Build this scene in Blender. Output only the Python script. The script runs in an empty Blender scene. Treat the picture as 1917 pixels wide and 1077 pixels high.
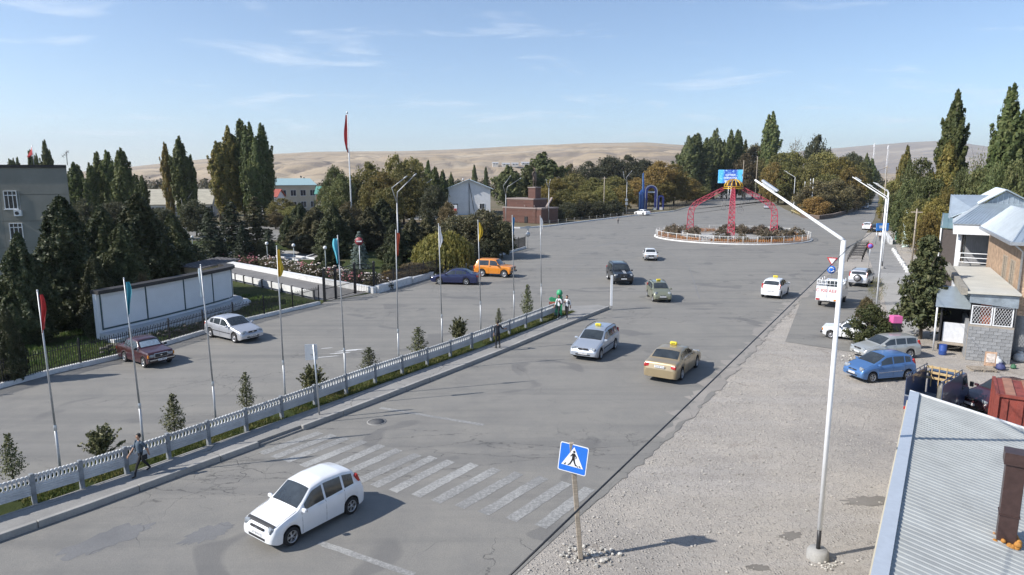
import bpy, bmesh, math, random
from mathutils import Vector, Matrix, noise as mnoise
R = math.radians
scene = bpy.context.scene
col = scene.collection
random.seed(7)

# ------------------------------------------------------------------ camera
CAM_H, FPX, PITCH = 10.5, 1236.0, R(9.5)
W0, H0 = 1917.0, 1077.0
cd = bpy.data.cameras.new('camera'); cam = bpy.data.objects.new('camera', cd); col.objects.link(cam)
cam.location = (0, 0, CAM_H); cam.rotation_euler = (R(90) - PITCH, 0, 0)
cd.sensor_fit = 'HORIZONTAL'; cd.sensor_width = 36.0; cd.lens = 36.0 * FPX / W0
cd.clip_start = 0.1; cd.clip_end = 30000
scene.camera = cam

# ------------------------------------------------------------------ sky and sun
SUN_EL = R(39.0)
SUN_XY = Vector((-0.961, -0.275)).normalized()          # towards the sun, on the ground
world = bpy.data.worlds.new('World'); scene.world = world; world.use_nodes = True
wn, wl = world.node_tree.nodes, world.node_tree.links
wn.clear()
w_out = wn.new('ShaderNodeOutputWorld'); w_bg = wn.new('ShaderNodeBackground'); w_sky = wn.new('ShaderNodeTexSky')
w_sky.sky_type = 'NISHITA'; w_sky.sun_disc = False; w_sky.sun_elevation = SUN_EL
w_sky.sun_rotation = math.atan2(SUN_XY.x, SUN_XY.y)
w_sky.altitude = 1350; w_sky.air_density = 1.0; w_sky.dust_density = 0.8; w_sky.ozone_density = 2.5
# thin wisps of cloud: noise over the dome, projected on a flat layer high above
w_tc = wn.new('ShaderNodeTexCoord'); w_sep = wn.new('ShaderNodeSeparateXYZ')
wl.new(w_tc.outputs['Generated'], w_sep.inputs[0])
w_zz = wn.new('ShaderNodeMath'); w_zz.operation = 'MAXIMUM'; w_zz.inputs[1].default_value = 0.03
wl.new(w_sep.outputs['Z'], w_zz.inputs[0])
w_zp = wn.new('ShaderNodeMath'); w_zp.operation = 'ADD'; w_zp.inputs[1].default_value = 0.06
wl.new(w_zz.outputs[0], w_zp.inputs[0])
w_div = wn.new('ShaderNodeVectorMath'); w_div.operation = 'DIVIDE'
w_cmb = wn.new('ShaderNodeCombineXYZ')
for k in range(3): wl.new(w_zp.outputs[0], w_cmb.inputs[k])
wl.new(w_tc.outputs['Generated'], w_div.inputs[0]); wl.new(w_cmb.outputs[0], w_div.inputs[1])
w_map = wn.new('ShaderNodeMapping'); w_map.inputs['Location'].default_value = (1.35, 4.4, 0); w_map.inputs['Scale'].default_value = (0.9, 1.2, 0); w_map.inputs['Rotation'].default_value = (0, 0, 0.3)
wl.new(w_div.outputs[0], w_map.inputs['Vector'])
w_n = wn.new('ShaderNodeTexNoise'); w_n.inputs['Scale'].default_value = 1.1; w_n.inputs['Detail'].default_value = 9; w_n.inputs['Roughness'].default_value = 0.62; w_n.inputs['Distortion'].default_value = 0.5
wl.new(w_map.outputs[0], w_n.inputs['Vector'])
w_r = wn.new('ShaderNodeMapRange'); w_r.inputs['From Min'].default_value = 0.55; w_r.inputs['From Max'].default_value = 0.78; w_r.inputs['To Max'].default_value = 0.6
wl.new(w_n.outputs['Fac'], w_r.inputs['Value'])
w_mix = wn.new('ShaderNodeMix'); w_mix.data_type = 'RGBA'
wl.new(w_r.outputs[0], w_mix.inputs['Factor']); wl.new(w_sky.outputs[0], w_mix.inputs['A'])
w_mix.inputs['B'].default_value = (6.5, 6.9, 7.4, 1)
wl.new(w_mix.outputs['Result'], w_bg.inputs['Color'])
w_bg.inputs['Strength'].default_value = 0.135
wl.new(w_bg.outputs[0], w_out.inputs['Surface'])
sd = bpy.data.lights.new('sun', 'SUN'); sun = bpy.data.objects.new('sun', sd); col.objects.link(sun)
sd.energy = 5.0; sd.angle = R(0.53); sd.color = (1.0, 0.955, 0.89)
sdir = Vector((SUN_XY.x * math.cos(SUN_EL), SUN_XY.y * math.cos(SUN_EL), math.sin(SUN_EL)))
sun.rotation_euler = sdir.to_track_quat('Z', 'Y').to_euler(); sun.location = sdir * 200

# ------------------------------------------------------------------ exposure and renderer
scene.view_settings.view_transform = 'Standard'; scene.view_settings.look = 'None'
scene.view_settings.exposure = 0.38; scene.view_settings.gamma = 1.0; scene.view_settings.use_curve_mapping = False
scene.render.engine = 'CYCLES'
scene.cycles.use_denoising = True
scene.cycles.max_bounces = 6; scene.cycles.diffuse_bounces = 3; scene.cycles.glossy_bounces = 3
scene.cycles.transparent_max_bounces = 8; scene.cycles.transmission_bounces = 4; scene.cycles.volume_bounces = 0
scene.cycles.sample_clamp_indirect = 6.0

# ------------------------------------------------------------------ photo pixel -> place
def P(px, py, z=0.0):
    x = px - W0 / 2; y = py - H0 / 2
    d = y * math.cos(PITCH) + FPX * math.sin(PITCH); g = FPX * math.cos(PITCH) - y * math.sin(PITCH)
    s = (CAM_H - z) / d
    return Vector((x * s, g * s, z))
def A(px, py, Y):
    x = px - W0 / 2; y = py - H0 / 2
    d = y * math.cos(PITCH) + FPX * math.sin(PITCH); g = FPX * math.cos(PITCH) - y * math.sin(PITCH)
    s = Y / g
    return Vector((x * s, Y, CAM_H - d * s))
def topz(Y, py): return A(958, py, Y).z
RD = Vector((0.55, 0.835, 0)).normalized()               # along the main road, away from the camera
RN = Vector((RD.y, -RD.x, 0))                            # across it, to the right
UP = Vector((0, 0, 1))

# ------------------------------------------------------------------ materials
MATS = {}
def _mat(name):
    m = bpy.data.materials.new(name); m.use_nodes = True
    nt = m.node_tree; b = nt.nodes['Principled BSDF']
    return m, nt, b
def mat(name, c, rough=0.6, metal=0.0, spec=0.5, var=0.12, scale=6.0, bump=0.0, bscale=40.0, coat=0.0, c2=None, emit=0.0, detail=6.0, stretch=None, objrand=0.0):
    """principled surface whose colour drifts between c*(1-var) (or c2) and c*(1+var) with noise in object space"""
    if name in MATS: return MATS[name]
    m, nt, b = _mat(name); N, L = nt.nodes, nt.links
    tc = N.new('ShaderNodeTexCoord'); vec = tc.outputs['Object']
    if stretch:
        mp = N.new('ShaderNodeMapping'); mp.inputs['Scale'].default_value = stretch; L.new(vec, mp.inputs['Vector']); vec = mp.outputs[0]
    nz = N.new('ShaderNodeTexNoise'); nz.inputs['Scale'].default_value = scale; nz.inputs['Detail'].default_value = detail; nz.inputs['Roughness'].default_value = 0.65
    L.new(vec, nz.inputs['Vector'])
    rp = N.new('ShaderNodeValToRGB'); rp.color_ramp.elements[0].position = 0.3; rp.color_ramp.elements[1].position = 0.7
    lo = tuple(max(0, v * (1 - var)) for v in c) if c2 is None else c2
    hi = tuple(min(1, v * (1 + var)) for v in c)
    rp.color_ramp.elements[0].color = (*lo, 1); rp.color_ramp.elements[1].color = (*hi, 1)
    L.new(nz.outputs['Fac'], rp.inputs[0])
    out = rp.outputs[0]
    if objrand:
        oi = N.new('ShaderNodeObjectInfo'); hs = N.new('ShaderNodeHueSaturation')
        mr = N.new('ShaderNodeMapRange'); mr.inputs['To Min'].default_value = 1 - objrand; mr.inputs['To Max'].default_value = 1 + objrand
        L.new(oi.outputs['Random'], mr.inputs['Value']); L.new(mr.outputs[0], hs.inputs['Value']); L.new(out, hs.inputs['Color']); out = hs.outputs[0]
    L.new(out, b.inputs['Base Color'])
    b.inputs['Roughness'].default_value = rough; b.inputs['Metallic'].default_value = metal
    b.inputs['Specular IOR Level'].default_value = spec
    if coat: b.inputs['Coat Weight'].default_value = coat; b.inputs['Coat Roughness'].default_value = 0.06
    if emit:
        L.new(rp.outputs[0], b.inputs['Emission Color']); b.inputs['Emission Strength'].default_value = emit
    if bump:
        n2 = N.new('ShaderNodeTexNoise'); n2.inputs['Scale'].default_value = bscale; n2.inputs['Detail'].default_value = 5
        L.new(vec, n2.inputs['Vector'])
        bp = N.new('ShaderNodeBump'); bp.inputs['Strength'].default_value = bump; bp.inputs['Distance'].default_value = 0.02
        L.new(n2.outputs['Fac'], bp.inputs['Height']); L.new(bp.outputs[0], b.inputs['Normal'])
    MATS[name] = m
    return m
def leafmat(name, c1, c2, c3=None, trans=0.38, hue=0.014, val=0.25, scale=0.9):
    """foliage: colour drifts from clump to clump and from tree to tree; lets some light through"""
    if name in MATS: return MATS[name]
    m, nt, b = _mat(name); N, L = nt.nodes, nt.links
    ge = N.new('ShaderNodeNewGeometry'); oi = N.new('ShaderNodeObjectInfo')
    nz = N.new('ShaderNodeTexNoise'); nz.inputs['Scale'].default_value = scale; nz.inputs['Detail'].default_value = 4; nz.inputs['Roughness'].default_value = 0.7
    L.new(ge.outputs['Position'], nz.inputs['Vector'])
    ad = N.new('ShaderNodeMath'); ad.operation = 'MULTIPLY_ADD'; ad.inputs[1].default_value = 0.35; 
    L.new(ge.outputs['Random Per Island'], ad.inputs[0]); 
    ad2 = N.new('ShaderNodeMath'); ad2.operation = 'SUBTRACT'; ad2.inputs[1].default_value = 0.175
    L.new(nz.outputs['Fac'], ad2.inputs[0]); L.new(ad2.outputs[0], ad.inputs[2])
    rp = N.new('ShaderNodeValToRGB'); el = rp.color_ramp.elements
    el[0].position = 0.25; el[0].color = (*c1, 1); el[1].position = 0.75; el[1].color = (*(c3 or c2), 1)
    e = el.new(0.52); e.color = (*c2, 1)
    L.new(ad.outputs[0], rp.inputs[0])
    hs = N.new('ShaderNodeHueSaturation')
    mh = N.new('ShaderNodeMapRange'); mh.inputs['To Min'].default_value = 0.5 - hue; mh.inputs['To Max'].default_value = 0.5 + hue
    mv = N.new('ShaderNodeMapRange'); mv.inputs['To Min'].default_value = 1 - val; mv.inputs['To Max'].default_value = 1 + val
    L.new(oi.outputs['Random'], mh.inputs['Value']); L.new(mh.outputs[0], hs.inputs['Hue'])
    sc = N.new('ShaderNodeMath'); sc.operation = 'FRACT'; sm = N.new('ShaderNodeMath'); sm.operation = 'MULTIPLY'; sm.inputs[1].default_value = 7.31
    L.new(oi.outputs['Random'], sm.inputs[0]); L.new(sm.outputs[0], sc.inputs[0]); L.new(sc.outputs[0], mv.inputs['Value']); L.new(mv.outputs[0], hs.inputs['Value'])
    L.new(rp.outputs[0], hs.inputs['Color'])
    b.inputs['Roughness'].default_value = 0.55; b.inputs['Specular IOR Level'].default_value = 0.25
    L.new(hs.outputs[0], b.inputs['Base Color'])
    tr = N.new('ShaderNodeBsdfTranslucent'); L.new(hs.outputs[0], tr.inputs['Color'])
    mx = N.new('ShaderNodeMixShader'); mx.inputs[0].default_value = trans
    L.new(b.outputs[0], mx.inputs[1]); L.new(tr.outputs[0], mx.inputs[2])
    L.new(mx.outputs[0], N['Material Output'].inputs['Surface'])
    MATS[name] = m
    return m

# ------------------------------------------------------------------ mesh helpers
def tag(o, label=None, cat=None, group=None, kind=None):
    if label: o['label'] = label
    if cat: o['category'] = cat
    if group: o['group'] = group
    if kind: o['kind'] = kind
    return o
def empty(name, loc=(0, 0, 0), rz=0.0, parent=None, scale=None):
    o = bpy.data.objects.new(name, None); col.objects.link(o)
    o.location = loc; o.rotation_euler = (0, 0, rz); o.empty_display_size = 0.2
    if scale: o.scale = scale if hasattr(scale, '__len__') else (scale,) * 3
    if parent: o.parent = parent
    return o
def link(name, me, mats, parent=None, loc=None, rz=None, smooth=False):
    o = bpy.data.objects.new(name, me); col.objects.link(o)
    if mats is not None:
        if not isinstance(mats, (list, tuple)): mats = [mats]
        if len(me.materials) == 0:
            for m in mats: me.materials.append(m)
    if parent: o.parent = parent
    if loc is not None: o.location = loc
    if rz is not None: o.rotation_euler = (0, 0, rz)
    return o
class MB:
    """gathers faces, then becomes one mesh"""
    def __init__(s): s.v = []; s.f = []; s.mi = []; s.sm = []
    def add(s, vs, fs, mi=0, smooth=False):
        b = len(s.v); s.v.extend([tuple(p) for p in vs])
        for f in fs: s.f.append([b + i for i in f]); s.mi.append(mi); s.sm.append(smooth)
        return s
    def box(s, c, size, rz=0.0, mi=0, tilt=None, taper=1.0):
        x, y, z = size[0] / 2, size[1] / 2, size[2] / 2
        vs = [Vector((sx * x * (taper if sz > 0 else 1), sy * y * (taper if sz > 0 else 1), sz * z)) for sz in (-1, 1) for sx, sy in ((-1, -1), (1, -1), (1, 1), (-1, 1))]
        M = Matrix.Rotation(rz, 4, 'Z')
        if tilt is not None: M = M @ tilt
        vs = [M @ v + Vector(c) for v in vs]
        return s.add(vs, [(3, 2, 1, 0), (4, 5, 6, 7), (0, 1, 5, 4), (1, 2, 6, 5), (2, 3, 7, 6), (3, 0, 4, 7)], mi)
    def tube(s, pts, rad, n=8, mi=0, cap=True, smooth=True):
        pts = [Vector(p) for p in pts]; m = len(pts)
        rs = rad if hasattr(rad, '__len__') else [rad] * m
        vs = []; prev = None
        for i, p in enumerate(pts):
            t = (pts[min(i + 1, m - 1)] - pts[max(i - 1, 0)]).normalized()
            if prev is None:
                a = Vector((0, 0, 1)) if abs(t.z) < 0.9 else Vector((1, 0, 0))
                u = t.cross(a).normalized()
            else:
                u = (prev - t * prev.dot(t)); u = u.normalized() if u.length > 1e-6 else t.orthogonal().normalized()
            prev = u; w = t.cross(u)
            for k in range(n):
                an = 2 * math.pi * k / n; vs.append(p + (u * math.cos(an) + w * math.sin(an)) * rs[i])
        fs = [(i * n + k, i * n + (k + 1) % n, (i + 1) * n + (k + 1) % n, (i + 1) * n + k) for i in range(m - 1) for k in range(n)]
        s.add(vs, fs, mi, smooth)
        if cap:
            b = len(s.v) - len(vs)
            s.f.append([b + k for k in range(n)][::-1]); s.mi.append(mi); s.sm.append(False)
            s.f.append([b + (m - 1) * n + k for k in range(n)]); s.mi.append(mi); s.sm.append(False)
        return s
    def lathe(s, prof, n=16, c=(0, 0, 0), mi=0, smooth=True, ax='Z'):
        vs = []
        for r, z in prof:
            for k in range(n):
                an = 2 * math.pi * k / n
                p = (r * math.cos(an), r * math.sin(an), z) if ax == 'Z' else (r * math.cos(an), z, r * math.sin(an))
                vs.append(Vector(p) + Vector(c))
        m = len(prof)
        fs = [(i * n + k, i * n + (k + 1) % n, (i + 1) * n + (k + 1) % n, (i + 1) * n + k) for i in range(m - 1) for k in range(n)]
        if ax != 'Z': fs = [f[::-1] for f in fs]
        return s.add(vs, fs, mi, smooth)
    def prism(s, poly, z0, z1, mi=0):
        n = len(poly); vs = [(p[0], p[1], z0) for p in poly] + [(p[0], p[1], z1) for p in poly]
        return s.add(vs, [tuple(range(n))[::-1], tuple(range(n, 2 * n))] + [(i, (i + 1) % n, n + (i + 1) % n, n + i) for i in range(n)], mi)
    def extr(s, poly3, off, mi=0):
        """flat outline (3D points) given thickness by the vector off"""
        n = len(poly3); off = Vector(off); a = [Vector(p) for p in poly3]
        return s.add(a + [p + off for p in a], [tuple(range(n)), tuple(range(n, 2 * n))[::-1]] + [(i, n + i, n + (i + 1) % n, (i + 1) % n) for i in range(n)], mi)
    def mesh(s, name):
        me = bpy.data.meshes.new(name); me.from_pydata(s.v, [], s.f)
        me.polygons.foreach_set('material_index', s.mi); me.polygons.foreach_set('use_smooth', s.sm); me.update()
        return me
    def build(s, name, mats, parent=None, loc=None, rz=None, recalc=True):
        me = s.mesh(name)
        if recalc:
            bm = bmesh.new(); bm.from_mesh(me); bmesh.ops.recalc_face_normals(bm, faces=bm.faces); bm.to_mesh(me); bm.free()
        return link(name, me, mats, parent, loc, rz)
def bevel(o, w=0.02, seg=2, ang=40):
    m = o.modifiers.new('bevel', 'BEVEL'); m.width = w; m.segments = seg; m.limit_method = 'ANGLE'; m.angle_limit = R(ang)
    return o
def dup(o, parent=None, loc=None, rz=None, scale=None):
    """a thing with its parts and sub-parts, sharing meshes"""
    c = o.copy(); col.objects.link(c)
    if parent is not None: c.parent = parent
    if loc is not None: c.location = loc
    if rz is not None: c.rotation_euler = (0, 0, rz)
    if scale is not None: c.scale = scale if hasattr(scale, '__len__') else (scale,) * 3
    for ch in o.children: dup(ch, c)
    return c
def lerp(a, b, t): return a + (b - a) * t
def along(poly, s):
    """point and direction at arc length s on a polyline of Vectors"""
    for a, b in zip(poly, poly[1:]):
        l = (b - a).length
        if s <= l or b is poly[-1]:
            return a + (b - a) * (s / l), (b - a).normalized()
        s -= l
def plen(poly): return sum((b - a).length for a, b in zip(poly, poly[1:]))
def offset(poly, d):
    """polyline moved sideways (to the left of travel) by d"""
    out = []
    for i, p in enumerate(poly):
        t = (poly[min(i + 1, len(poly) - 1)] - poly[max(i - 1, 0)]); t.z = 0; t.normalize()
        out.append(p + Vector((-t.y, t.x, 0)) * d)
    return out
def hang(a, b, sag, n=14):
    a, b = Vector(a), Vector(b)
    return [a.lerp(b, i / n) - UP * sag * 4 * (i / n) * (1 - i / n) for i in range(n + 1)]
# ================================================================== ground, roads, hills
def node_ground(name, base, build):
    m, nt, b = _mat(name); MATS[name] = m
    build(nt.nodes, nt.links, b); return m
def nz(N, L, vec, scale, detail=6, rough=0.6, dist=0.0):
    n = N.new('ShaderNodeTexNoise'); n.inputs['Scale'].default_value = scale; n.inputs['Detail'].default_value = detail
    n.inputs['Roughness'].default_value = rough; n.inputs['Distortion'].default_value = dist
    L.new(vec, n.inputs['Vector']); return n.outputs['Fac']
def mapr(N, L, v, a, b, c=0.0, d=1.0):
    n = N.new('ShaderNodeMapRange'); L.new(v, n.inputs['Value'])
    for k, x in zip(('From Min', 'From Max', 'To Min', 'To Max'), (a, b, c, d)): n.inputs[k].default_value = x
    return n.outputs[0]
def mixc(N, L, fac, a, b, mode='MIX'):
    n = N.new('ShaderNodeMix'); n.data_type = 'RGBA'; n.blend_type = mode
    if hasattr(fac, 'links'): L.new(fac, n.inputs['Factor'])
    else: n.inputs['Factor'].default_value = fac
    for k, x in (('A', a), ('B', b)):
        if hasattr(x, 'links'): L.new(x, n.inputs[k])
        else: n.inputs[k].default_value = (*x, 1)
    return n.outputs['Result']
def math1(N, L, op, a, b=None):
    n = N.new('ShaderNodeMath'); n.operation = op
    for i, x in enumerate((a, b)):
        if x is None: continue
        if hasattr(x, 'links'): L.new(x, n.inputs[i])
        else: n.inputs[i].default_value = x
    return n.outputs[0]
def mapping(N, L, vec, rot=0.0, scale=(1, 1, 1)):
    n = N.new('ShaderNodeMapping'); n.vector_type = 'TEXTURE' if False else 'POINT'
    n.inputs['Rotation'].default_value = (0, 0, rot); n.inputs['Scale'].default_value = scale
    L.new(vec, n.inputs['Vector']); return n.outputs[0]
def bumpn(N, L, b, h, strength, dist):
    n = N.new('ShaderNodeBump'); n.inputs['Strength'].default_value = strength; n.inputs['Distance'].default_value = dist
    L.new(h, n.inputs['Height']); L.new(n.outputs[0], b.inputs['Normal'])
ROAD_ANG = math.atan2(RD.y, RD.x)
def crack_mask(N, L, vec, scale, warp, width, gate_scale, g0, g1):
    w = N.new('ShaderNodeTexNoise'); w.inputs['Scale'].default_value = scale * 5; w.inputs['Detail'].default_value = 5
    L.new(vec, w.inputs['Vector'])
    ad = N.new('ShaderNodeVectorMath'); ad.operation = 'MULTIPLY_ADD'
    L.new(w.outputs['Color'], ad.inputs[0]); ad.inputs[1].default_value = (warp,) * 3; L.new(vec, ad.inputs[2])
    v = N.new('ShaderNodeTexVoronoi'); v.feature = 'DISTANCE_TO_EDGE'; v.inputs['Scale'].default_value = scale
    L.new(ad.outputs[0], v.inputs['Vector'])
    line = mapr(N, L, v.outputs['Distance'], 0.0, width, 1.0, 0.0)
    gate = mapr(N, L, nz(N, L, vec, gate_scale, 3), g0, g1)
    return math1(N, L, 'MULTIPLY', line, gate)
def asphalt(N, L, b):
    tc = N.new('ShaderNodeTexCoord'); v = tc.outputs['Object']
    base = mixc(N, L, mapr(N, L, nz(N, L, v, 0.09, 5, 0.6), 0.35, 0.65), (0.190, 0.186, 0.176), (0.256, 0.244, 0.222))
    base = mixc(N, L, mapr(N, L, nz(N, L, v, 0.7, 8, 0.7), 0.3, 0.75), base, (0.293, 0.277, 0.245))
    rot = mapping(N, L, v, -ROAD_ANG, (0.05, 0.9, 1))
    track = mapr(N, L, nz(N, L, rot, 1.0, 4, 0.55), 0.48, 0.66)
    base = mixc(N, L, math1(N, L, 'MULTIPLY', track, 0.55), base, (0.158, 0.155, 0.149))
    band = mapr(N, L, nz(N, L, mapping(N, L, v, -ROAD_ANG, (0.03, 0.35, 1)), 1.0, 3, 0.5), 0.5, 0.68)
    base = mixc(N, L, math1(N, L, 'MULTIPLY', band, 0.5), base, (0.270, 0.257, 0.234))
    # repaired and oily patches
    patch = mapr(N, L, nz(N, L, v, 0.23, 2, 0.4, 1.2), 0.63, 0.66)
    base = mixc(N, L, math1(N, L, 'MULTIPLY', patch, 0.5), base, (0.124, 0.123, 0.124))
    grain = nz(N, L, v, 22.0, 4, 0.75)
    base = mixc(N, L, mapr(N, L, grain, 0.3, 0.72, 0.0, 0.8), (0.075, 0.075, 0.077), base) if False else mixc(N, L, mapr(N, L, grain, 0.35, 0.7), mixc(N, L, 0.62, (0.109, 0.106, 0.099), base), base)
    speck = mapr(N, L, nz(N, L, v, 75.0, 2, 0.5), 0.62, 0.75, 0.0, 0.45)
    base = mixc(N, L, speck, base, (0.369, 0.349, 0.307))
    c1 = crack_mask(N, L, v, 0.16, 1.6, 0.0032, 0.11, 0.5, 0.6)
    c2 = crack_mask(N, L, v, 0.9, 0.5, 0.016, 0.11, 0.56, 0.64)
    c3 = crack_mask(N, L, mapping(N, L, v, -ROAD_ANG, (0.35, 1.4, 1)), 0.5, 0.8, 0.009, 0.08, 0.5, 0.6)
    ck = math1(N, L, 'MAXIMUM', math1(N, L, 'MAXIMUM', c1, math1(N, L, 'MULTIPLY', c2, 0.7)), math1(N, L, 'MULTIPLY', c3, 0.8))
    base = mixc(N, L, math1(N, L, 'MULTIPLY', ck, 0.8), base, (0.035, 0.035, 0.036))
    L.new(base, b.inputs['Base Color']); b.inputs['Roughness'].default_value = 0.82; b.inputs['Specular IOR Level'].default_value = 0.35
    h = math1(N, L, 'SUBTRACT', math1(N, L, 'ADD', nz(N, L, v, 30.0, 4, 0.8), math1(N, L, 'MULTIPLY', nz(N, L, v, 1.2, 4), 1.5)), ck)
    bumpn(N, L, b, h, 0.7, 0.02)
def gravel(N, L, b):
    tc = N.new('ShaderNodeTexCoord'); v = tc.outputs['Object']
    base = mixc(N, L, mapr(N, L, nz(N, L, v, 0.22, 6, 0.62), 0.36, 0.62), (0.344, 0.318, 0.286), (0.486, 0.440, 0.382))
    base = mixc(N, L, mapr(N, L, nz(N, L, v, 0.6, 8, 0.7, 0.4), 0.55, 0.72, 0, 0.7), base, (0.588, 0.528, 0.452))
    rut = mapr(N, L, nz(N, L, mapping(N, L, v, -ROAD_ANG, (0.07, 0.8, 1)), 1.0, 4, 0.6), 0.5, 0.64, 0, 0.6)
    base = mixc(N, L, rut, base, (0.485, 0.450, 0.413))
    dirt = mapr(N, L, nz(N, L, v, 0.33, 5, 0.6, 0.8), 0.62, 0.72, 0, 0.75)
    base = mixc(N, L, dirt, base, (0.217, 0.178, 0.140))
    vo = N.new('ShaderNodeTexVoronoi'); vo.inputs['Scale'].default_value = 13.0; L.new(v, vo.inputs['Vector'])
    sv = N.new('ShaderNodeSeparateColor'); L.new(vo.outputs['Color'], sv.inputs[0])
    peb = math1(N, L, 'MULTIPLY', mapr(N, L, vo.outputs['Distance'], 0.25, 0.5, 1, 0), mapr(N, L, sv.outputs[0], 0.55, 0.95))
    base = mixc(N, L, math1(N, L, 'MULTIPLY', peb, 0.75), base, (0.575, 0.534, 0.484))
    peb2 = math1(N, L, 'MULTIPLY', mapr(N, L, vo.outputs['Distance'], 0.25, 0.5, 1, 0), mapr(N, L, sv.outputs[1], 0.72, 0.97))
    base = mixc(N, L, math1(N, L, 'MULTIPLY', peb2, 0.6), base, (0.128, 0.121, 0.116))
    vs = N.new('ShaderNodeTexVoronoi'); vs.inputs['Scale'].default_value = 38.0; L.new(v, vs.inputs['Vector'])
    s2 = N.new('ShaderNodeSeparateColor'); L.new(vs.outputs['Color'], s2.inputs[0])
    base = mixc(N, L, mapr(N, L, s2.outputs[0], 0.2, 1.0, 0.0, 0.45), base, (0.167, 0.152, 0.140))
    base = mixc(N, L, mapr(N, L, s2.outputs[1], 0.5, 1.0, 0.0, 0.4), base, (0.536, 0.496, 0.445))
    L.new(base, b.inputs['Base Color']); b.inputs['Roughness'].default_value = 0.9; b.inputs['Specular IOR Level'].default_value = 0.2
    h = math1(N, L, 'ADD', math1(N, L, 'MULTIPLY', peb, 1.2), math1(N, L, 'ADD', nz(N, L, v, 26.0, 5, 0.8), math1(N, L, 'MULTIPLY', nz(N, L, v, 0.9, 3), 2.0)))
    bumpn(N, L, b, h, 0.9, 0.05)
def lawn(N, L, b):
    tc = N.new('ShaderNodeTexCoord'); v = tc.outputs['Object']
    base = mixc(N, L, mapr(N, L, nz(N, L, v, 0.35, 6, 0.65), 0.35, 0.65), (0.045, 0.068, 0.02), (0.10, 0.115, 0.042))
    base = mixc(N, L, mapr(N, L, nz(N, L, v, 0.16, 4, 0.6, 0.5), 0.55, 0.7, 0, 0.85), base, (0.20, 0.165, 0.105))
    g = nz(N, L, v, 14.0, 5, 0.8)
    base = mixc(N, L, mapr(N, L, g, 0.3, 0.7, 0.6, 0), base, (0.025, 0.035, 0.012))
    L.new(base, b.inputs['Base Color']); b.inputs['Roughness'].default_value = 0.9; b.inputs['Specular IOR Level'].default_value = 0.1
    bumpn(N, L, b, g, 1.0, 0.12)
def dryland(N, L, b):
    tc = N.new('ShaderNodeTexCoord'); v = tc.outputs['Object']
    base = mixc(N, L, mapr(N, L, nz(N, L, v, 0.02, 6, 0.65), 0.38, 0.62), (0.16, 0.13, 0.09), (0.10, 0.10, 0.055))
    base = mixc(N, L, mapr(N, L, nz(N, L, v, 0.4, 6, 0.7), 0.3, 0.75, 0, 0.6), base, (0.22, 0.18, 0.13))
    L.new(base, b.inputs['Base Color']); b.inputs['Roughness'].default_value = 0.95; b.inputs['Specular IOR Level'].default_value = 0.1
def steppe(N, L, b):
    tc = N.new('ShaderNodeTexCoord'); v = tc.outputs['Object']
    base = mixc(N, L, mapr(N, L, nz(N, L, v, 0.0022, 7, 0.6, 0.6), 0.38, 0.62), (0.34, 0.262, 0.175), (0.46, 0.37, 0.26))
    base = mixc(N, L, mapr(N, L, nz(N, L, mapping(N, L, v, 0.25, (0.25, 1, 1)), 0.008, 6, 0.65, 0.8), 0.46, 0.6, 0, 0.75), base, (0.225, 0.19, 0.16))
    base = mixc(N, L, mapr(N, L, nz(N, L, mapping(N, L, v, 0.1, (0.3, 1, 1)), 0.004, 5, 0.7, 0.5), 0.55, 0.62, 0, 0.6), base, (0.50, 0.43, 0.33))
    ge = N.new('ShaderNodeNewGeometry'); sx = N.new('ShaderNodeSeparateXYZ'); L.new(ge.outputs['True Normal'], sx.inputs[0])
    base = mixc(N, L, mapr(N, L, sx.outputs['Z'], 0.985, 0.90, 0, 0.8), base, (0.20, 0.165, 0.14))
    base = mixc(N, L, mapr(N, L, nz(N, L, v, 0.03, 4, 0.7), 0.58, 0.68, 0, 0.6), base, (0.15, 0.135, 0.10))
    base = mixc(N, L, mapr(N, L, nz(N, L, mapping(N, L, v, -0.2, (0.5, 1, 1)), 0.013, 6, 0.72, 1.2), 0.56, 0.6, 0, 0.5), base, (0.18, 0.15, 0.13))
    L.new(base, b.inputs['Base Color']); b.inputs['Roughness'].default_value = 0.95; b.inputs['Specular IOR Level'].default_value = 0.05
def concrete(c0, c1, crack=True):
    def f(N, L, b):
        tc = N.new('ShaderNodeTexCoord'); v = tc.outputs['Object']
        base = mixc(N, L, mapr(N, L, nz(N, L, v, 0.6, 8, 0.7), 0.32, 0.68), c0, c1)
        base = mixc(N, L, mapr(N, L, nz(N, L, v, 18, 4, 0.7), 0.35, 0.75, 0.35, 0), base, tuple(x * 0.55 for x in c0))
        if crack:
            ck = crack_mask(N, L, v, 0.45, 0.5, 0.012, 0.3, 0.5, 0.58)
            base = mixc(N, L, math1(N, L, 'MULTIPLY', ck, 0.8), base, (0.05, 0.05, 0.05))
        L.new(base, b.inputs['Base Color']); b.inputs['Roughness'].default_value = 0.88; b.inputs['Specular IOR Level'].default_value = 0.25
        bumpn(N, L, b, nz(N, L, v, 25, 5, 0.8), 0.5, 0.015)
    return f
M_ASPHALT = node_ground('asphalt', None, asphalt)
M_GRAVEL = node_ground('gravel', None, gravel)
M_LAWN = node_ground('lawn', None, lawn)
M_DRY = node_ground('dry_ground', None, dryland)
M_STEPPE = node_ground('steppe', None, steppe)
M_CONC = node_ground('concrete', None, concrete((0.32, 0.312, 0.295), (0.45, 0.437, 0.41)))
M_WALK = node_ground('pavement_concrete', None, concrete((0.25, 0.245, 0.235), (0.35, 0.34, 0.322)))
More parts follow.
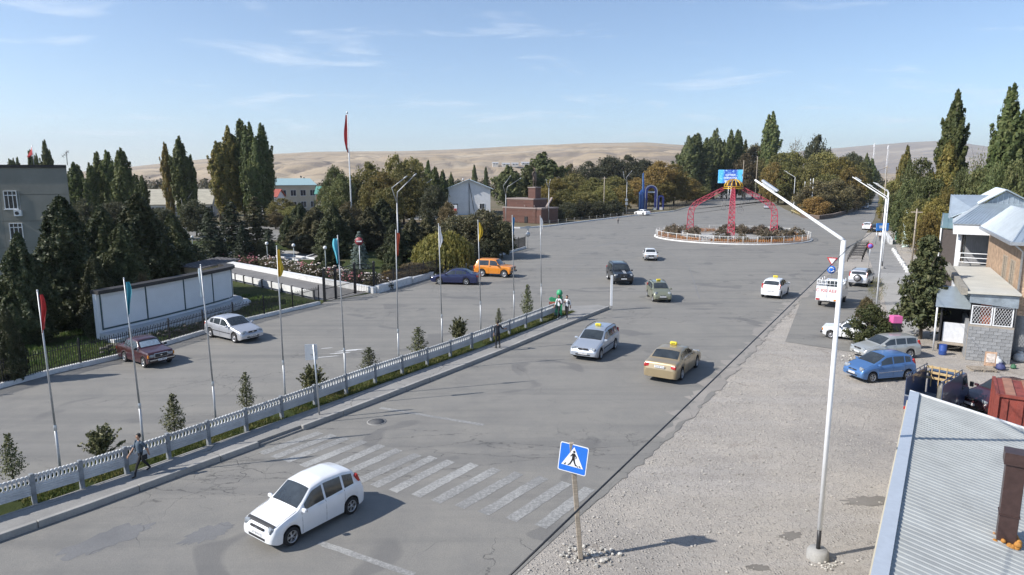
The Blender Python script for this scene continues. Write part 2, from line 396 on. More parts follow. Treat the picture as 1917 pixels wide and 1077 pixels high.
def worn_white(N, L, b):
    tc = N.new('ShaderNodeTexCoord'); v = tc.outputs['Object']
    base = mixc(N, L, mapr(N, L, nz(N, L, v, 1.6, 8, 0.7), 0.3, 0.7), (0.55, 0.55, 0.54), (0.76, 0.76, 0.75))
    base = mixc(N, L, mapr(N, L, nz(N, L, v, 3.5, 7, 0.75, 0.4), 0.57, 0.68, 0, 0.8), base, (0.33, 0.32, 0.30))
    L.new(base, b.inputs['Base Color']); b.inputs['Roughness'].default_value = 0.75
    bumpn(N, L, b, nz(N, L, v, 22, 5, 0.8), 0.3, 0.01)
M_WHITEWASH = node_ground('whitewash', None, worn_white)
def paint_line(N, L, b):
    tc = N.new('ShaderNodeTexCoord'); v = tc.outputs['Object']
    wear = mapr(N, L, math1(N, L, 'ADD', math1(N, L, 'MULTIPLY', nz(N, L, v, 9, 6, 0.75), 0.62), math1(N, L, 'MULTIPLY', nz(N, L, v, 0.35, 3, 0.6), 0.38)), 0.37, 0.56)
    base = mixc(N, L, wear, (0.46, 0.455, 0.43), (0.225, 0.222, 0.213))
    base = mixc(N, L, mapr(N, L, nz(N, L, v, 30, 4, 0.75), 0.35, 0.7, 0.3, 0), base, (0.11, 0.11, 0.11))
    L.new(base, b.inputs['Base Color']); b.inputs['Roughness'].default_value = 0.8
M_PAINT = node_ground('worn_road_paint', None, paint_line)

def sheet(name, pts, z, m, parent=None):
    me = bpy.data.meshes.new(name); me.from_pydata([(p[0], p[1], z) for p in pts], [], [list(range(len(pts)))]); me.update()
    bm = bmesh.new(); bm.from_mesh(me); bmesh.ops.triangulate(bm, faces=bm.faces); bmesh.ops.recalc_face_normals(bm, faces=bm.faces)
    if bm.faces and sum(f.normal.z for f in bm.faces) < 0: bmesh.ops.reverse_faces(bm, faces=bm.faces)
    bm.to_mesh(me); bm.free()
    o = link(name, me, m, parent)
    if parent is None: o['kind'] = 'structure'
    return o

# one sheet to the horizon
sheet('ground', [(9000 * math.cos(a * math.pi / 24), 9000 * math.sin(a * math.pi / 24)) for a in range(48)], -0.06, M_DRY)
# key lines (kerbs), from where they touch the ground
KERB = [P(x, y, 0.2) for x, y in ((0, 1002), (156, 948), (301, 895), (476, 831), (572, 796), (700, 748), (940, 655), (1060, 606), (1141, 574))]
KERB = [KERB[0] + (KERB[0] - KERB[1]) * 5] + KERB
for k in KERB: k.z = 0
PARK = [P(x, y) for x, y in ((0, 728), (100, 700), (240, 668), (340, 638), (450, 605), (600, 570))]
PARK = [PARK[0] + (PARK[0] - PARK[1]) * 8] + PARK
GATE_A, GATE_B = P(608, 565), P(701, 548)
PARK2 = [P(x, y) for x, y in ((708, 548), (760, 533), (815, 517), (900, 490), (985, 465))]
EDGE = [P(x, y) for x, y in ((1090, 962), (1250, 822), (1330, 742), (1380, 690), (1440, 622), (1500, 562), (1560, 511), (1600, 471), (1622, 436), (1636, 412), (1642, 392), (1645, 372))]
EDGE = [EDGE[0] - RD * 30] + EDGE
SQ_FAR = [P(x, y) for x, y in ((920, 427), (985, 428), (1030, 424), (1100, 415), (1190, 404), (1262, 396), (1340, 373), (1372, 352))]
far_r = P(1645, 345)
road_pts = [Vector((-50, -12, 0))] + PARK + [GATE_A, GATE_B] + PARK2 + [Vector((-3, 106, 0)), Vector((-90, 118, 0)), Vector((-95, 146, 0))] + SQ_FAR + [Vector((150, 430, 0)), Vector((420, 700, 0)), P(1640, 352)] + EDGE[::-1]
road = sheet('road', road_pts, 0.0, M_ASPHALT)
lot = sheet('gravel_lot', EDGE[:10] + [Vector((150, 170, 0)), Vector((90, 20, 0)), Vector((40, -20, 0))], -0.012, M_GRAVEL)
def jag(poly, step, amp, seed):
    rnd = random.Random(seed); out = []
    n = int(plen(poly) / step)
    for i in range(n + 1):
        p, t = along(poly, min(plen(poly) - 1e-3, i * step)); out.append(p + Vector((t.y, -t.x, 0)) * rnd.uniform(-amp, amp))
    return out
# crumbling asphalt lip over the gravel, and the dusty strip that spills on the road
lip = jag(EDGE[1:10], 0.45, 0.16, 3); lip_in = offset(lip, 0.35)
sheet('road_edge', lip + lip_in[::-1], 0.004, M_ASPHALT, road)
dust_in = [p + Vector((-t.y, t.x, 0)) * 0 for p, t in [(q, RD) for q in jag(offset(EDGE[2:9], 0.7), 0.5, 0.5, 5)]]
sheet('dust_strip', jag(EDGE[2:9], 0.5, 0.25, 4) + dust_in[::-1], 0.008, node_ground('road_dust', None, concrete((0.28, 0.262, 0.24), (0.37, 0.34, 0.305), True)), road)
# paved pull-in beside the bushes
sheet('pull_in', [P(1500, 562), P(1560, 511), P(1640, 500), P(1650, 590), P(1600, 660), P(1470, 640)], 0.006, M_ASPHALT, lot)
sheet('footway', [P(1622, 470), P(1640, 440), P(1668, 440), P(1700, 520), P(1640, 520)], 0.01, M_WALK, lot)
sheet('slab_yard', [P(1652, 548), P(1648, 512), P(1712, 512), P(1735, 600), P(1700, 640), P(1665, 600)], 0.014, M_CONC, lot)
sheet('park_lawn', PARK + [GATE_A, GATE_B] + PARK2 + [Vector((-4, 104, 0)), Vector((-95, 114, 0)), Vector((-120, 60, 0)), Vector((-70, 5, 0))], 0.02, M_LAWN)

# painted marks on the road
def stripe(name, a, b, w0, w1=None, z=0.006):
    a, b = Vector(a), Vector(b); t = (b - a).normalized(); n = Vector((t.y, -t.x, 0)); w1 = w1 or w0
    # slightly uneven edges
    rnd = random.Random(int(a.x * 977 + a.y * 131)); k = 9; l = []; r = []
    for i in range(k + 1):
        p = a.lerp(b, i / k); w = lerp(w0, w1, i / k) / 2
        l.append(p - n * (w + rnd.uniform(-.015, .015))); r.append(p + n * (w + rnd.uniform(-.015, .015)))
    return sheet(name, l + r[::-1], z, M_PAINT, road)
zf = [(600, 810), (625, 814.5), (650, 820), (682, 826), (715, 833.5), (747, 842), (782, 851), (812, 855.6), (844, 863), (888, 869), (930, 878), (972, 886), (1018, 894), (1061, 904), (1104, 914.5)]
zn = [(489, 849.5), (512, 857), (535, 864), (566, 873), (601, 884), (632, 893), (667, 903), (700, 911), (735, 920), (778, 929), (815, 940), (860, 950), (904, 962), (956, 974), (1012, 987)]
for f_, n_ in zip(zf, zn): stripe('crossing_stripe', P(*n_), P(*f_), 0.42)
stripe('stop_line', P(712, 764), P(906, 796), 0.24)
stripe('stop_line', P(597, 1016), P(775, 1077), 0.22)
for q, a_ in enumerate([(1090, 622, 1130, 605), (1230, 447, 1300, 462)]): pass

# pavement beside the parade of flags: kerb, walk, planted verge
WALKW, VERGEW = 1.36, 3.45
def strip_solid(name, L0, L1, z0, z1, m, parent=None):
    b = MB(); n = len(L0)
    vs = [(p.x, p.y, z0) for p in L0] + [(p.x, p.y, z0) for p in L1] + [(p.x, p.y, z1) for p in L0] + [(p.x, p.y, z1) for p in L1]
    fs = []
    for i in range(n - 1):
        fs += [(2 * n + i, 2 * n + i + 1, 3 * n + i + 1, 3 * n + i), (i, i + 1, 2 * n + i + 1, 2 * n + i), (n + i, n + i + 1, 3 * n + i + 1, 3 * n + i)]
    fs += [(0, n, 3 * n, 2 * n), (n - 1, 2 * n - 1, 4 * n - 1, 3 * n - 1)]
    b.add(vs, fs); o = b.build(name, m, parent)
    if parent is None: o['kind'] = 'structure'
    return o
def dense(poly, step=1.0):
    L_ = plen(poly); n = max(2, int(L_ / step)); return [along(poly, min(L_ - 1e-4, L_ * i / n))[0] for i in range(n + 1)]
KD = dense(KERB, 0.8)
s_gap0 = plen([KERB[0], KERB[1], KERB[2], KERB[3], P(484, 828, .2)]); s_gap1 = plen([KERB[0], KERB[1], KERB[2], KERB[3], P(566, 797, .2)])
def sub(poly, s0, s1, step=0.8):
    L_ = plen(poly); n = max(2, int((s1 - s0) / step)); return [along(poly, min(L_ - 1e-4, s0 + (s1 - s0) * i / n))[0] for i in range(n + 1)]
KL = plen(KERB)
walk = strip_solid('sidewalk', offset(KD, 0.17), offset(KD, WALKW), -0.05, 0.185, M_WALK)
kerb = empty('kerb'); kerb['kind'] = 'structure'
s_ = 0.0
rk = random.Random(11)
while s_ < KL - 0.3:
    e_ = min(s_ + 2.95, KL)
    if not (s_gap0 - 1.0 < s_ and e_ < s_gap1 + 1.4):
        a0 = s_; b0 = e_ - 0.02
        if s_ < s_gap0 < e_: b0 = s_gap0
        if s_ < s_gap1 < e_: a0 = s_gap1
        dz = rk.uniform(-0.012, 0.012)
        so = strip_solid('kerb_stone', sub(KERB, a0, b0, 1.0), offset(sub(KERB, a0, b0, 1.0), 0.165), -0.05, 0.215 + dz, M_CONC, kerb)
        bevel(so, 0.018, 2)
    s_ = e_
gp = sub(KERB, s_gap0 - .6, s_gap1 + 1.0); strip_solid('kerb_stone', offset(gp, 0.03), offset(gp, 0.165), -0.05, 0.07, M_WALK, kerb)
# planted verge and its back edging
VEND = KL - 3.2
vg = sub(KERB, 0, VEND)
verge = strip_solid('verge', offset(vg, WALKW + 0.002), offset(vg, VERGEW), -0.05, 0.16, M_LAWN)
strip_solid('back_edging', offset(vg, VERGEW + 0.002), offset(vg, VERGEW + 0.16), -0.05, 0.20, M_CONC)
strip_solid('front_edging', offset(vg, WALKW - 0.08), offset(vg, WALKW), 0.10, 0.20, M_WALK)
# apron at the far tip of the pavement
tip = [KERB[-1] - RD * 3.3 + Vector((-RN.x, -RN.y, 0)) * 0.2, KERB[-1] - Vector((RN.x, RN.y, 0)) * 0.17, KERB[-1] - RN * 1.2 + RD * 0.3, offset(vg, VERGEW + .1)[-1] + RD * 0.8, offset(vg, VERGEW + .1)[-1]]
b_ = MB(); b_.prism(tip, -0.05, 0.18); b_.build('pavement_tip', M_WALK)['kind'] = 'structure'

# whitewashed kerb under the park railings
pk = dense(PARK, 1.2)
strip_solid('park_kerb', pk, offset(pk, 0.28), -0.05, 0.24, M_WHITEWASH)
pk2 = dense(PARK2, 1.5)
n2 = len(pk2)
strip_solid('park_kerb_far', pk2[n2 // 3:], offset(pk2[n2 // 3:], 0.3), -0.05, 0.28, M_WHITEWASH)
# kerb of the far side of the square
sf = dense(SQ_FAR[:6], 3.0)
strip_solid('square_kerb', sf, offset(sf, 0.35), -0.05, 0.28, M_WHITEWASH)
sf2 = dense(SQ_FAR[5:], 6.0)
strip_solid('avenue_kerb', sf2, offset(sf2, 0.4), -0.05, 0.22, M_CONC)

# wedge of ground between the avenue and the main road
WED = [P(x, y) for x, y in ((1492, 402), (1500, 407), (1530, 412), (1560, 408), (1600, 396), (1630, 380), (1640, 362))]
wed_poly = WED + [Vector((360, 700, 0)), Vector((200, 430, 0)), P(1440, 375), P(1470, 392)]
b_ = MB(); b_.prism(wed_poly, -0.05, 0.16); b_.build('corner_bank', M_DRY)['kind'] = 'structure'

# hills
def ridge_y(px):
    pts = [(-500, 335), (0, 332), (130, 326), (250, 315), (330, 306), (420, 297), (510, 291), (600, 286), (760, 285), (860, 281), (1000, 274), (1100, 270), (1200, 269), (1270, 274), (1350, 292), (1450, 312), (1600, 324), (2400, 332)]
    for (a, b), (c, d) in zip(pts, pts[1:]):
        if a <= px <= c: return b + (d - b) * (px - a) / (c - a)
    return 333
def far_ridge_y(px):
    pts = [(-500, 330), (900, 326), (1300, 300), (1500, 283), (1600, 274), (1680, 269), (1730, 267), (1760, 268), (1820, 276), (1917, 284), (2400, 292)]
    for (a, b), (c, d) in zip(pts, pts[1:]):
        if a <= px <= c: return b + (d - b) * (px - a) / (c - a)
    return 330
def fbm(x, y, o=5):
    v = 0; a = 0.5; f = 1
    for _ in range(o): v += a * mnoise.noise(Vector((x * f, y * f, 3.7))); a *= 0.5; f *= 2.03
    return v
def hill_height(az, r, r0, r1, yfun, gully):
    px = W0 / 2 + FPX * math.tan(az) * math.cos(PITCH)
    zr = CAM_H + r1 * math.cos(az) * math.tan(math.atan((331.7 - yfun(px)) / FPX) * 1.0)
    t = (r - r0) / (r1 - r0)
    x, y = r * math.sin(az), r * math.cos(az)
    if t <= 1: s = (0.30 * min(1, max(0, (t - 0.02) / 0.16)) ** 1.3 if t < .18 else 0.30 + 0.70 * ((t - 0.18) / 0.82) ** 0.9)
    else: s = 1 - 0.25 * (t - 1)
    g = fbm(x / gully, y / gully)
    g2 = abs(mnoise.noise(Vector((x / gully * 1.7, y / gully * 1.7, 9.1))))
    edge = math.exp(-((t - 0.12) / 0.09) ** 2)
    env = max(0.0, min(1, t * 3)) * (max(0.12, 1 - t) if t < 1 else .3)
    gu = abs(mnoise.noise(Vector((x / 150, y / 210, 4.4)))); gu2 = abs(mnoise.noise(Vector((x / 60, y / 75, 7.4))))
    fine = -(max(0, .22 - gu) * 36 + max(0, .2 - gu2) * 22) * max(0, min(1, t * 8)) * max(0.10, 1 - t * 1.5) * (1 if r1 < 5000 else 2.2)
    return zr * s + fine + zr * env * g * 0.24 - zr * edge * 0.28 * max(0, 0.45 - g2) - (3.0 if t < 0.01 else 0)
def hills(name, r0, r1, yfun, gully, az0, az1, na, nr):
    vs = []; fs = []
    for i in range(na + 1):
        az = R(lerp(az0, az1, i / na))
        for j in range(nr + 1):
            t = j / nr; r = r0 + (r1 * 1.25 - r0) * t ** 1.25
            vs.append((r * math.sin(az), r * math.cos(az), hill_height(az, r, r0, r1, yfun, gully)))
    for i in range(na):
        for j in range(nr):
            a = i * (nr + 1) + j; fs.append((a, a + 1, a + nr + 2, a + nr + 1))
    b = MB(); b.add(vs, fs, 0, True); me = b.mesh(name); me.flip_normals() if me.polygons[0].normal.z < 0 else None
    o = link(name, me, M_STEPPE); o['kind'] = 'structure'; return o
hills('hills', 900, 3200, ridge_y, 420, -52, 52, 460, 150)
hills('far_hills', 5200, 8200, far_ridge_y, 900, -20, 52, 200, 60)
# ================================================================== plants: leaf-by-leaf crowns, shared between trees of a kind
import numpy as np
def quads_mesh(name, cen, nor, size, aspect, rng, up_bias=0.0):
    """one small four-cornered leaf at every centre"""
    n = len(cen)
    nor = nor / np.maximum(1e-6, np.linalg.norm(nor, axis=1, keepdims=True))
    ref = rng.normal(size=(n, 3)); ref[:, 2] += up_bias * 3
    u = np.cross(nor, ref); u /= np.maximum(1e-6, np.linalg.norm(u, axis=1, keepdims=True))
    v = np.cross(u, nor)
    s = np.asarray(size).reshape(-1, 1) * np.ones((n, 1))
    a = cen - v * s * aspect; b = cen + u * s * 0.55 + v * s * .1; c = cen + v * s * aspect; d = cen - u * s * 0.55 + v * s * .1
    co = np.stack([a, b, c, d], axis=1).reshape(-1, 3)
    me = bpy.data.meshes.new(name)
    me.vertices.add(4 * n); me.vertices.foreach_set('co', co.astype(np.float32).ravel())
    me.loops.add(4 * n); me.loops.foreach_set('vertex_index', np.arange(4 * n, dtype=np.int32))
    me.polygons.add(n); me.polygons.foreach_set('loop_start', np.arange(0, 4 * n, 4, dtype=np.int32)); me.polygons.foreach_set('loop_total', np.full(n, 4, dtype=np.int32))
    me.update(calc_edges=True)
    return me
def crown_round(name, seed, h0, h1, rad, clumps, per, leaf, clump_r, prof, hollow=0.35, squash=0.8):
    rng = np.random.default_rng(seed)
    t = rng.random(clumps * 4); rr = np.array([prof(x) for x in t])
    keep = rng.random(len(t)) < (rr / rr.max()) ** 1.3; t = t[keep][:clumps]; rr = rr[keep][:clumps]
    an = rng.random(len(t)) * 2 * np.pi; q = hollow + (1 - hollow) * np.sqrt(rng.random(len(t)))
    lob = 1 + 0.22 * np.sin(an * 3 + seed) * np.cos(t * 6 + seed) + 0.14 * np.sin(an * 5 + seed * 2 + t * 4)
    c = np.stack([np.cos(an) * rr * rad * q * lob, np.sin(an) * rr * rad * q * lob, h0 + t * (h1 - h0)], axis=1)
    cr = clump_r * rng.uniform(0.6, 1.5, len(t))
    cen = np.repeat(c, per, axis=0); r_ = np.repeat(cr, per)[:, None]
    d = rng.normal(size=cen.shape); d /= np.linalg.norm(d, axis=1, keepdims=True)
    k = rng.random((len(cen), 1)) ** 0.45
    off = d * r_ * k; off[:, 2] *= squash
    nor = d + rng.normal(size=d.shape) * 0.6
    return quads_mesh(name, cen + off, nor, leaf * rng.uniform(0.6, 1.3, len(cen)), 0.8, rng)
def crown_poplar(name, seed, h, rad, plumes, per, leaf, tops=3):
    """upswept plumes round several leaders: broad shoulders, ragged pointed tops, narrow foot"""
    rng = np.random.default_rng(seed); cen = []; nor = []
    lead = [(0.0, 0.0, 1.0)] + [(rng.uniform(.3, .55) * np.cos(a), rng.uniform(.3, .55) * np.sin(a), rng.uniform(.86, .98)) for a in rng.random(tops - 1) * 6.283]
    for i in range(plumes):
        lx, ly, lh = lead[rng.integers(0, len(lead))]
        t0 = rng.random() ** 0.8 * 0.9; an = rng.random() * 2 * np.pi
        L_ = h * rng.uniform(0.09, 0.17) * (1.15 - 0.45 * t0)
        z0 = h * lh * (0.06 + 0.84 * t0)
        prof = min(1.0, 0.45 + t0 * 1.3) * (1.0 if t0 < .66 else max(.2, 1 - ((t0 - .66) / .27) ** 1.7))
        out = rad * prof * (0.25 + .75 * rng.random() ** .6)
        cx, cy = lx * rad * (1 - t0 * .2) * .8, ly * rad * (1 - t0 * .2) * .8
        base = np.array([cx + np.cos(an) * out * .55, cy + np.sin(an) * out * .55, z0]); tip = np.array([cx + np.cos(an) * out, cy + np.sin(an) * out, z0 + L_])
        s = rng.random((per, 1)); p = base + (tip - base) * s
        w = rad * 0.24 * (1.05 - s) + 0.05 * rad
        d = rng.normal(size=(per, 3)); d /= np.linalg.norm(d, axis=1, keepdims=True)
        cen.append(p + d * w * np.array([1, 1, 1.6])); nor.append(d + np.array([np.cos(an), np.sin(an), 0.2]) * 0.7)
    for lx, ly, lh in lead:
        n = int(plumes * per * 0.02); z = rng.uniform(0.86, 1.0, n); d = rng.normal(size=(n, 3)); k = rad * .9 * (1.03 - z)
        cen.append(np.stack([lx * rad * .7 + d[:, 0] * k, ly * rad * .7 + d[:, 1] * k, h * lh * z], axis=1)); nor.append(d)
    cen = np.concatenate(cen); nor = np.concatenate(nor)
    return quads_mesh(name, cen, nor + rng.normal(size=nor.shape) * .5, leaf * rng.uniform(0.6, 1.3, len(cen)), 0.95, rng, 0.5)
def crown_conifer(name, seed, h, rad, tiers, per_ring, leaf, droop=0.25, h0=0.03, power=0.85, sprays=26, gap=0.0, flat=0.35):
    """branches in whorls, each set with needle sprays"""
    rng = np.random.default_rng(seed); cen = []; nor = []; sz = []
    for i in range(tiers):
        t = (i + rng.uniform(-.3, .3)) / tiers; t = min(max(t, 0), .985)
        z = h * (h0 + (1 - h0) * t); R_ = rad * ((1 - t) ** power) * rng.uniform(0.82, 1.12) + rad * 0.03
        nb = max(3, int(per_ring * (1 - t * 0.6)))
        a0 = rng.random() * 6.28
        for k in range(nb):
            if rng.random() < gap: continue
            an = a0 + 6.283 * k / nb + rng.uniform(-.25, .25); Lr = R_ * rng.uniform(0.7, 1.12)
            for _ in range(sprays):
                s = rng.random() ** 0.6
                w = 0.16 * Lr * (1.1 - s) + leaf * .5
                p = np.array([np.cos(an) * Lr * s, np.sin(an) * Lr * s, z + Lr * (0.25 * s - droop * s * s)])
                d = rng.normal(size=3) * np.array([1, 1, flat]); cen.append(p + d * w * .8); nor.append(np.array([np.cos(an) * .4, np.sin(an) * .4, 0.9]) + rng.normal(size=3) * .7)
                sz.append(leaf * rng.uniform(.6, 1.25))
    return quads_mesh(name, np.array(cen), np.array(nor), np.array(sz), 1.1, rng)
def crown_dense(name, seed, h, rad, n, leaf, prof, lump=0.16):
    """close-clipped thuja: vertical flat sprays over a lumpy cone, thinly filled inside"""
    rng = np.random.default_rng(seed)
    t = rng.random(n * 3); r = np.array([prof(x) for x in t]); keep = rng.random(len(t)) < r / r.max() + .06
    t = t[keep][:n]; r = r[keep][:n]; an = rng.random(len(t)) * 2 * np.pi
    lob = np.array([1 + lump * 2.2 * mnoise.noise(Vector((math.cos(a) * 1.7 + seed * 3.1, math.sin(a) * 1.7, x * 5.5))) + lump * 1.6 * mnoise.noise(Vector((math.cos(a) * 4.2 + seed, math.sin(a) * 4.2, x * 13))) for a, x in zip(an, t)])
    q = 1 - 0.28 * rng.random(len(t)) ** 1.6
    cen = np.stack([np.cos(an) * r * rad * lob * q, np.sin(an) * r * rad * lob * q, t * h], axis=1)
    nor = np.stack([np.cos(an), np.sin(an), 0.25 * np.ones_like(an)], axis=1) + rng.normal(size=(len(t), 3)) * .75
    return quads_mesh(name, cen, nor, leaf * rng.uniform(.6, 1.3, len(t)), 1.0, rng, 0.4)
def crown_willow(name, seed, h, rad, strands, per, leaf):
    rng = np.random.default_rng(seed); cen = []; nor = []
    for i in range(strands):
        an = rng.random() * 6.283; q = rng.uniform(.25, 1); r = rad * q
        z0 = h * (1 - 0.42 * q ** 2.2) * rng.uniform(.9, 1.02); z1 = h * rng.uniform(0.03, 0.3) if q > .55 else h * rng.uniform(.3, .6)
        for _ in range(per):
            s = rng.random(); z = z0 + (z1 - z0) * s
            rr = r * (1 + 0.08 * s)
            cen.append((np.cos(an) * rr + rng.normal() * .07, np.sin(an) * rr + rng.normal() * .07, z)); nor.append((np.cos(an), np.sin(an), .1))
    nor = np.array(nor) + rng.normal(size=(len(nor), 3)) * .5
    return quads_mesh(name, np.array(cen), nor, leaf * rng.uniform(.6, 1.3, len(cen)), 1.7, rng, 2.0)
def trunk_mesh(name, h, r, limbs, seed, spread=0.5, start=0.25, up=0.7, lean=0.0, n=7):
    rnd = random.Random(seed); b = MB()
    pts = [Vector((lean * (i / 6) ** 2 * h + rnd.uniform(-.3, .3) * r, rnd.uniform(-.3, .3) * r, h * i / 6 - (0.15 if i == 0 else 0))) for i in range(7)]
    b.tube(pts, [r * (1.25 if i == 0 else 1.0 - 0.85 * i / 6) for i in range(7)], n)
    for k in range(limbs):
        t = lerp(start, 0.85, k / max(1, limbs - 1)); i = int(t * 6); p = pts[i].lerp(pts[min(6, i + 1)], t * 6 - i)
        an = rnd.uniform(0, 6.283); L_ = h * spread * (1 - t * .6) * rnd.uniform(.7, 1.1)
        q = p + Vector((math.cos(an) * L_ * .5, math.sin(an) * L_ * .5, L_ * up * .45)); e = p + Vector((math.cos(an) * L_, math.sin(an) * L_, L_ * up))
        b.tube([p, q, e], [r * .5 * (1 - t * .5), r * .3 * (1 - t * .5), r * .08], 5)
    return b.mesh(name)
BARK = mat('bark', (0.13, 0.105, 0.08), 0.9, var=0.35, scale=8, bump=0.6, bscale=20)
BARK_PALE = mat('pale_bark', (0.42, 0.40, 0.35), 0.85, var=0.3, scale=5, bump=0.4)
L_POP = leafmat('poplar_leaves', (0.076, 0.104, 0.037), (0.126, 0.155, 0.055), (0.193, 0.202, 0.076))
L_POPY = leafmat('poplar_leaves_turning', (0.145, 0.153, 0.048), (0.241, 0.201, 0.064), (0.354, 0.258, 0.081))
L_THU = leafmat('thuja_sprays', (0.042, 0.054, 0.026), (0.072, 0.085, 0.038), (0.120, 0.118, 0.055), trans=0.15, scale=1.6)
L_THUB = leafmat('thuja_sprays_browning', (0.058, 0.062, 0.032), (0.100, 0.096, 0.048), (0.155, 0.130, 0.066), trans=0.15, scale=1.0)
L_SPR = leafmat('spruce_needles', (0.042, 0.056, 0.036), (0.066, 0.082, 0.048), (0.100, 0.115, 0.066), trans=0.1)
L_BLU = leafmat('blue_spruce_needles', (0.127, 0.164, 0.146), (0.218, 0.273, 0.237), (0.346, 0.400, 0.346), trans=0.1)
L_GRN = leafmat('green_leaves', (0.091, 0.113, 0.047), (0.142, 0.164, 0.065), (0.218, 0.218, 0.091))
L_OLI = leafmat('olive_leaves', (0.130, 0.132, 0.048), (0.205, 0.190, 0.066), (0.300, 0.255, 0.088))
L_YEL = leafmat('yellowing_leaves', (0.150, 0.125, 0.042), (0.240, 0.185, 0.058), (0.330, 0.240, 0.075))
L_ORA = leafmat('orange_leaves', (0.170, 0.118, 0.045), (0.270, 0.180, 0.060), (0.350, 0.240, 0.075))
L_BRN = leafmat('brown_leaves', (0.100, 0.086, 0.046), (0.160, 0.132, 0.066), (0.235, 0.185, 0.090))
L_DRK = leafmat('dark_leaves', (0.050, 0.058, 0.034), (0.085, 0.090, 0.050), (0.140, 0.125, 0.070))
L_WIL = leafmat('willow_leaves', (0.154, 0.162, 0.046), (0.262, 0.246, 0.065), (0.385, 0.331, 0.092))
L_JUN = leafmat('juniper_sprays', (0.062, 0.074, 0.033), (0.110, 0.118, 0.050), (0.175, 0.160, 0.074), trans=0.1, scale=3)
L_PINE = leafmat('pine_needles', (0.045, 0.062, 0.028), (0.082, 0.096, 0.042), (0.135, 0.135, 0.062), trans=0.15, scale=2.2)
L_ROSE = leafmat('rose_leaves', (0.059, 0.078, 0.039), (0.118, 0.108, 0.059), (0.235, 0.167, 0.098), scale=3)
L_PINK = leafmat('rose_petals', (0.630, 0.280, 0.308), (0.770, 0.588, 0.560), (0.800, 0.784, 0.728), trans=0.3, scale=1.2, hue=0.02)
KIND = {}
def kind(name, crown, trunk, height, radius): KIND[name] = (crown, trunk, height, radius)
ov = lambda x: max(0.05, math.sin(math.pi * min(1, x * .88 + .12)) ** 0.6)
for i in range(3):
    kind('poplar%d' % i, crown_poplar('crown', 20 + i, 20, 2.0, 170, 80, 0.27, 3 + i), trunk_mesh('trunk', 19, 0.28, 7, i, 0.12, 0.15, 1.5), 20, 1.6)
for i in range(4):
    kind('round%d' % i, crown_round('crown', 40 + i, 1.6, 12, 4.6, 210, 62, 0.27, 1.0, ov), trunk_mesh('trunk', 10.5, 0.26, 9, 10 + i, 0.42, 0.22, 0.9), 12.6, 5.2)
for i in range(2):
    kind('bushy%d' % i, crown_round('crown', 60 + i, 0.3, 6, 3.2, 140, 62, 0.21, 0.8, lambda x: max(.1, math.sin(math.pi * min(1, x * .72 + .28)) ** .5)), trunk_mesh('trunk', 5.0, 0.12, 8, 30 + i, 0.5, 0.08, 0.9), 6.5, 3.8)
for i in range(3):
    kind('thuja%d' % i, crown_dense('crown', 70 + i, 10, 2.4, 22000, 0.15, lambda x: (min(1, (x + .02) * 5) ** .5) * (1 - x) ** .72 + .02, lump=.27), trunk_mesh('trunk', 9, 0.2, 3, 50 + i, 0.1), 10, 2.4)
for i in range(2):
    kind('spruce%d' % i, crown_conifer('crown', 80 + i, 10, 2.7, 30, 11, 0.16, 0.32, sprays=34), trunk_mesh('trunk', 9.6, 0.17, 0, 60 + i), 10, 2.7)
kind('pine0', crown_conifer('crown', 90, 8, 2.7, 24, 12, 0.17, -0.02, h0=0.14, power=0.62, sprays=70, gap=.05, flat=.9), trunk_mesh('trunk', 7.7, 0.16, 4, 66), 8, 2.8)
kind('willow0', crown_willow('crown', 95, 6, 3.6, 420, 30, 0.13), trunk_mesh('trunk', 4.6, 0.22, 7, 67, 0.5), 6, 3.7)
def crown_juniper(name, seed, h, shoots, spread, per, leaf):
    rng = np.random.default_rng(seed); cen = []; nor = []
    for i in range(shoots):
        an = rng.random() * 6.283; q = rng.random() ** .7; z0 = h * rng.uniform(0.0, 0.55) * (1 - q * .3)
        L_ = h * rng.uniform(.32, .6); tilt = spread * q * (1 - z0 / h)
        d = np.array([np.cos(an) * tilt, np.sin(an) * tilt, 1.0]); d /= np.linalg.norm(d)
        for _ in range(per):
            s = rng.random(); w = leaf * (0.4 + 2.0 * (1 - s) * .9)
            cen.append(np.array([0, 0, z0]) + d * L_ * s + rng.normal(size=3) * w * .55); nor.append(rng.normal(size=3))
    cen = np.array(cen); cen[:, 2] = np.maximum(cen[:, 2], 0.02)
    return quads_mesh(name, cen, np.array(nor), leaf * rng.uniform(.6, 1.3, len(cen)), 1.5, rng, 1.0)
for i, (sh, sp) in enumerate(((70, 0.55), (85, 1.05), (75, .75))):
    kind('juniper%d' % i, (crown_juniper('crown', 101, 1.6, sh, sp, 42, 0.045) if i == 1 else crown_conifer('crown', 100 + i, 1.6, .52, 15, 8, .042, -.55, h0=.04, power=.75, sprays=20, flat=.9)), trunk_mesh('trunk', 1.2, 0.03, 3, 70 + i, 0.3, n=5), 1.6, 0.55)
kind('leanpoplar0', crown_poplar('crown', 27, 14, 2.6, 120, 80, 0.28, 5), trunk_mesh('trunk', 13, 0.22, 7, 8, 0.2, 0.15, 1.5), 14, 2.2)
def bare_mesh(seed): return crown_round('crown', seed, 2, 11, 4.4, 120, 12, 0.2, 1.3, ov)
kind('bare0', bare_mesh(110), trunk_mesh('trunk', 11, 0.24, 26, 77, 0.4, 0.2, 1.1), 12, 4.8)
TREES = []
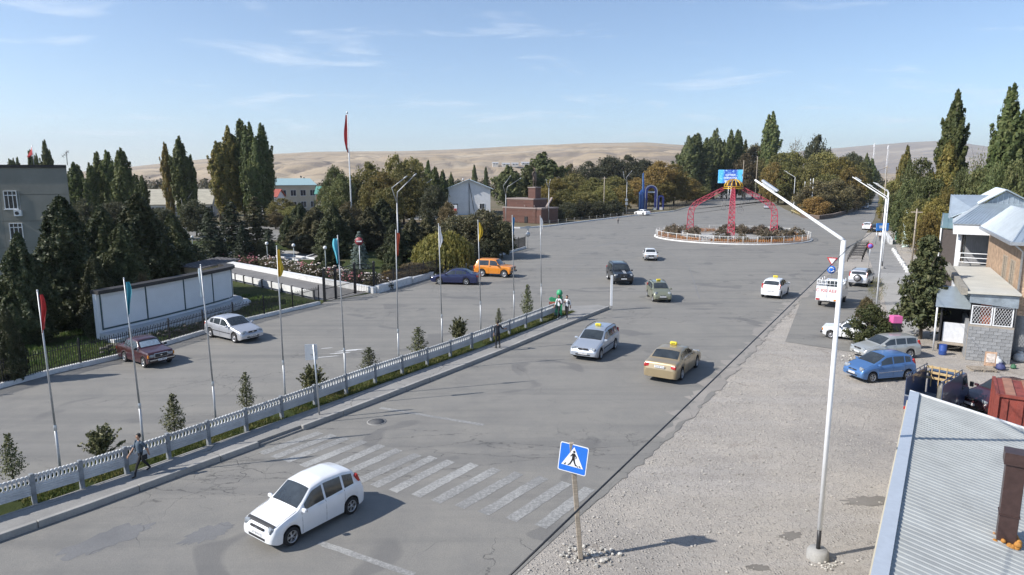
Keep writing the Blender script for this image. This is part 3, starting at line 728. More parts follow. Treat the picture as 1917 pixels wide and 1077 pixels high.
def plant(kindname, name, loc, h, w, leaf, label, cat='tree', group=None, bark=None, rz=None, parts=True):
    cm, tm, kh, kr = KIND[kindname]
    e = empty(name, loc, random.uniform(0, 6.28) if rz is None else rz)
    e.scale = (w / (2 * kr), w / (2 * kr), h / kh)
    for nm, me, m in (('trunk', tm, bark or BARK), ('crown', cm, leaf)):
        o = bpy.data.objects.new(nm, me); col.objects.link(o); o.parent = e
        if len(me.materials) == 0: me.materials.append(m)
        o.material_slots[0].link = 'OBJECT'; o.material_slots[0].material = m
    tag(e, label, cat, group); TREES.append(e)
    return e
def tree(kindname, name, px, ytop, Y, wpx, leaf, label, group=None, bark=None, base=0.0, ybase=None, cat='tree'):
    X = A(px, (ytop + 420) / 2, Y).x; h = topz(Y, ytop) - base
    w = wpx * Y / (FPX * 0.99)
    return plant(kindname, name, (X, Y, base), h, w, leaf, label, cat, group, bark)
# ================================================================== buildings
GLASS = mat('window_glass', (0.03, 0.04, 0.05), 0.08, spec=0.8, var=0.3, scale=1.0)
FRAMEW = mat('white_frame', (0.72, 0.73, 0.74), 0.5, var=0.06)
M_GREY = mat('grey_render', (0.235, 0.228, 0.20), 0.9, var=0.12, scale=0.5, bump=0.2)
M_GREYL = mat('grey_band', (0.30, 0.30, 0.29), 0.9, var=0.12, scale=0.5)
M_CREAM = mat('cream_render', (0.52, 0.47, 0.36), 0.9, var=0.1, scale=0.6)
M_WHITE = mat('white_render', (0.74, 0.75, 0.76), 0.8, var=0.07, scale=0.7)
M_TANROOF = mat('tan_slate', (0.42, 0.39, 0.31), 0.85, var=0.22, scale=1.2, stretch=(0.4, 2, 2))
M_TEAL = mat('teal_roof', (0.40, 0.55, 0.55), 0.5, var=0.1, metal=0.2)
M_REDROOF = mat('red_roof', (0.38, 0.10, 0.07), 0.7, var=0.2)
M_DARK = mat('dark_void', (0.02, 0.02, 0.022), 0.8, var=0.2)
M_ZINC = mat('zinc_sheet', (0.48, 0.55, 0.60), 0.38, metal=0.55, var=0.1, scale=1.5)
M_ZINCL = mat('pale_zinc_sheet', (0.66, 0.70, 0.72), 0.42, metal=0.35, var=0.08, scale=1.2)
M_BRICK = mat('tan_brick', (0.52, 0.36, 0.24), 0.88, var=0.35, scale=3, objrand=0.3)
M_MORTAR = mat('mortar', (0.33, 0.29, 0.24), 0.95, var=0.15)
M_BLOCK = mat('grey_block', (0.27, 0.275, 0.28), 0.95, var=0.18, scale=5, bump=0.5, objrand=0.12)
M_SCREED = mat('roof_screed', (0.50, 0.485, 0.43), 0.9, var=0.1, scale=0.8)
M_WOOD = mat('weathered_wood', (0.34, 0.29, 0.23), 0.85, var=0.35, scale=4, stretch=(1, 1, 12), bump=0.4)
M_STEEL = mat('galvanised', (0.50, 0.52, 0.54), 0.4, metal=0.7, var=0.15)
M_BLACK = mat('black_paint', (0.022, 0.022, 0.025), 0.45, var=0.3)
def face_box(b, o, u, n, x0, x1, z0, z1, d0, d1, mi=0):
    """box on a facade: o origin on the ground, u along it, n outward; d = how far out"""
    o, u, n = Vector(o), Vector(u), Vector(n)
    pts = [o + u * x + n * d + UP * z for d in (d0, d1) for x, z in ((x0, z0), (x1, z0), (x1, z1), (x0, z1))]
    b.add(pts, [(0, 1, 2, 3), (7, 6, 5, 4), (0, 4, 5, 1), (1, 5, 6, 2), (2, 6, 7, 3), (3, 7, 4, 0)], mi)
def window(parent, o, u, n, x0, x1, z0, z1, mull=2, sill=True, fw=0.07, fm=None, glass=None, trans=False):
    b = MB()
    for a in ((x0, x0 + fw, z0, z1), (x1 - fw, x1, z0, z1), (x0 + fw, x1 - fw, z0, z0 + fw), (x0 + fw, x1 - fw, z1 - fw, z1)): face_box(b, o, u, n, *a, 0.0, 0.09)
    for k in range(1, mull + 1):
        x = lerp(x0, x1, k / (mull + 1)); face_box(b, o, u, n, x - fw * .4, x + fw * .4, z0 + fw, z1 - fw, 0.0, 0.075)
    if trans: z = lerp(z0, z1, .75); face_box(b, o, u, n, x0 + fw, x1 - fw, z - .04, z + .04, 0.0, 0.07)
    w = b.build('window', fm or FRAMEW, parent)
    g = MB(); face_box(g, o, u, n, x0 + fw, x1 - fw, z0 + fw, z1 - fw, 0.005, 0.03); g.build('pane', glass or GLASS, w)
    if sill: s = MB(); face_box(s, o, u, n, x0 - .1, x1 + .1, z0 - .08, z0 - .01, 0.0, 0.16); s.build('sill', fm or FRAMEW, w)
    return w
def gable_house(name, o, u, w, d, h, rise, wallm, roofm, label, over=0.5, ridge_along_u=True, cat='house', group=None, hip=0.0, thick=0.15):
    """o: near left corner, u: direction of the near face (left to right); walls, gables and a two-slope roof"""
    o = Vector(o); u = Vector(u).normalized(); v = Vector((-u.y, u.x, 0)); e = empty(name, o)
    lo = Vector((0, 0, 0)); c = [lo, lo + u * w, lo + u * w + v * d, lo + v * d]
    b = MB(); b.add([p for p in c] + [p + UP * h for p in c], [(0, 1, 5, 4), (1, 2, 6, 5), (2, 3, 7, 6), (3, 0, 4, 7)])
    if ridge_along_u:
        g1, g2 = (c[0] + c[3]) / 2 + UP * (h + rise), (c[1] + c[2]) / 2 + UP * (h + rise)
        if not hip: b.add([c[0] + UP * h, c[3] + UP * h, g1, c[1] + UP * h, c[2] + UP * h, g2], [(0, 1, 2), (3, 4, 5)])
        a = [(c[0] - u * over, c[1] + u * over, v), (c[3] - u * over, c[2] + u * over, -v)]; ra, rb_ = g1 - u * (over - hip), g2 + u * (over - hip)
    else:
        g1, g2 = (c[0] + c[1]) / 2 + UP * (h + rise), (c[3] + c[2]) / 2 + UP * (h + rise)
        b.add([c[0] + UP * h, c[1] + UP * h, g1, c[3] + UP * h, c[2] + UP * h, g2], [(0, 1, 2), (3, 4, 5)])
        a = [(c[0] - v * over, c[3] + v * over, u), (c[1] - v * over, c[2] + v * over, -u)]; ra, rb_ = g1 - v * over, g2 + v * over
    b.build('wall', wallm, e)
    half = (d if ridge_along_u else w) / 2; dz = rise / half * over
    rf = MB()
    for p, q, inw in a:
        pts = [p + UP * (h - dz) - inw * over, q + UP * (h - dz) - inw * over, rb_, ra]
        rf.extr([x + UP * 0.02 for x in pts], UP * thick)
    r = rf.build('roof', roofm, e)
    tag(e, label, cat, group); return e, r, o, u, v

# --- grey block on the left, its shaded face towards the square
gb_n = Vector((0.22, -0.975, 0)); gb_u = Vector((0.975, 0.22, 0))
gb_r = A(125, 330, 72); gb_r.z = 0; gb_w = 26.0; gb_o = gb_r - gb_u * gb_w; gb_h = topz(72, 309)
blk = empty('grey_block_building', gb_o); blk_o = Vector((0, 0, 0))
bk = Vector((-.66, .75, 0)) * 13; gq = lambda e0, d: [-gb_u * e0 + gb_n * d, gb_u * (gb_w + e0) + gb_n * d, gb_u * (gb_w + e0) + bk, -gb_u * e0 + bk]
b = MB(); b.prism(gq(0, -.1), 0, gb_h - .3); b.build('wall', M_GREY, blk)
zs = [0, 3.0, 5.85, 8.65, gb_h - .22]
for z0, z1 in zip(zs, zs[1:]):
    for k in range(4):
        b = MB(); face_box(b, blk_o, gb_u, gb_n, gb_w * k / 4 + .008, gb_w * (k + 1) / 4 - .008, z0 + .03, z1 - .03, -0.1, 0.0); b.build('wall_panel', M_GREY, blk)
b = MB(); b.prism(gq(.1, .12), gb_h - .3, gb_h); b.build('parapet', M_DARK, blk)
def gbx(px): return (A(px, 380, 72).x - gb_o.x) / gb_u.x
for px, y0, y1 in ((37, 357, 391), (40, 417, 449), (-20, 362, 396), (-20, 425, 457)):
    window(blk, blk_o, gb_u, gb_n, gbx(px) - .62, gbx(px) + .62, topz(71.5, y1), topz(71.5, y0), 2, trans=True)
b = MB(); face_box(b, blk_o, gb_u, gb_n, gbx(47) - .35, gbx(47) + .35, topz(71.5, 404), topz(71.5, 393), 0.0, 0.3); ac = b.build('air_conditioner', FRAMEW, blk)
b = MB(); c_ = blk_o + gb_u * gbx(46) + UP * topz(71.5, 398.5) + gb_n * 0.3
b.tube([c_, c_ + gb_n * .012], .2, 14); b.build('fan_grille', M_BLACK, ac)
b = MB(); face_box(b, blk_o, gb_u, gb_n, gbx(51) - .03, gbx(51) + .03, topz(71.5, 393), topz(71.5, 358), 0.0, 0.05); b.build('drain_pipe', M_GREYL, blk)
tag(blk, 'dark grey concrete panel block behind the big thujas', 'building')
an = empty('roof_antenna', gb_r - gb_u * 1.6 + Vector((0, 3, gb_h)))
b = MB(); b.tube([(0, 0, 0), (0.05, 0, 1.5)], .035, 6); b.build('mast', M_BLACK, an)
b = MB(); b.tube([(-.5, 0, .9), (.35, 0, 1.6)], .025, 5); [b.tube([(x - .14, 0, 1.32 + x * .82 + .16), (x + .14, 0, 1.32 + x * .82 - .16)], .02, 4) for x in (-.4, -.2, 0, .2)]; b.build('aerial', M_BLACK, an)
tag(an, 'spindly television aerial on the grey block roof', 'antenna')
fl = empty('roof_flag', A(66, 330, 78)); fl.location.z = gb_h - .2
b = MB(); b.tube([(0, 0, 0), (.05, 0, 2.6)], .04, 6); b.build('pole', M_STEEL, fl)
b = MB(); b.add([(0.02, 0.02, 2.5), (-.2, 0.1, 2.1), (-.75, .05, 1.2), (-.5, .1, 1.1), (0, 0, 1.5)], [(0, 1, 2, 3, 4)]); b.build('cloth', mat('flag_red', (0.42, 0.03, 0.03), .7, var=.25), fl)
tag(fl, 'drooping red flag on the grey block roof', 'flag')

# --- long low building with tan roof
lb_l, lb_r = A(146, 380, 168), A(394, 380, 176)
lo_ = Vector((lb_l.x, lb_l.y, 0)); lu = Vector((lb_r.x - lb_l.x, lb_r.y - lb_l.y, 0)); lw = lu.length
e, r, o_, u_, v_ = gable_house('long_low_building', lo_, lu, lw, 14, topz(168, 384), 3.6, M_GREYL, M_TANROOF, 'long low building with pale tan roof behind poplars', cat='building')
nf = -v_
b = MB(); face_box(b, (0, 0, 0), u_, nf, 0, lw, topz(168, 390), topz(168, 385), 0, .12); b.build('fascia', FRAMEW, e)
for k in range(13): window(e, (0, 0, 0), u_, nf, 1.2 + k * lw / 13.2, 3.4 + k * lw / 13.2, 1.3, 3.1, 2, sill=False)
for k in range(1, 22):
    b = MB(); x = lw * k / 22
    b.add([o_ * 0 + u_ * x + nf * .5 + UP * (topz(168, 384) - .1), u_ * (x + .09) + nf * .5 + UP * (topz(168, 384) - .1), u_ * (x + .09) + v_ * 7 + UP * (topz(168, 384) + 3.84), u_ * x + v_ * 7 + UP * (topz(168, 384) + 3.84)], [(0, 1, 2, 3)])
# --- beige two-storey school
s_l, s_r = A(497, 350, 205), A(590, 350, 214)
su = Vector((s_r.x - s_l.x, s_r.y - s_l.y, 0)); sw = su.length
e, r, o_, u_, v_ = gable_house('school_building', (s_l.x, s_l.y, 0), su, sw, 12, topz(205, 347), 1.9, M_CREAM, M_TEAL, 'beige two-storey building with pale teal metal roof', cat='building')
for k in range(5):
    for z0 in (1.0, 4.6): window(e, (0, 0, 0), u_, -v_, 1.3 + k * sw / 5, 3.1 + k * sw / 5, z0, z0 + 1.9, 1, fm=FRAMEW)
# --- red-roofed house, green-roofed house, grey-roofed shed
h_l = A(486, 365, 190)
e, r, o_, u_, v_ = gable_house('red_roofed_house', (h_l.x, h_l.y, 0), (1, .05, 0), 4.6, 8, 5.0, 1.9, M_WHITE, M_REDROOF, 'small house with red hip roof and white porch', hip=.0)
for k in range(3):
    b = MB(); b.tube([u_ * (.4 + k * 1.9) - v_ * .6, u_ * (.4 + k * 1.9) - v_ * .6 + UP * 5], .14, 8); b.build('column', M_WHITE, e)
b = MB(); face_box(b, (0, 0, 0), u_, -v_, .6, 4.0, .4, 4.2, .002, .05); b.build('door', M_DARK, e)
h_l = A(592, 365, 186)
e, r, o_, u_, v_ = gable_house('green_roofed_house', (h_l.x, h_l.y, 0), (1, .1, 0), 3.2, 6, 6.0, 1.8, M_REDROOF, mat('green_roof', (.12, .33, .27), .6), 'narrow house with green roof and red wall beside the beige school')
window(e, (0, 0, 0), u_, -v_, .8, 2.2, 3.6, 5.2, 1)
h_l = A(597, 380, 165)
e, r, o_, u_, v_ = gable_house('grey_roofed_shed', (h_l.x, h_l.y, 0), (1, .1, 0), 3.0, 5, 3.4, 1.6, M_WHITE, mat('old_slate', (.22, .20, .19), .9), 'little white shed with grey slate roof in the trees')
b = MB(); face_box(b, (0, 0, 0), u_, -v_, .9, 1.9, .1, 2.2, .002, .04); b.build('door', M_WOOD, e)
# --- white gabled hall
h_l, h_r = A(838, 360, 186), A(918, 360, 186)
hu = Vector((1, 0.06, 0)); hw = h_r.x - h_l.x
e, r, o_, u_, v_ = gable_house('white_hall', (h_l.x, h_l.y, 0), hu, hw, 20, topz(186, 353), 2.4, M_WHITE, mat('pale_blue_roof', (.58, .66, .70), .5, metal=.3, var=.1), 'white gabled hall with pale blue metal roof', ridge_along_u=False, over=.9, cat='building')
b = MB(); b.tube([u_ * (hw * .36) - v_ * .9 + UP * (topz(186, 338)), u_ * (hw * .36) - v_ * .9 + UP * (topz(186, 334))], [.3, .1], 8); b.build('finial', FRAMEW, r)
b = MB(); b.tube([u_ * hw * .5 - v_ * .1 + UP * 9, u_ * hw * .62 - v_ * .12 + UP * 1.0], .07, 5); b.tube([u_ * hw * .5 - v_ * .1 + UP * 9, u_ * hw * .5 - v_ * .1], .07, 5); b.build('pipe', M_BLACK, e)
for x in (.18, .8): window(e, (0, 0, 0), u_, -v_, hw * x - .7, hw * x + .7, 1.6, 3.2, 1)
# --- houses far away on the hill
def hill_z(x, y): return hill_height(math.atan2(x, y), math.hypot(x, y), 900, 3200, ridge_y, 420)
for px, yb, hh, ww, lab in ((922, 312, 6.5, 11, 'white two-storey house on the hill, largest of the hamlet'), (940, 312, 4, 15, 'low white house beside the two-storey one on the hill'), (958, 311, 4.5, 13, 'pale-roofed house in the middle of the hill hamlet'), (976, 309, 4, 16, 'long pale-roofed shed in the hill hamlet'), (995, 307, 4, 13, 'pale house at the far end of the hill hamlet')):
    Y = min(range(1000, 1700, 20), key=lambda y_: abs(A(px, yb, y_).z - hill_z(A(px, yb, y_).x, y_))); q = A(px, yb, Y); z = hill_z(q.x, q.y)
    e, r, o_, u_, v_ = gable_house('hill_house', (q.x, q.y, z - .8), (1, .1, 0), ww, 9, hh + 1.5, 2.0, mat('hill_wall', (.62, .58, .52), .9), mat('hill_roof', (.40, .40, .40), .6), lab, group='hamlet on the hill')
    for k in range(2): window(e, (0, 0, 0), u_, -v_, ww * (.2 + .45 * k), ww * (.2 + .45 * k) + 2.2, hh - .6, hh + 1.0, 0, sill=False)

# --- curved white panelled wall with dark coping, and the store room behind its end
def arc_pts(a, b_, bulge, n):
    a, b_ = Vector(a), Vector(b_); t = (b_ - a); nrm = Vector((t.y, -t.x, 0)).normalized()
    return [a.lerp(b_, i / n) + nrm * bulge * 4 * (i / n) * (1 - i / n) for i in range(n + 1)]
wl_a, wl_b = P(188, 640), P(432, 575)
wall_c = arc_pts(wl_a, wl_b, 0.35, 16) 
# the far end turns back towards the park path
tdir = (wall_c[-1] - wall_c[-2]).normalized(); ndir = Vector((tdir.y, -tdir.x, 0))
wall_c += [wall_c[-1] + tdir * .8 - ndir * .25, wall_c[-1] + tdir * 1.4 - ndir * .8, wall_c[-1] + tdir * 1.7 - ndir * 1.6]
mw = empty('panelled_wall', wl_a); WZ = 3.1
rel = [p - wl_a for p in wall_c]
def ribbon(b, line, d0, d1, z0, z1, mi=0):
    L0, L1 = offset(line, -d0), offset(line, -d1); n = len(line)
    for i in range(n - 1):
        q = [L0[i], L0[i + 1], L1[i + 1], L1[i]]
        b.add([p + UP * z0 for p in q] + [p + UP * z1 for p in q], [(3, 2, 1, 0), (4, 5, 6, 7), (0, 1, 5, 4), (1, 2, 6, 5), (2, 3, 7, 6), (3, 0, 4, 7)], mi)
M_WALLW = mat('wall_white', (0.70, 0.71, 0.72), .75, var=.06, scale=.6)
b = MB(); ribbon(b, rel, -.32, 0, 0, WZ); b.build('wall', M_WALLW, mw)
b = MB(); ribbon(b, rel, -.5, .28, WZ, WZ + .24); b.build('coping', mat('dark_coping', (.035, .033, .033), .7, var=.3), mw)
b = MB(); ribbon(b, rel, .0, .75, 0, .55); b.build('plinth', mat('plinth_grey', (.45, .46, .47), .85, var=.12, scale=1), mw)
b = MB(); ribbon(b, rel, .75, 1.35, 0, .25); b.build('step', M_WHITEWASH, mw)
LW = plen(rel); M_TRIM = mat('teal_trim', (.05, .085, .09), .6)
cuts = [0.25, LW * .245, LW * .475, LW * .685, LW * .87, LW * .985]
for s0, s1 in zip(cuts, cuts[1:]):
    seg = [along(rel, s0 + .07 + (s1 - s0 - .14) * k / 6)[0] for k in range(7)]
    b = MB(); ribbon(b, seg, .006, .035, .85, WZ - .22); b.build('panel', M_WALLW, mw)
b = MB()
for s0 in cuts: p, t = along(rel, min(s0, LW - .01)); nn = Vector((t.y, -t.x, 0)); b.box(p + nn * .02 + UP * ((WZ + .7) / 2), (.06, .07, WZ - .72), math.atan2(t.y, t.x))
ribbon(b, [along(rel, .25 + (LW * .98 - .25) * k / 14)[0] for k in range(15)], .002, .045, .72, .82); b.build('trim', M_TRIM, mw)
tag(mw, 'long white panelled wall with dark coping and curved end', 'wall')
sr_o = P(360, 560) ; sr = empty('store_room', (A(353, 500, 57).x, 57.0, 0), scale=(.74, .8, .93))
b = MB(); su_ = RD.copy(); sv_ = RN.copy()
b.box((1.2, 1.6, 1.5), (2.6, 4.2, 3.0), 0); b.build('wall', mat('yellowed_render', (.50, .42, .27), .9, var=.2, scale=1.2), sr)
b = MB(); b.extr([(-.5, -.9, 3.05), (3.4, -.9, 3.05), (3.4, 4.2, 3.4), (-.5, 4.2, 3.4)], (0, 0, .12)); ro = b.build('roof', mat('worn_felt', (.16, .15, .15), .9, var=.25), sr)
for k in range(6): q = MB(); x = -.4 + k * .7; q.extr([(x, -.88, 3.18), (x + .05, -.88, 3.18), (x + .05, 4.18, 3.53), (x, 4.18, 3.53)], (0, 0, .03)); q.build('batten', M_DARK, ro)
tag(sr, 'small yellowish store room with flat roof behind the panelled wall', 'shed')
sr.rotation_euler.z = math.atan2(RD.y, RD.x) - R(90) + R(8)

# --- statue podium of red-brown granite
def granite(N, L, b):
    tc = N.new('ShaderNodeTexCoord'); v = tc.outputs['Object']
    sep = N.new('ShaderNodeSeparateXYZ'); L.new(v, sep.inputs[0]); cb = N.new('ShaderNodeCombineXYZ')
    L.new(math1(N, L, 'ADD', sep.outputs['X'], sep.outputs['Y']), cb.inputs[0]); L.new(sep.outputs['Z'], cb.inputs[1])
    br = N.new('ShaderNodeTexBrick'); br.inputs['Scale'].default_value = 1.0; br.inputs['Brick Width'].default_value = 0.55; br.inputs['Row Height'].default_value = 0.42; br.inputs['Mortar Size'].default_value = 0.02
    br.inputs['Color1'].default_value = (.07, .028, .021, 1); br.inputs['Color2'].default_value = (.12, .05, .036, 1); br.inputs['Mortar'].default_value = (.10, .06, .05, 1)
    L.new(cb.outputs[0], br.inputs['Vector'])
    L.new(mixc(N, L, mapr(N, L, nz(N, L, v, 6, 5, .7), .3, .75, 0, .6), br.outputs['Color'], (.14, .068, .05)), b.inputs['Base Color']); b.inputs['Roughness'].default_value = .6
M_GRAN = node_ground('granite', None, granite)
M_COPE = mat('pale_coping', (.27, .22, .20), .8, var=.1)
th = R(40); st_c = P(1013, 419); pod = empty('statue_podium', st_c)
dl = Vector((-math.cos(th), math.sin(th), 0)); dr = Vector((math.sin(th), math.cos(th), 0))
def tier(c, lw_, rw_, z0, z1, cope=.3, nm='tier'):
    poly = [c, c + dr * rw_, c + dr * rw_ + dl * lw_, c + dl * lw_]
    b = MB(); b.prism(poly, z0, z1); t = b.build(nm, M_GRAN, pod)
    cc = sum((Vector(p) for p in poly), Vector()) / 4
    b = MB(); b.prism([p + (p - cc).normalized() * .16 for p in poly], z1, z1 + cope); b.build('coping', M_COPE, t); return t
t1 = tier(Vector((0, 0, 0)), 11.5, 6.5, 0, 3.25)
t2 = tier(dl * 3.0 + dr * .9, 8.0, 5.4, 3.55, 5.3)
pc = dl * 3.3 + dr * 2.0
t3 = tier(pc, 2.1, 2.1, 5.55, 8.0, .22, 'pedestal')
b = MB(); b.prism([dr * 1.2 + Vector((.01, -.01, 0)), dr * 5.4, dr * 5.4 + RN * 0, dr * 1.2], 0, .01)
b = MB(); b.extr([dr * 1.6 - dl * .02 + UP * 3.5, dr * 3.6 - dl * .02 + UP * 5.5, dr * 3.6 - dl * .02 + UP * 5.9, dr * 1.6 - dl * .02 + UP * 3.9], -dl * .5); b.build('stair_parapet', M_COPE, pod)
b = MB(); b.box(dl * 4.4 + UP * .75 + Vector((-.01, -.02, 0)) * 3, (.9, .12, 1.4), math.atan2(dl.y, dl.x)); b.build('niche', M_DARK, pod)
for k in (2.4, 5.2): b = MB(); b.tube([dl * k + dr * .5 + UP * 3.5, dl * k + dr * .5 + UP * 4.1], .09, 6); b.build('post', M_COPE, pod)
tag(pod, 'stepped red-brown granite podium under the bronze statue', 'podium')
STATUE_AT = st_c + pc + (dl + dr) * 1.05 + UP * 8.22

# --- blue gateway with tall blade
ga = P(1207, 393); gw = empty('blue_gateway', ga); k_ = ga.y / FPX
M_BLUE = mat('blue_panel', (.035, .10, .33), .4, var=.3, scale=.5); M_NAVY = mat('navy_panel', (.02, .03, .16), .4, var=.3, scale=.6); M_LBLUE = mat('light_blue_edge', (.22, .45, .70), .4)
def arch_band(b, x0, x1, h, w, dy, n=14):
    xm, r = (x0 + x1) / 2, (x1 - x0) / 2; pts = [(x0, 0)] + [(xm - r * math.cos(math.pi * i / n), h - r + r * math.sin(math.pi * i / n)) for i in range(n + 1)] + [(x1, 0)]
    inn = [(x0 + w, 0)] + [(xm - (r - w) * math.cos(math.pi * i / n), h - r + (r - w) * math.sin(math.pi * i / n)) for i in range(n + 1)] + [(x1 - w, 0)]
    for i in range(len(pts) - 1):
        q = [pts[i], pts[i + 1], inn[i + 1], inn[i]]
        b.extr([(x, -dy / 2, z) for x, z in q], (0, dy, 0))
b = MB(); b.prism([(-2.0, -.5), (-1.1, -.5), (-1.1, .5), (-2.0, .5)], 0, 5.8); b.extr([(-1.6, -.3, 5.8), (-1.1, -.3, 5.8), (-1.1, -.3, 6.3), (-1.3, -.3, 6.5)], (0, .6, 0)); b.build('side_slab', M_BLUE, gw)
b = MB(); b.extr([(-1.05, -.25, 0), (-.3, -.25, 0), (-.3, -.25, 5.9), (-.75, -.25, 11.9), (-1.05, -.25, 11.6)], (0, .5, 0)); b.build('blade', M_BLUE, gw)
b = MB(); b.extr([(-1.06, -.27, 0), (-.94, -.27, 0), (-.94, -.27, 11.5), (-1.06, -.27, 11.5)], (0, .02, 0)); b.extr([(-2.02, -.52, 0), (-1.85, -.52, 0), (-1.85, -.52, 5.4), (-2.02, -.52, 5.4)], (0, .02, 0)); b.build('edge_strip', M_LBLUE, gw)
b = MB(); arch_band(b, -.2, 3.9, 8.0, .85, 1.0); b.build('arch', M_NAVY, gw)
b = MB(); arch_band(b, -.12, 3.82, 7.92, .16, 1.05); b.build('arch_edge', mat('arch_edge_grey', (.45, .47, .50), .5), gw)
b = MB(); b.box((1.85, 0, 5.7), (2.4, .15, .5)); b.build('name_board', mat('pale_board', (.55, .58, .60), .6), gw)
b = MB(); arch_band(b, 4.1, 6.1, 4.7, .5, .8); b.build('small_arch', M_NAVY, gw)
b = MB(); b.box((1.9, 0, .35), (1.0, 1.1, .7)); b.build('base_block', M_WHITEWASH, gw).location = (1.2, -.4, 0)
b = MB(); b.box((0, 0, .4), (.8, .8, .8)); b.build('base_block', M_WHITEWASH, gw).location = (5.2, -.5, 0)
tag(gw, 'blue gateway with tall blade and two arches', 'gateway')

# --- house with zinc roofs on the right: porch, terrace, gables
hs0 = A(1795, 430, 51.0); hs0.z = 0
HS = empty('zinc_roofed_house', hs0)
EZ = topz(51, 420)
def Q(a, c, z): return RN * a + RD * c + UP * z               # house space: a to the right, c away from us
def qbox(b, a0, a1, c0, c1, z0, z1, mi=0):
    b.add([Q(a, c, z) for z in (z0, z1) for a, c in ((a0, c0), (a1, c0), (a1, c1), (a0, c1))], [(3, 2, 1, 0), (4, 5, 6, 7), (0, 1, 5, 4), (1, 2, 6, 5), (2, 3, 7, 6), (3, 0, 4, 7)], mi)
b = MB(); qbox(b, 0.6, 9, 3.2, 13, 0, EZ - .4); b.build('wall', M_CREAM, HS)
b = MB(); qbox(b, 0.3, 9, 0.2, 3.2, 3.3, 3.6); b.build('terrace_slab', M_CONC, HS)
b = MB(); qbox(b, .6, 4.2, 3.1, 3.19, 3.62, EZ - .5); b.build('terrace_wall', mat('slatted_grey', (.22, .22, .23), .8, var=.3, stretch=(8, 8, .3)), HS)
b = MB(); qbox(b, 2.9, 3.9, 3.0, 3.09, 3.62, 5.8); b.build('door', M_DARK, HS)
for c in (0.3, 3.4, 6.6, 9.8): b = MB(); b.tube([Q(.15, c, 0), Q(.15, c, EZ - .2)], .13, 8); b.build('column', FRAMEW, HS)
for c0, c1 in ((3.6, 6.4), (6.8, 9.6)):
    b = MB(); qbox(b, .5, .58, c0, c1, 3.7, EZ - .6); b.build('glazing', GLASS, HS)
# white fascia boards and railing
b = MB(); qbox(b, -.25, 4.2, -.32, -.22, EZ - .75, EZ + .05); b.build('fascia', FRAMEW, HS)
b = MB(); qbox(b, -.35, -.25, -.3, 12.5, EZ - .75, EZ + .05); b.build('fascia', FRAMEW, HS)
rl = empty('railing', (0, 0, 0), parent=HS)
b = MB(); [b.tube([Q(.2, .05, z), Q(4.1, .05, z)], .035, 6) for z in (4.0, 4.35, 4.7)]; b.build('rail', FRAMEW, rl)
for a in (.25, 2.1, 4.0): b = MB(); b.tube([Q(a, .05, 3.6), Q(a, .05, 4.72)], .04, 6); b.build('baluster', FRAMEW, rl)
b = MB(); [b.tube([Q(.12, c, 3.7), Q(.12, c + 1.4, 4.8)], .03, 5) for c in (.6, 2.0, 3.6)]; b.tube([Q(.12, .3, 4.75), Q(.12, 6.5, 4.75)], .035, 5); b.build('side_rail', mat('rail_blue', (.35, .45, .62), .5), rl)
def ribbed(b, p0, p1, p2, p3, n, h=.035, th=.05):
    """sheet p0 p1 (eave) to p3 p2 (ridge) with standing ribs up the slope"""
    p0, p1, p2, p3 = map(Vector, (p0, p1, p2, p3)); nn = (p1 - p0).cross(p3 - p0).normalized()
    if nn.z < 0: nn = -nn
    b.extr([p0, p1, p2, p3], nn * th)
    for k in range(n + 1):
        t = k / n; a, c = p0.lerp(p1, t), p3.lerp(p2, t); w = (p1 - p0).normalized() * .03
        if (a - c).length < .2: continue
        b.extr([a - w + nn * th, a + w + nn * th, c + w + nn * th, c - w + nn * th], nn * h)
RZ = EZ
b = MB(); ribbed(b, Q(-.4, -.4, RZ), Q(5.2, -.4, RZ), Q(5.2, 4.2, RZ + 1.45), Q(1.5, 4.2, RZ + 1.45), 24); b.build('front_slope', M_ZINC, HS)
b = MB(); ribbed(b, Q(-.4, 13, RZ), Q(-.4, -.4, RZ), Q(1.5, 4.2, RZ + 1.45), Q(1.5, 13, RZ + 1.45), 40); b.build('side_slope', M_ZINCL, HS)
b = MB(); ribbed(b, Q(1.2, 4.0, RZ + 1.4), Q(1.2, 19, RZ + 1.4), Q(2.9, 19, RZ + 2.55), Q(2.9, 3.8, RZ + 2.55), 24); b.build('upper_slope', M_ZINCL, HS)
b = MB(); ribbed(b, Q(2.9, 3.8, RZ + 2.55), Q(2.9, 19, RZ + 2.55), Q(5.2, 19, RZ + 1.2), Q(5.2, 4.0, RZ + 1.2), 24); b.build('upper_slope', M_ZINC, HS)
b = MB(); b.extr([Q(1.5, 4.3, RZ + 1.4), Q(5.0, 4.3, RZ + 1.25), Q(2.9, 4.3, RZ + 2.45)], RD * .1)
gbl = b.build('gable', mat('gable_sheet', (.30, .35, .40), .5, metal=.4), HS)
for k in range(9): a = 1.75 + k * .33; zt = RZ + 1.4 + (1.02 * (1 - abs(a - 2.9) / (1.4 if a < 2.9 else 2.1))); q = MB(); qbox(q, a, a + .04, 4.25, 4.3, RZ + 1.42, max(RZ + 1.46, zt - .06)); q.build('rib', M_ZINC, gbl)
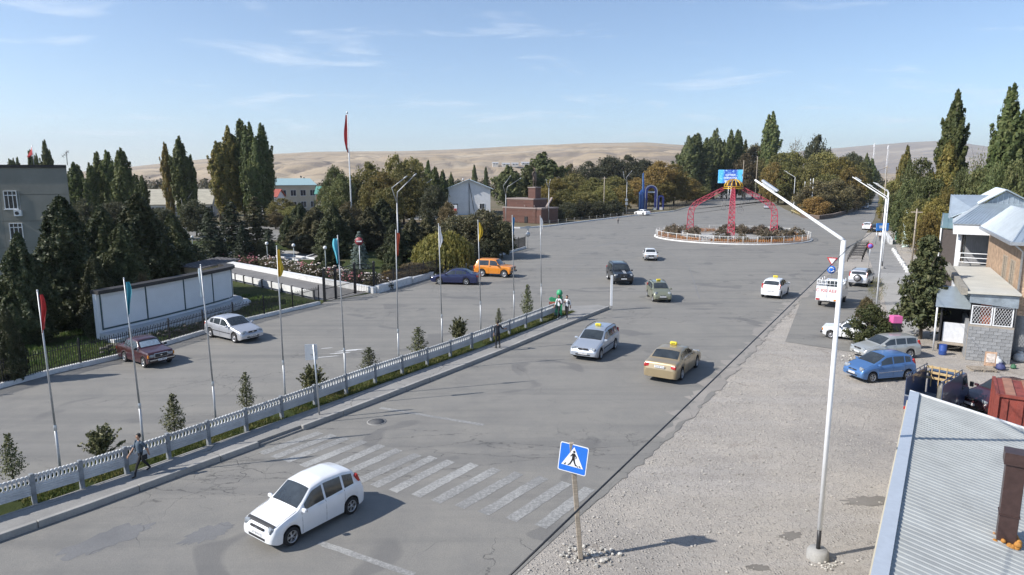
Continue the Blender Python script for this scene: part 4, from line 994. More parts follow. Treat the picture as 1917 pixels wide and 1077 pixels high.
# cross gable on the left
b = MB(); ribbed(b, Q(-.6, 12.0, RZ + .15), Q(1.9, 12.0, RZ + 1.3), Q(2.2, 9.3, RZ + 1.95), Q(-.6, 9.3, RZ + 1.95), 8); 
b.build('dormer_base', M_ZINCL, HS)
b = MB(); ribbed(b, Q(-.7, 6.2, RZ + .1), Q(.9, 6.2, RZ + .95), Q(2.4, 9.3, RZ + 2.0), Q(-.7, 9.3, RZ + 2.0), 14); b.build('dormer_slope', M_ZINC, HS)
b = MB(); b.extr([Q(-.6, 6.4, RZ + .1), Q(-.6, 12.0, RZ + .1), Q(-.6, 9.3, RZ + 1.9)], RN * .08); b.build('dormer_gable', M_ZINC, HS)
# brick pier between terrace and wing, built of courses
def brick_wall(parent, o, u, n, w, z0, z1, bw, bh, m, gap=.018, mm=None, depth=.05, thick=.3, limit=300):
    b = MB(); face_box(b, o, u, n, 0, w, z0, z1, -thick, -.012); wall = b.build('wall', mm or M_MORTAR, parent)
    unit = MB(); unit.box((0, 0, 0), (bw - gap, depth, bh - gap)); me = None; cnt = 0; half = None
    rest = MB(); r_ = math.atan2(u.y, u.x); k = 0; z = z0
    while z + bh <= z1 + .01:
        x = -(bw / 2 if k % 2 else 0)
        while x < w - .02:
            a0, a1 = max(0, x), min(w, x + bw)
            if a1 - a0 > bw * .3:
                c = Vector(o) + u * ((a0 + a1) / 2) + UP * (z + bh / 2) + n * (-.012)
                if cnt < limit:
                    if me is None: ob = unit.build('brick' if bh < .15 else 'block', m, wall); me = ob.data
                    else: ob = link('brick' if bh < .15 else 'block', me, None, wall)
                    ob.location = c; ob.rotation_euler = (0, 0, r_); ob.scale = ((a1 - a0 - gap) / (bw - gap), 1, 1); cnt += 1
                else: rest.box(c, (a1 - a0 - gap, depth, bh - gap), r_)
            x += bw
        z += bh; k += 1
    if rest.v: ro = rest.build('bricks', m, wall); ro['kind'] = 'stuff'
    return wall
# brick wing on the right (two storeys), its shaded side towards the road
bw0 = P(1893, 672) ; WG = empty('brick_wing', bw0, R(4.5))
b = MB(); qbox(b, .31, 12, .31, 14, 0, 6.9); b.build('core', M_MORTAR, WG)
brick_wall(WG, (0, 0, 0), RN, -RD, 9.0, 2.6, 6.9, .25, .085, M_BRICK, limit=290)
wl_s = brick_wall(WG, Q(0, 14, 0), -RD, -RN, 14.0, 2.6, 6.9, .25, .085, M_BRICK, limit=290)
b = MB(); qbox(b, 0, .3, .0, 14, 0, 2.6); qbox(b, 0, 9, 0, .3, 0, 2.6); b.build('plinth_wall', M_BLOCK, WG)
for c in (2.2, 5.0): window(WG, Q(0, 14, 0), -RD, -RN, 14 - c - 1.3, 14 - c, 3.6, 5.5, 1, fm=M_WOOD)
window(WG, (0, 0, 0), RN, -RD, 1.0, 2.6, 3.6, 5.4, 1)
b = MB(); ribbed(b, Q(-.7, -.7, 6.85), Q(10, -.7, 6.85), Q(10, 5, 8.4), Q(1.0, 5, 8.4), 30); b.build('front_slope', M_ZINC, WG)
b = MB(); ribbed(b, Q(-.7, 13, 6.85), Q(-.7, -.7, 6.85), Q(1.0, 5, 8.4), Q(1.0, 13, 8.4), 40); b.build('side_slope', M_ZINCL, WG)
b = MB(); b.tube([Q(-.62, -.62, 6.75), Q(-.1, -.1, 6.3), Q(-.08, -.12, 0)], .06, 8); b.build('downpipe', M_STEEL, WG)
b = MB(); qbox(b, -.85, -.7, -.7, 13, 6.7, 6.88); qbox(b, -.85, 10, -.85, -.7, 6.7, 6.88); b.build('gutter', M_STEEL, WG)
tag(WG, 'two-storey tan brick wing with zinc roof and downpipe', 'building')
tag(HS, 'house with hipped zinc roofs, white porch columns and upstairs terrace', 'house')
# block-built annex with lattice windows and a screed roof
an0 = P(1806, 673); AX = empty('block_annex', an0, R(4))
aw = (bw0 - an0).dot(RN) - .15
azt = topz(an0.y, 607)
brick_wall(AX, (0, 0, 0), RN, -RD, aw, 0, azt, .40, .20, M_BLOCK, gap=.014)
b = MB(); qbox(b, 0, .2, .31, 12, 0, azt + .0); b.build('side_wall', M_BLOCK, AX)
zt = topz(an0.y, 549)
b = MB(); qbox(b, .1, aw, .9, 1.0, azt, zt - .1); b.build('back_wall', M_DARK, AX)
b = MB(); qbox(b, .55, 1.05, .55, .62, azt, azt + 1.2); b.build('door', mat('rust_door', (.33, .09, .04), .7, var=.3), AX)
for x0, x1 in ((.06, aw * .5), (aw * .52, aw - .1)):
    b = MB(); z0, z1 = azt + .02, topz(an0.y, 571)
    for a in ((x0, x0 + .06, z0, z1), (x1 - .06, x1, z0, z1), (x0 + .06, x1 - .06, z0, z0 + .05), (x0 + .06, x1 - .06, z1 - .05, z1)): face_box(b, (0, 0, 0), RN, -RD, *a, -.06, 0)
    g = b.build('lattice_window', FRAMEW, AX); b = MB(); n = 7; dx = (x1 - x0) / n; hh = z1 - z0
    for k in range(-5, n + 5):
        for s in (-1, 1):
            xa, xb = x0 + k * dx, x0 + k * dx + s * hh * .55
            ta, tb = 0, 1
            if xb != xa:
                lo, hi = sorted(((x0 - xa) / (xb - xa), (x1 - xa) / (xb - xa))); ta, tb = max(0, lo), min(1, hi)
            if tb - ta > .03: b.tube([RN * lerp(xa, xb, ta) + UP * lerp(z0, z1, ta) - RD * .03 * s * .5 + RD * .03, RN * lerp(xa, xb, tb) + UP * lerp(z0, z1, tb) - RD * .03 * s * .5 + RD * .03], .009, 4, cap=False)
    b.build('lattice', FRAMEW, g)
b = MB(); b.extr([Q(-.1, -.12, topz(an0.y, 566)), Q(aw + .05, -.12, topz(an0.y, 571)), Q(aw + .05, -.12, zt - .02), Q(-.1, -.12, zt - .02)], RD * .06); b.build('sheet_fascia', mat('dented_sheet', (.33, .38, .42), .45, metal=.4, var=.3, scale=2), AX)
b = MB(); b.extr([Q(-.25, -.3, zt), Q(aw + .1, -.3, zt + .05), Q(aw + .1, 13, zt - .02), Q(-.25, 13, zt - .05)], UP * .12); rf_ = b.build('roof', M_SCREED, AX)
b = MB(); qbox(b, -.55, -.25, -.2, 13, zt - .1, zt + .3); b.build('parapet', mat('old_parapet', (.28, .26, .22), .9, var=.3, scale=3), AX)
tag(AX, 'grey block annex with diamond lattice windows and flat screed roof', 'building')
# kiosk with sloping sheet roof left of the annex
kk = P(1757, 658); KI = empty('kiosk', kk)
b = MB(); qbox(b, 0, 2.2, 2.4, 2.5, 0, 2.8); qbox(b, -.1, 0, .6, 2.5, 0, 2.6); b.build('wall', M_DARK, KI)
b = MB(); qbox(b, 0.1, 2.2, .55, .62, .55, 1.75); b.build('counter', mat('counter_white', (.62, .63, .65), .7, var=.1), KI)
b = MB(); qbox(b, -.1, 2.3, .1, .62, .46, .53); b.build('counter_top', M_WOOD, KI)
b = MB(); b.extr([Q(-.4, .0, 2.75), Q(2.3, .0, 2.75), Q(2.3, 3.0, 3.6), Q(-.4, 3.0, 3.6)], UP * .05); b.build('roof', M_ZINC, KI)
for a in (-.3, 2.2): b = MB(); b.tube([Q(a, .1, 0), Q(a, .1, 2.72)], .05, 6); b.build('post', FRAMEW, KI)
tag(KI, 'dark open kiosk with white counter under a sheet roof', 'kiosk')
# dark clad stair shed left of the house
ds = A(1759, 470, 60); ds.z = 0; DS = empty('dark_shed', ds)
zt1, zt2 = topz(60, 427), topz(66, 401)
b = MB(); b.extr([Q(0, 0, 0), Q(0, 8.2, 0), Q(0, 8.2, zt2), Q(0, 0, zt1)], RN * .1); b.build('side_wall', mat('anthracite_sheet', (.055, .058, .065), .5, var=.2), DS)
b = MB(); qbox(b, .1, 2.6, .02, .1, 0, zt1 - .1); b.build('front_wall', mat('brown_sheet', (.09, .075, .07), .6), DS)
b = MB(); ribbed(b, Q(-.1, -.1, zt1), Q(2.8, -.1, zt1 - .1), Q(2.8, 8.3, zt2 - .1), Q(-.1, 8.3, zt2), 6); b.build('roof', mat('green_glass', (.20, .30, .30), .3, metal=.2), DS)
b = MB(); b.tube([Q(-.05, -.05, 0), Q(-.05, -.05, zt1)], .06, 6); b.tube([Q(-.05, -.05, zt1), Q(-.05, 8.2, zt2)], .06, 6); b.build('corner_trim', FRAMEW, DS)
tag(DS, 'dark clad shed with sloping green glass roof left of the house', 'shed')

# --- near building at lower right: big corrugated roof seen from above, with flue
r_a, r_b = P(1713, 738, 3.2), P(1650, 1077, 3.2)
NB = empty('corrugated_roof_building', (r_b.x, r_b.y, 0))
ra = r_a - Vector((r_b.x, r_b.y, 0)); u0 = Vector((ra.x, ra.y, 0)).normalized(); w0 = Vector((u0.y, -u0.x, 0)); Lr = math.hypot(ra.x, ra.y)
SL = -0.2
def RP(a, c, dz=0): return u0 * c + w0 * a + UP * (3.2 + SL * a + dz)
b = MB(); 
for k, (c0, c1) in enumerate(((-9, Lr - .25),)):
    b.add([u0 * c0 + w0 * .35, u0 * c1 + w0 * .35, u0 * c1 + w0 * 9, u0 * c0 + w0 * 9, u0 * c0 + w0 * .35 + UP * 3.0, u0 * c1 + w0 * .35 + UP * 3.0, u0 * c1 + w0 * 9 + UP * 1.2, u0 * c0 + w0 * 9 + UP * 1.2], [(0, 1, 5, 4), (1, 2, 6, 5), (2, 3, 7, 6), (3, 0, 4, 7)])
b.build('wall', M_CREAM, NB)
M_CORR = mat('corrugated_pale', (.40, .415, .40), .6, var=.06, c2=(.31, .32, .31), scale=1.1)
def corr_sheet(c0, c1, a0, a1, dz):
    """trapezoid-ribbed sheet, ribs running down the slope"""
    pitch = .19; prof = []; c = c0
    while c < c1 - .001:
        for t, h in ((0, 0), (.5, 0), (.62, .018), (.85, .018)): 
            if c + t * pitch <= c1: prof.append((c + t * pitch, h))
        c += pitch
    prof.append((c1, 0)); n = len(prof); q = MB()
    top = [RP(a, x, dz + h) for a in (a0, a1) for x, h in prof]
    q.add(top, [(i, i + 1, n + i + 1, n + i) for i in range(n - 1)])
    q.add([RP(a, x, dz + h - .006) for a in (a0, a1) for x, h in prof], [(n + i, n + i + 1, i + 1, i) for i in range(n - 1)])
    return q
c = -9.0; k = 0
while c < Lr:
    c1 = min(Lr, c + 1.14)
    corr_sheet(c, c1 + .03, .02, 3.05, .0 + .004 * (k % 2)).build('roof_sheet', M_CORR, NB, recalc=False)
    corr_sheet(c, c1 + .03, 2.95, 8.6, -.02 + .004 * (k % 2)).build('roof_sheet', M_CORR, NB, recalc=False)
    c = c1; k += 1
b = MB(); b.extr([RP(-.16, -9, .05), RP(-.16, Lr + .05, .05), RP(.12, Lr + .05, .075), RP(.12, -9, .075)], UP * .012); b.extr([RP(-.16, -9, .06), RP(-.16, Lr + .05, .06), RP(-.16, Lr + .05, -.24), RP(-.16, -9, -.24)], w0 * .012); b.build('flashing', mat('flashing', (.56, .60, .64), .4, metal=.3, var=.06), NB)
b = MB(); b.extr([RP(-.16, Lr + .03, .08), RP(8.6, Lr + .03, .05), RP(8.6, Lr + .03, -.1), RP(-.16, Lr + .03, -.1)], u0 * .02); b.build('verge_trim', FRAMEW, NB)
b = MB(); b.extr([RP(-.22, -9, -.5), RP(-.22, Lr, -.5), RP(-.22, Lr, -.3), RP(-.22, -9, -.3)], w0 * .1); b.build('gutter_board', M_CREAM, NB)
tag(NB, 'low building with pale corrugated metal roof', 'building')
# find the flue's foot on the roof plane from where it stands in the picture
def on_roof(px, py):
    d0 = A(px, py, 10) - Vector((0, 0, CAM_H)); o0 = Vector((0, 0, CAM_H)); nn = (u0.cross(w0 + UP * SL)).normalized(); p0 = Vector((r_b.x, r_b.y, 0)) + RP(0, 0)
    return o0 + d0 * ((p0 - o0).dot(nn) / d0.dot(nn))
fp = on_roof(1882, 1012); FL = empty('flue', fp, math.atan2(u0.y, u0.x))
fh = topz(fp.y, 868) - fp.z
b = MB(); b.box((0, 0, fh / 2 - .1), (.34, .34, fh + .2)); bevel(b.build('shaft', mat('brown_sheet_metal', (.075, .045, .04), .42, metal=.3, var=.2), FL), .01)
b = MB(); b.box((0, 0, fh * .36), (.37, .37, .025)); b.build('joint', MATS['brown_sheet_metal'], FL)
b = MB(); b.box((0, 0, fh + .14), (.42, .42, .26)); b.build('cap', MATS['brown_sheet_metal'], FL)
rnd = random.Random(4); b = MB()
for k in range(26):
    a_ = rnd.uniform(0, 6.28); s = rnd.uniform(.05, .09); sx, sy = max(-1, min(1, 1.5 * math.cos(a_))), max(-1, min(1, 1.5 * math.sin(a_)))
    b.lathe([(0.001, -s), (s * .8, -s * .5), (s, 0), (s * .7, s * .6), (.001, s * .9)], 7, (sx * .2, sy * .2, rnd.uniform(-.04, .08)))
b.build('foam_seal', mat('orange_foam', (.42, .19, .04), .8, var=.4, scale=9), FL)
tag(FL, 'brown square metal flue sealed with orange foam on the corrugated roof', 'flue')
# rust-red container
ct = P(1868, 738, 2.5); CT = empty('red_container', (ct.x, ct.y, 0), ROAD_ANG - R(90))
M_RUST = mat('rust_red', (.24, .055, .04), .6, var=.35, scale=2.5, bump=.2)
b = MB(); L_c, W_c = 2.6, 5.0
b.box((W_c / 2, L_c / 2, 1.25), (W_c - .06, L_c - .06, 2.46)); b.build('body', M_RUST, CT)
for k in range(11):
    q = MB(); q.box((.24 + k * .46, -.0, 1.25), (.2, .05, 2.2)); q.build('rib', M_RUST, CT)
for k in range(5): q = MB(); q.box((-.0, .3 + k * .5, 1.25), (.05, .22, 2.2)); q.build('rib', M_RUST, CT)
for k in range(8):
    q = MB(); q.box((.4 + k * .62, L_c / 2, 2.5), (.3, L_c - .1, .05)); q.build('roof_rib', mat('rusty_roof', (.34, .17, .11), .55, var=.3, scale=2), CT)
for x in (.0, W_c):
    for y in (0, L_c): q = MB(); q.box((x, y, 1.25), (.12, .12, 2.52)); q.build('corner_post', M_RUST, CT)
q = MB(); q.box((W_c / 2, .0, 2.47), (W_c - .12, .1, .1)); q.box((0, L_c / 2, 2.47), (.1, L_c - .12, .1)); q.build('top_rail', M_RUST, CT)
tag(CT, 'rust-red ribbed steel container behind the corrugated roof', 'container')
# ================================================================== fences, low walls, park paths
# park path beside the panelled wall
pw_far = [P(x, y) for x, y in ((345, 484), (394, 491), (482, 507), (600, 530), (704, 549))]
pw_near = [P(x, y) for x, y in ((350, 512), (426, 524), (500, 541), (588, 562), (620, 563))]
sheet('park_path', pw_near + [GATE_B - Vector((.3, -.3, 0))] + pw_far[::-1], 0.03, node_ground('path_asphalt', None, concrete((.17, .165, .16), (.25, .24, .23))))
sheet('park_terrace', [P(x, y) for x, y in ((500, 486), (590, 487), (600, 470), (500, 470))], 0.03, M_CONC)
sheet('park_plaza', [P(x, y) for x, y in ((760, 412), (826, 412), (820, 398), (770, 400))], 0.05, M_CONC)
lw1 = empty('low_path_wall', pw_far[0])
rl_ = [p - pw_far[0] for p in dense(pw_far, 2.0)]
b = MB(); ribbon(b, rl_, 0, .32, 0, .5); b.build('wall', M_WHITEWASH, lw1)
b = MB(); ribbon(b, rl_, -.03, .35, .502, .57); b.build('coping', FRAMEW, lw1)
tag(lw1, 'low whitewashed wall along the rose bed side of the park path', 'wall')
for k, (x0, y0, x1, y1) in enumerate(((500, 474, 592, 486), (512, 480, 560, 489), (596, 476, 566, 486))):
    a, c = P(x0, y0), P(x1, y1); e = empty('garden_edging', a); b = MB(); ribbon(b, [Vector((0, 0, 0)), c - a], 0, .2, 0, .22); b.build('edging', FRAMEW, e)
    tag(e, ('long white stone edging behind the rose bed', 'short white edging round a small lawn', 'slanting white edging beside the lawn')[k], 'edging')
# white panel fence with dark posts on the near side of the path
pf = dense(pw_near[1:4], 1.0); e = empty('path_panel_fence', pf[0]); Lp = plen(pf); npn = 9
for k in range(npn + 1):
    p, t = along(pf, min(Lp - .01, Lp * k / npn)); b = MB(); b.box((0, 0, .42), (.16, .16, .86)); o = b.build('post', M_BLACK if k % 2 == 0 else mat('dark_post', (.08, .08, .085), .7), e); o.location = p - pf[0]; o.rotation_euler.z = math.atan2(t.y, t.x)
for k in range(npn):
    a, _ = along(pf, Lp * k / npn + .1); c, _ = along(pf, Lp * (k + 1) / npn - .1); b = MB(); ribbon(b, [a - pf[0], c - pf[0]], -.03, .03, .22, .78); b.build('panel', M_WHITEWASH, e)
tag(e, 'fence of white panels and dark posts beside the park path', 'fence')

# black park railings
M_IRON = mat('black_iron', (0.018, 0.018, 0.02), 0.5, var=.3, metal=.2)
def railings(name, poly, h, label, z=0.0, step=.125, post=2.9, gaph=.0):
    e = empty(name, poly[0]); L_ = plen(poly); b = MB(); n = int(L_ / step)
    for i in range(n):
        p, t = along(poly, (i + .5) * step); q = p - poly[0]; hh = h + (.07 if i % 2 else .0)
        b.box(q + UP * (z + hh / 2), (.028, .028, hh), math.atan2(t.y, t.x))
    o = b.build('bars', M_IRON, e, recalc=False); o['kind'] = 'stuff'
    b = MB()
    for zz in (.16, h - .16): b.tube([p - poly[0] + UP * (z + zz) for p in dense(poly, 2.5)], .02, 4)
    b.build('rails', M_IRON, e, recalc=False)
    m = max(1, round(L_ / post)); me = None
    for i in range(m + 1):
        p, t = along(poly, min(L_ - .01, L_ * i / m)); 
        if me is None: q = MB(); q.box((0, 0, (h + .16) / 2), (.07, .07, h + .16)); q.lathe([(.05, h + .16), (.05, h + .2), (.001, h + .27)], 6); o = q.build('post', M_IRON, e); me = o.data
        else: o = link('post', me, None, e)
        o.location = p - poly[0] + UP * z; o.rotation_euler.z = math.atan2(t.y, t.x)
    return tag(e, label, 'railings')
railings('park_railings', offset(PARK, .14), 1.22, 'long black iron railings on white kerb before the panelled wall', .2)
railings('park_railings', offset(PARK2, .15), 1.45, 'black iron railings from the gate to the willow corner', .25)
# stepped white plinth right of the gate
for k, (x0, y0, x1, y1, hh) in enumerate(((709, 549, 772, 531, .62), (774, 530.5, 812, 519, .5))):
    a, c = P(x0, y0), P(x1, y1); e = empty('white_plinth', a); b = MB(); ribbon(b, [Vector((0, 0, 0)), c - a], 0, -.4, 0, hh); b.build('wall', M_WHITEWASH, e)
    b = MB(); ribbon(b, [Vector((0, 0, 0)), c - a], .03, -.43, hh + .002, hh + .06); b.build('coping', FRAMEW, e)
    tag(e, ('taller whitewashed plinth right beside the park gate', 'lower whitewashed plinth stepping on behind the blue car')[k], 'wall')
# park gate
GP = [P(608, 565), P(629, 560), P(665, 550), P(701, 547)]
ge = empty('park_gate', GP[0]); GH = 2.75
for p in GP: b = MB(); b.box((0, 0, GH / 2), (.2, .2, GH)); b.lathe([(.14, GH), (.14, GH + .06), (.001, GH + .16)], 8); b.build('post', M_IRON, ge).location = p - GP[0]
for k, (a, c) in enumerate(zip(GP, GP[1:])):
    u = (c - a); L_ = u.length; u.normalize(); g = empty('gate_leaf', a - GP[0], math.atan2(u.y, u.x), ge)
    b = MB(); n = int(L_ / .14)
    for i in range(1, n): x = L_ * i / n; hh = 2.2 + .25 * math.sin(math.pi * i / n) * (1 if k == 0 else .5); b.box((x, 0, .12 + hh / 2), (.022, .022, hh))
    bo = b.build('bars', M_IRON, g, recalc=False); bo['kind'] = 'stuff'
    b = MB()
    for zz in (.14, 1.1, 2.2): b.box((L_ / 2, 0, zz), (L_ - .22, .035, .05))
    b.build('rails', M_IRON, g)
b = MB(); b.tube([p - GP[0] + UP * (GH - .12) for p in GP], .035, 6); b.build('top_bar', M_IRON, ge)
tag(ge, 'tall black iron gate across the park path', 'gate')

# concrete balustrade along the pavement
M_BAL = mat('limewashed_concrete', (.56, .57, .57), .85, c2=(.34, .35, .36), var=.08, scale=1.6, bump=.3, objrand=.12)
M_BALP = mat('dirty_concrete_post', (.22, .235, .25), .9, var=.3, scale=4, bump=.3)
def balustrade_panel():
    """unit-long panel: scalloped top, row of oval openings, ridged lower slab"""
    b = MB(); n = 11; t = .055; z0, z1, z2, z3 = .30, .62, .64, .98
    w = 1.0 / n
    for i in range(n):
        x0, x1 = i * w, (i + 1) * w; xc = (x0 + x1) / 2; k = 12
        ell = [(xc + w * .33 * math.cos(2 * math.pi * j / k), (z2 + z3 - .06) / 2 + (z3 - z2 - .13) / 2 * math.sin(2 * math.pi * j / k)) for j in range(k)]
        rect = []
        for j in range(k):
            a = 2 * math.pi * j / k; cx, cz = math.cos(a), math.sin(a); s = 1 / max(abs(cx), abs(cz)); rect.append((xc + w / 2 * cx * s, (z2 + z3 - .06) / 2 + (z3 - .06 - z2) / 2 * cz * s))
        for y, fl in ((-t / 2, False), (t / 2, True)):
            vs = [(x, y, z) for x, z in rect] + [(x, y, z) for x, z in ell]
            b.add(vs, [((j, (j + 1) % k, k + (j + 1) % k, k + j) if not fl else (j, k + j, k + (j + 1) % k, (j + 1) % k)) for j in range(k)])
        vs = [(x, y, z) for y in (-t / 2, t / 2) for x, z in ell]
        b.add(vs, [(j, k + j, k + (j + 1) % k, (j + 1) % k) for j in range(k)], 0, True)
        # scallop
        arc = [(x0, z3 - .06)] + [(xc - w * .5 * math.cos(math.pi * j / 4), z3 - .045 + .045 * math.sin(math.pi * j / 4)) for j in range(5)] + [(x1, z3 - .06)]
        b.extr([(x, -t / 2 - .008, z) for x, z in arc], (0, t + .016, 0))
    b.box((.5, 0, (z0 + z2) / 2), (1, t, z2 - z0))
    for z in (.34, .42, .50, .58): b.box((.5, 0, z), (1, t + .035, .045))
    return b.mesh('panel')
BP = balustrade_panel(); BP.materials.append(M_BAL)
posts = [(-30, 972), (66, 942), (153, 917), (236, 889), (315, 861), (389, 834), (461, 808), (525, 784), (590, 761), (646, 738), (702, 716), (753, 700), (799, 685), (843, 668), (883, 653.6), (920, 639), (953.5, 626), (984, 614), (1013, 602), (1040, 591)]
pp = [P(x, y, .17) for x, y in posts]
pp = [pp[0] + (pp[0] - pp[1]) * 1.15] + pp
# ease small reading errors out of the row
for _ in range(2): pp = [pp[0]] + [pp[i] * .5 + (pp[i - 1] + pp[i + 1]) * .25 for i in range(1, len(pp) - 1)] + [pp[-1]]
bal = empty('concrete_balustrade', pp[0]); pm = None
for i, p in enumerate(pp):
    t = (pp[min(i + 1, len(pp) - 1)] - pp[max(i - 1, 0)]); rz = math.atan2(t.y, t.x)
    if pm is None: q = MB(); q.box((0, 0, .5), (.13, .17, 1.04), taper=.92); o = q.build('post', M_BALP, bal); bevel(o, .015, 1); pm = o.data
    else: o = link('post', pm, None, bal); bevel(o, .015, 1)
    o.location = p - pp[0]; o.rotation_euler.z = rz
    if i < len(pp) - 1:
        d = pp[i + 1] - p; L_ = d.length - .12; o = link('panel', BP, None, bal); o.location = p - pp[0] + d.normalized() * .06; o.rotation_euler = (0, 0, math.atan2(d.y, d.x)); o.scale = (L_, 1, 1)
tag(bal, 'whitewashed concrete balustrade with oval openings along the pavement', 'balustrade')

# white blocks and low walls by the right-hand footway
for x0, y0, x1, y1, lab in ((1655, 440, 1668, 458, 'white coping wall beside the far footway'),):
    a, c = P(x0, y0), P(x1, y1); e = empty('coping_wall', a); b = MB(); ribbon(b, [Vector((0, 0, 0)), c - a], -.2, .2, 0, .7); b.build('wall', M_WHITEWASH, e)
    b = MB(); ribbon(b, [Vector((0, 0, 0)), c - a], -.25, .25, .702, .8); b.build('coping', FRAMEW, e); tag(e, lab, 'wall')
a, c = P(1672, 470), P(1698, 510); n = 12; e = empty('white_block_row', a)
for k in range(n): b = MB(); b.box((0, 0, .22), (.6, .35, .42 + .06 * (k % 3))); o = b.build('block', M_WHITEWASH, e); o.location = (c - a) * (k / (n - 1)); o.rotation_euler.z = ROAD_ANG + (k % 3 - 1) * .1; bevel(o, .06)
tag(e, 'row of whitewashed blocks edging the bank under the banners', 'wall')
# low dark stone wall round the corner bank
wp = dense(WED[1:6], 4.0); e = empty('bank_wall', wp[0]); b = MB(); ribbon(b, [p - wp[0] for p in wp], -.3, .1, 0, .95); b.build('wall', mat('dark_stone', (.12, .085, .065), .9, var=.4, scale=1.5, bump=.6, bscale=4), e)
b = MB(); ribbon(b, [p - wp[0] for p in wp], -.36, .16, .952, 1.06); b.build('coping', mat('stone_coping', (.22, .17, .14), .9, var=.2), e); tag(e, 'low dark stone wall round the corner bank', 'wall')
# fence along the far avenue under the autumn trees
av = [P(x, y) + Vector((-1.2, 1.2, 0)) for x, y in ((1262, 395), (1300, 384), (1340, 371.5))]
railings('avenue_fence', av, 1.7, 'dark picket fence along the avenue under autumn trees', .1, .5, 4.0)
# thin pickets before the grove
pk3 = [P(x, y) + Vector((-.8, 1.6, 0)) for x, y in ((1020, 425), (1100, 415), (1185, 405))]
e = empty('picket_fence', pk3[0]); L_ = plen(pk3); me = None
for k in range(13):
    p, t = along(pk3, min(L_ - .01, L_ * k / 12))
    if me is None: q = MB(); q.tube([(0, 0, 0), (0, 0, 1.1)], .05, 6); o = q.build('post', M_GREYL, e); me = o.data
    else: o = link('post', me, None, e)
    o.location = p - pk3[0]
b = MB(); [b.tube([p - pk3[0] + UP * z for p in dense(pk3, 4)], .012, 4) for z in (.5, .95)]; b.build('wire', M_GREYL, e); tag(e, 'thin wire fence along the shrubs of the square', 'fence')
# ================================================================== trees where they stand
def row(kinds, name, items, leaf, label, group, bark=None):
    for i, it in enumerate(items):
        px, yt, Y, w = it[:4]
        tree(kinds[i % len(kinds)], name, px, yt, Y, w, it[4] if len(it) > 4 else leaf, it[5] if len(it) > 5 else label, group, bark)
POPS = ['poplar0', 'poplar1', 'poplar2']
# poplars between the grey block and the long low building
row(POPS, 'poplar_tree', [(143, 304, 135, 30), (150, 308, 150, 24), (172, 305, 128, 22), (188, 284, 132, 26), (204, 281, 132, 28), (232, 277, 128, 32), (216, 300, 150, 18)], L_POP,
    'dark green columnar poplar between the grey block and the long tan roof', 'poplars beside the grey block')
row(POPS, 'poplar_tree', [(259, 332, 150, 18), (270, 328, 150, 18)], L_POP, 'short dark poplar close behind the tall thujas', 'short poplars')
tree('poplar1', 'poplar_tree', 313, 266, 150, 19, L_POPY, 'slim poplar turning yellow, with a bare lower trunk', bark=BARK_PALE)
tree('poplar2', 'poplar_tree', 341, 255, 148, 31, L_POP, 'full green poplar between two slim ones before the tan roof', bark=BARK_PALE)
tree('poplar0', 'poplar_tree', 362, 289, 155, 14, L_POP, 'thin dark poplar right of the full green one', bark=BARK_PALE)
tree('poplar1', 'poplar_tree', 409, 264, 160, 32, L_POPY, 'yellow-green poplar with pointed top at the edge of the poplar clump')
row(POPS, 'poplar_tree', [(432, 236, 170, 34, L_POPY, 'yellowing poplar on the sunny side of the dense tall clump'), (455, 223, 172, 34, L_POP, 'tallest poplar of the dense clump left of the beige school'), (472, 229, 168, 32), (493, 231, 170, 32), (484, 255, 165, 26, L_POP, 'shortest poplar of the dense tall clump')], L_POP,
    'very tall poplar in the dense clump left of the beige school', 'tall poplar clump')
row(POPS, 'poplar_tree', [(5, 315, 200, 14), (24, 297, 190, 14), (32, 296, 195, 12), (40, 294, 190, 12), (64, 280, 180, 13), (75, 287, 190, 12), (92, 262, 170, 18), (100, 280, 172, 12)], L_POP,
    'poplar showing above the flat roof of the grey block', 'poplars behind the grey block')
row(['round0', 'round1'], 'street_tree', [(365, 372, 118, 60), (300, 385, 112, 60), (160, 370, 110, 50), (215, 372, 118, 56)], L_DRK, 'dark leafy tree in front of the long low building', 'trees before the long building')
# big thujas along the park edge
row(['thuja0', 'thuja1', 'thuja2'], 'thuja_tree', [(30, 436, 41, 112, L_THU, 'medium dark thuja covering the lower windows of the grey block'), (112, 368, 46, 150, L_THU, 'broadest dark thuja, standing before the corner of the grey block'), (170, 478, 44, 80, L_THU, 'shorter thuja at the near end of the panelled wall')], L_THU, '', 'dark thujas on the lawn')
row(['thuja1', 'thuja2', 'thuja0'], 'thuja_tree', [(188, 386, 54, 128, L_THU, 'tall dark thuja behind the teal flag'), (258, 362, 56, 148, L_THU, 'tallest dark thuja behind the middle of the panelled wall'), (322, 400, 60, 104, L_THU, 'dark thuja just left of the store room roof'), (225, 420, 50, 110, L_THU, 'mid-height thuja wedged between two taller ones behind the panelled wall'), (292, 430, 56, 100, L_THU, 'low thuja touching the panelled wall coping near the pale flag')], L_THU, '', 'dark thujas behind the wall')
tree('thuja2', 'thuja_tree', -2, 575, 33, 60, L_THU, 'low dark thuja bush against the park railings', cat='shrub')
row(['spruce0', 'spruce1'], 'spruce_tree', [(392, 388, 82, 84, L_SPR, 'dark spruce right of the tall thujas, behind the first globe lamps'), (432, 376, 86, 96, L_SPR, 'widest dark spruce behind the rose bed'), (478, 366, 88, 88, L_THUB, 'brownish spruce, tallest behind the rose bed'), (452, 420, 80, 54, L_SPR, 'small spruce between the two largest behind the roses'), (500, 430, 84, 48, L_SPR, 'small spruce beside the white garden edging')], L_SPR, 'dark spruce behind the rose bed and globe lamps', 'spruces behind the roses')
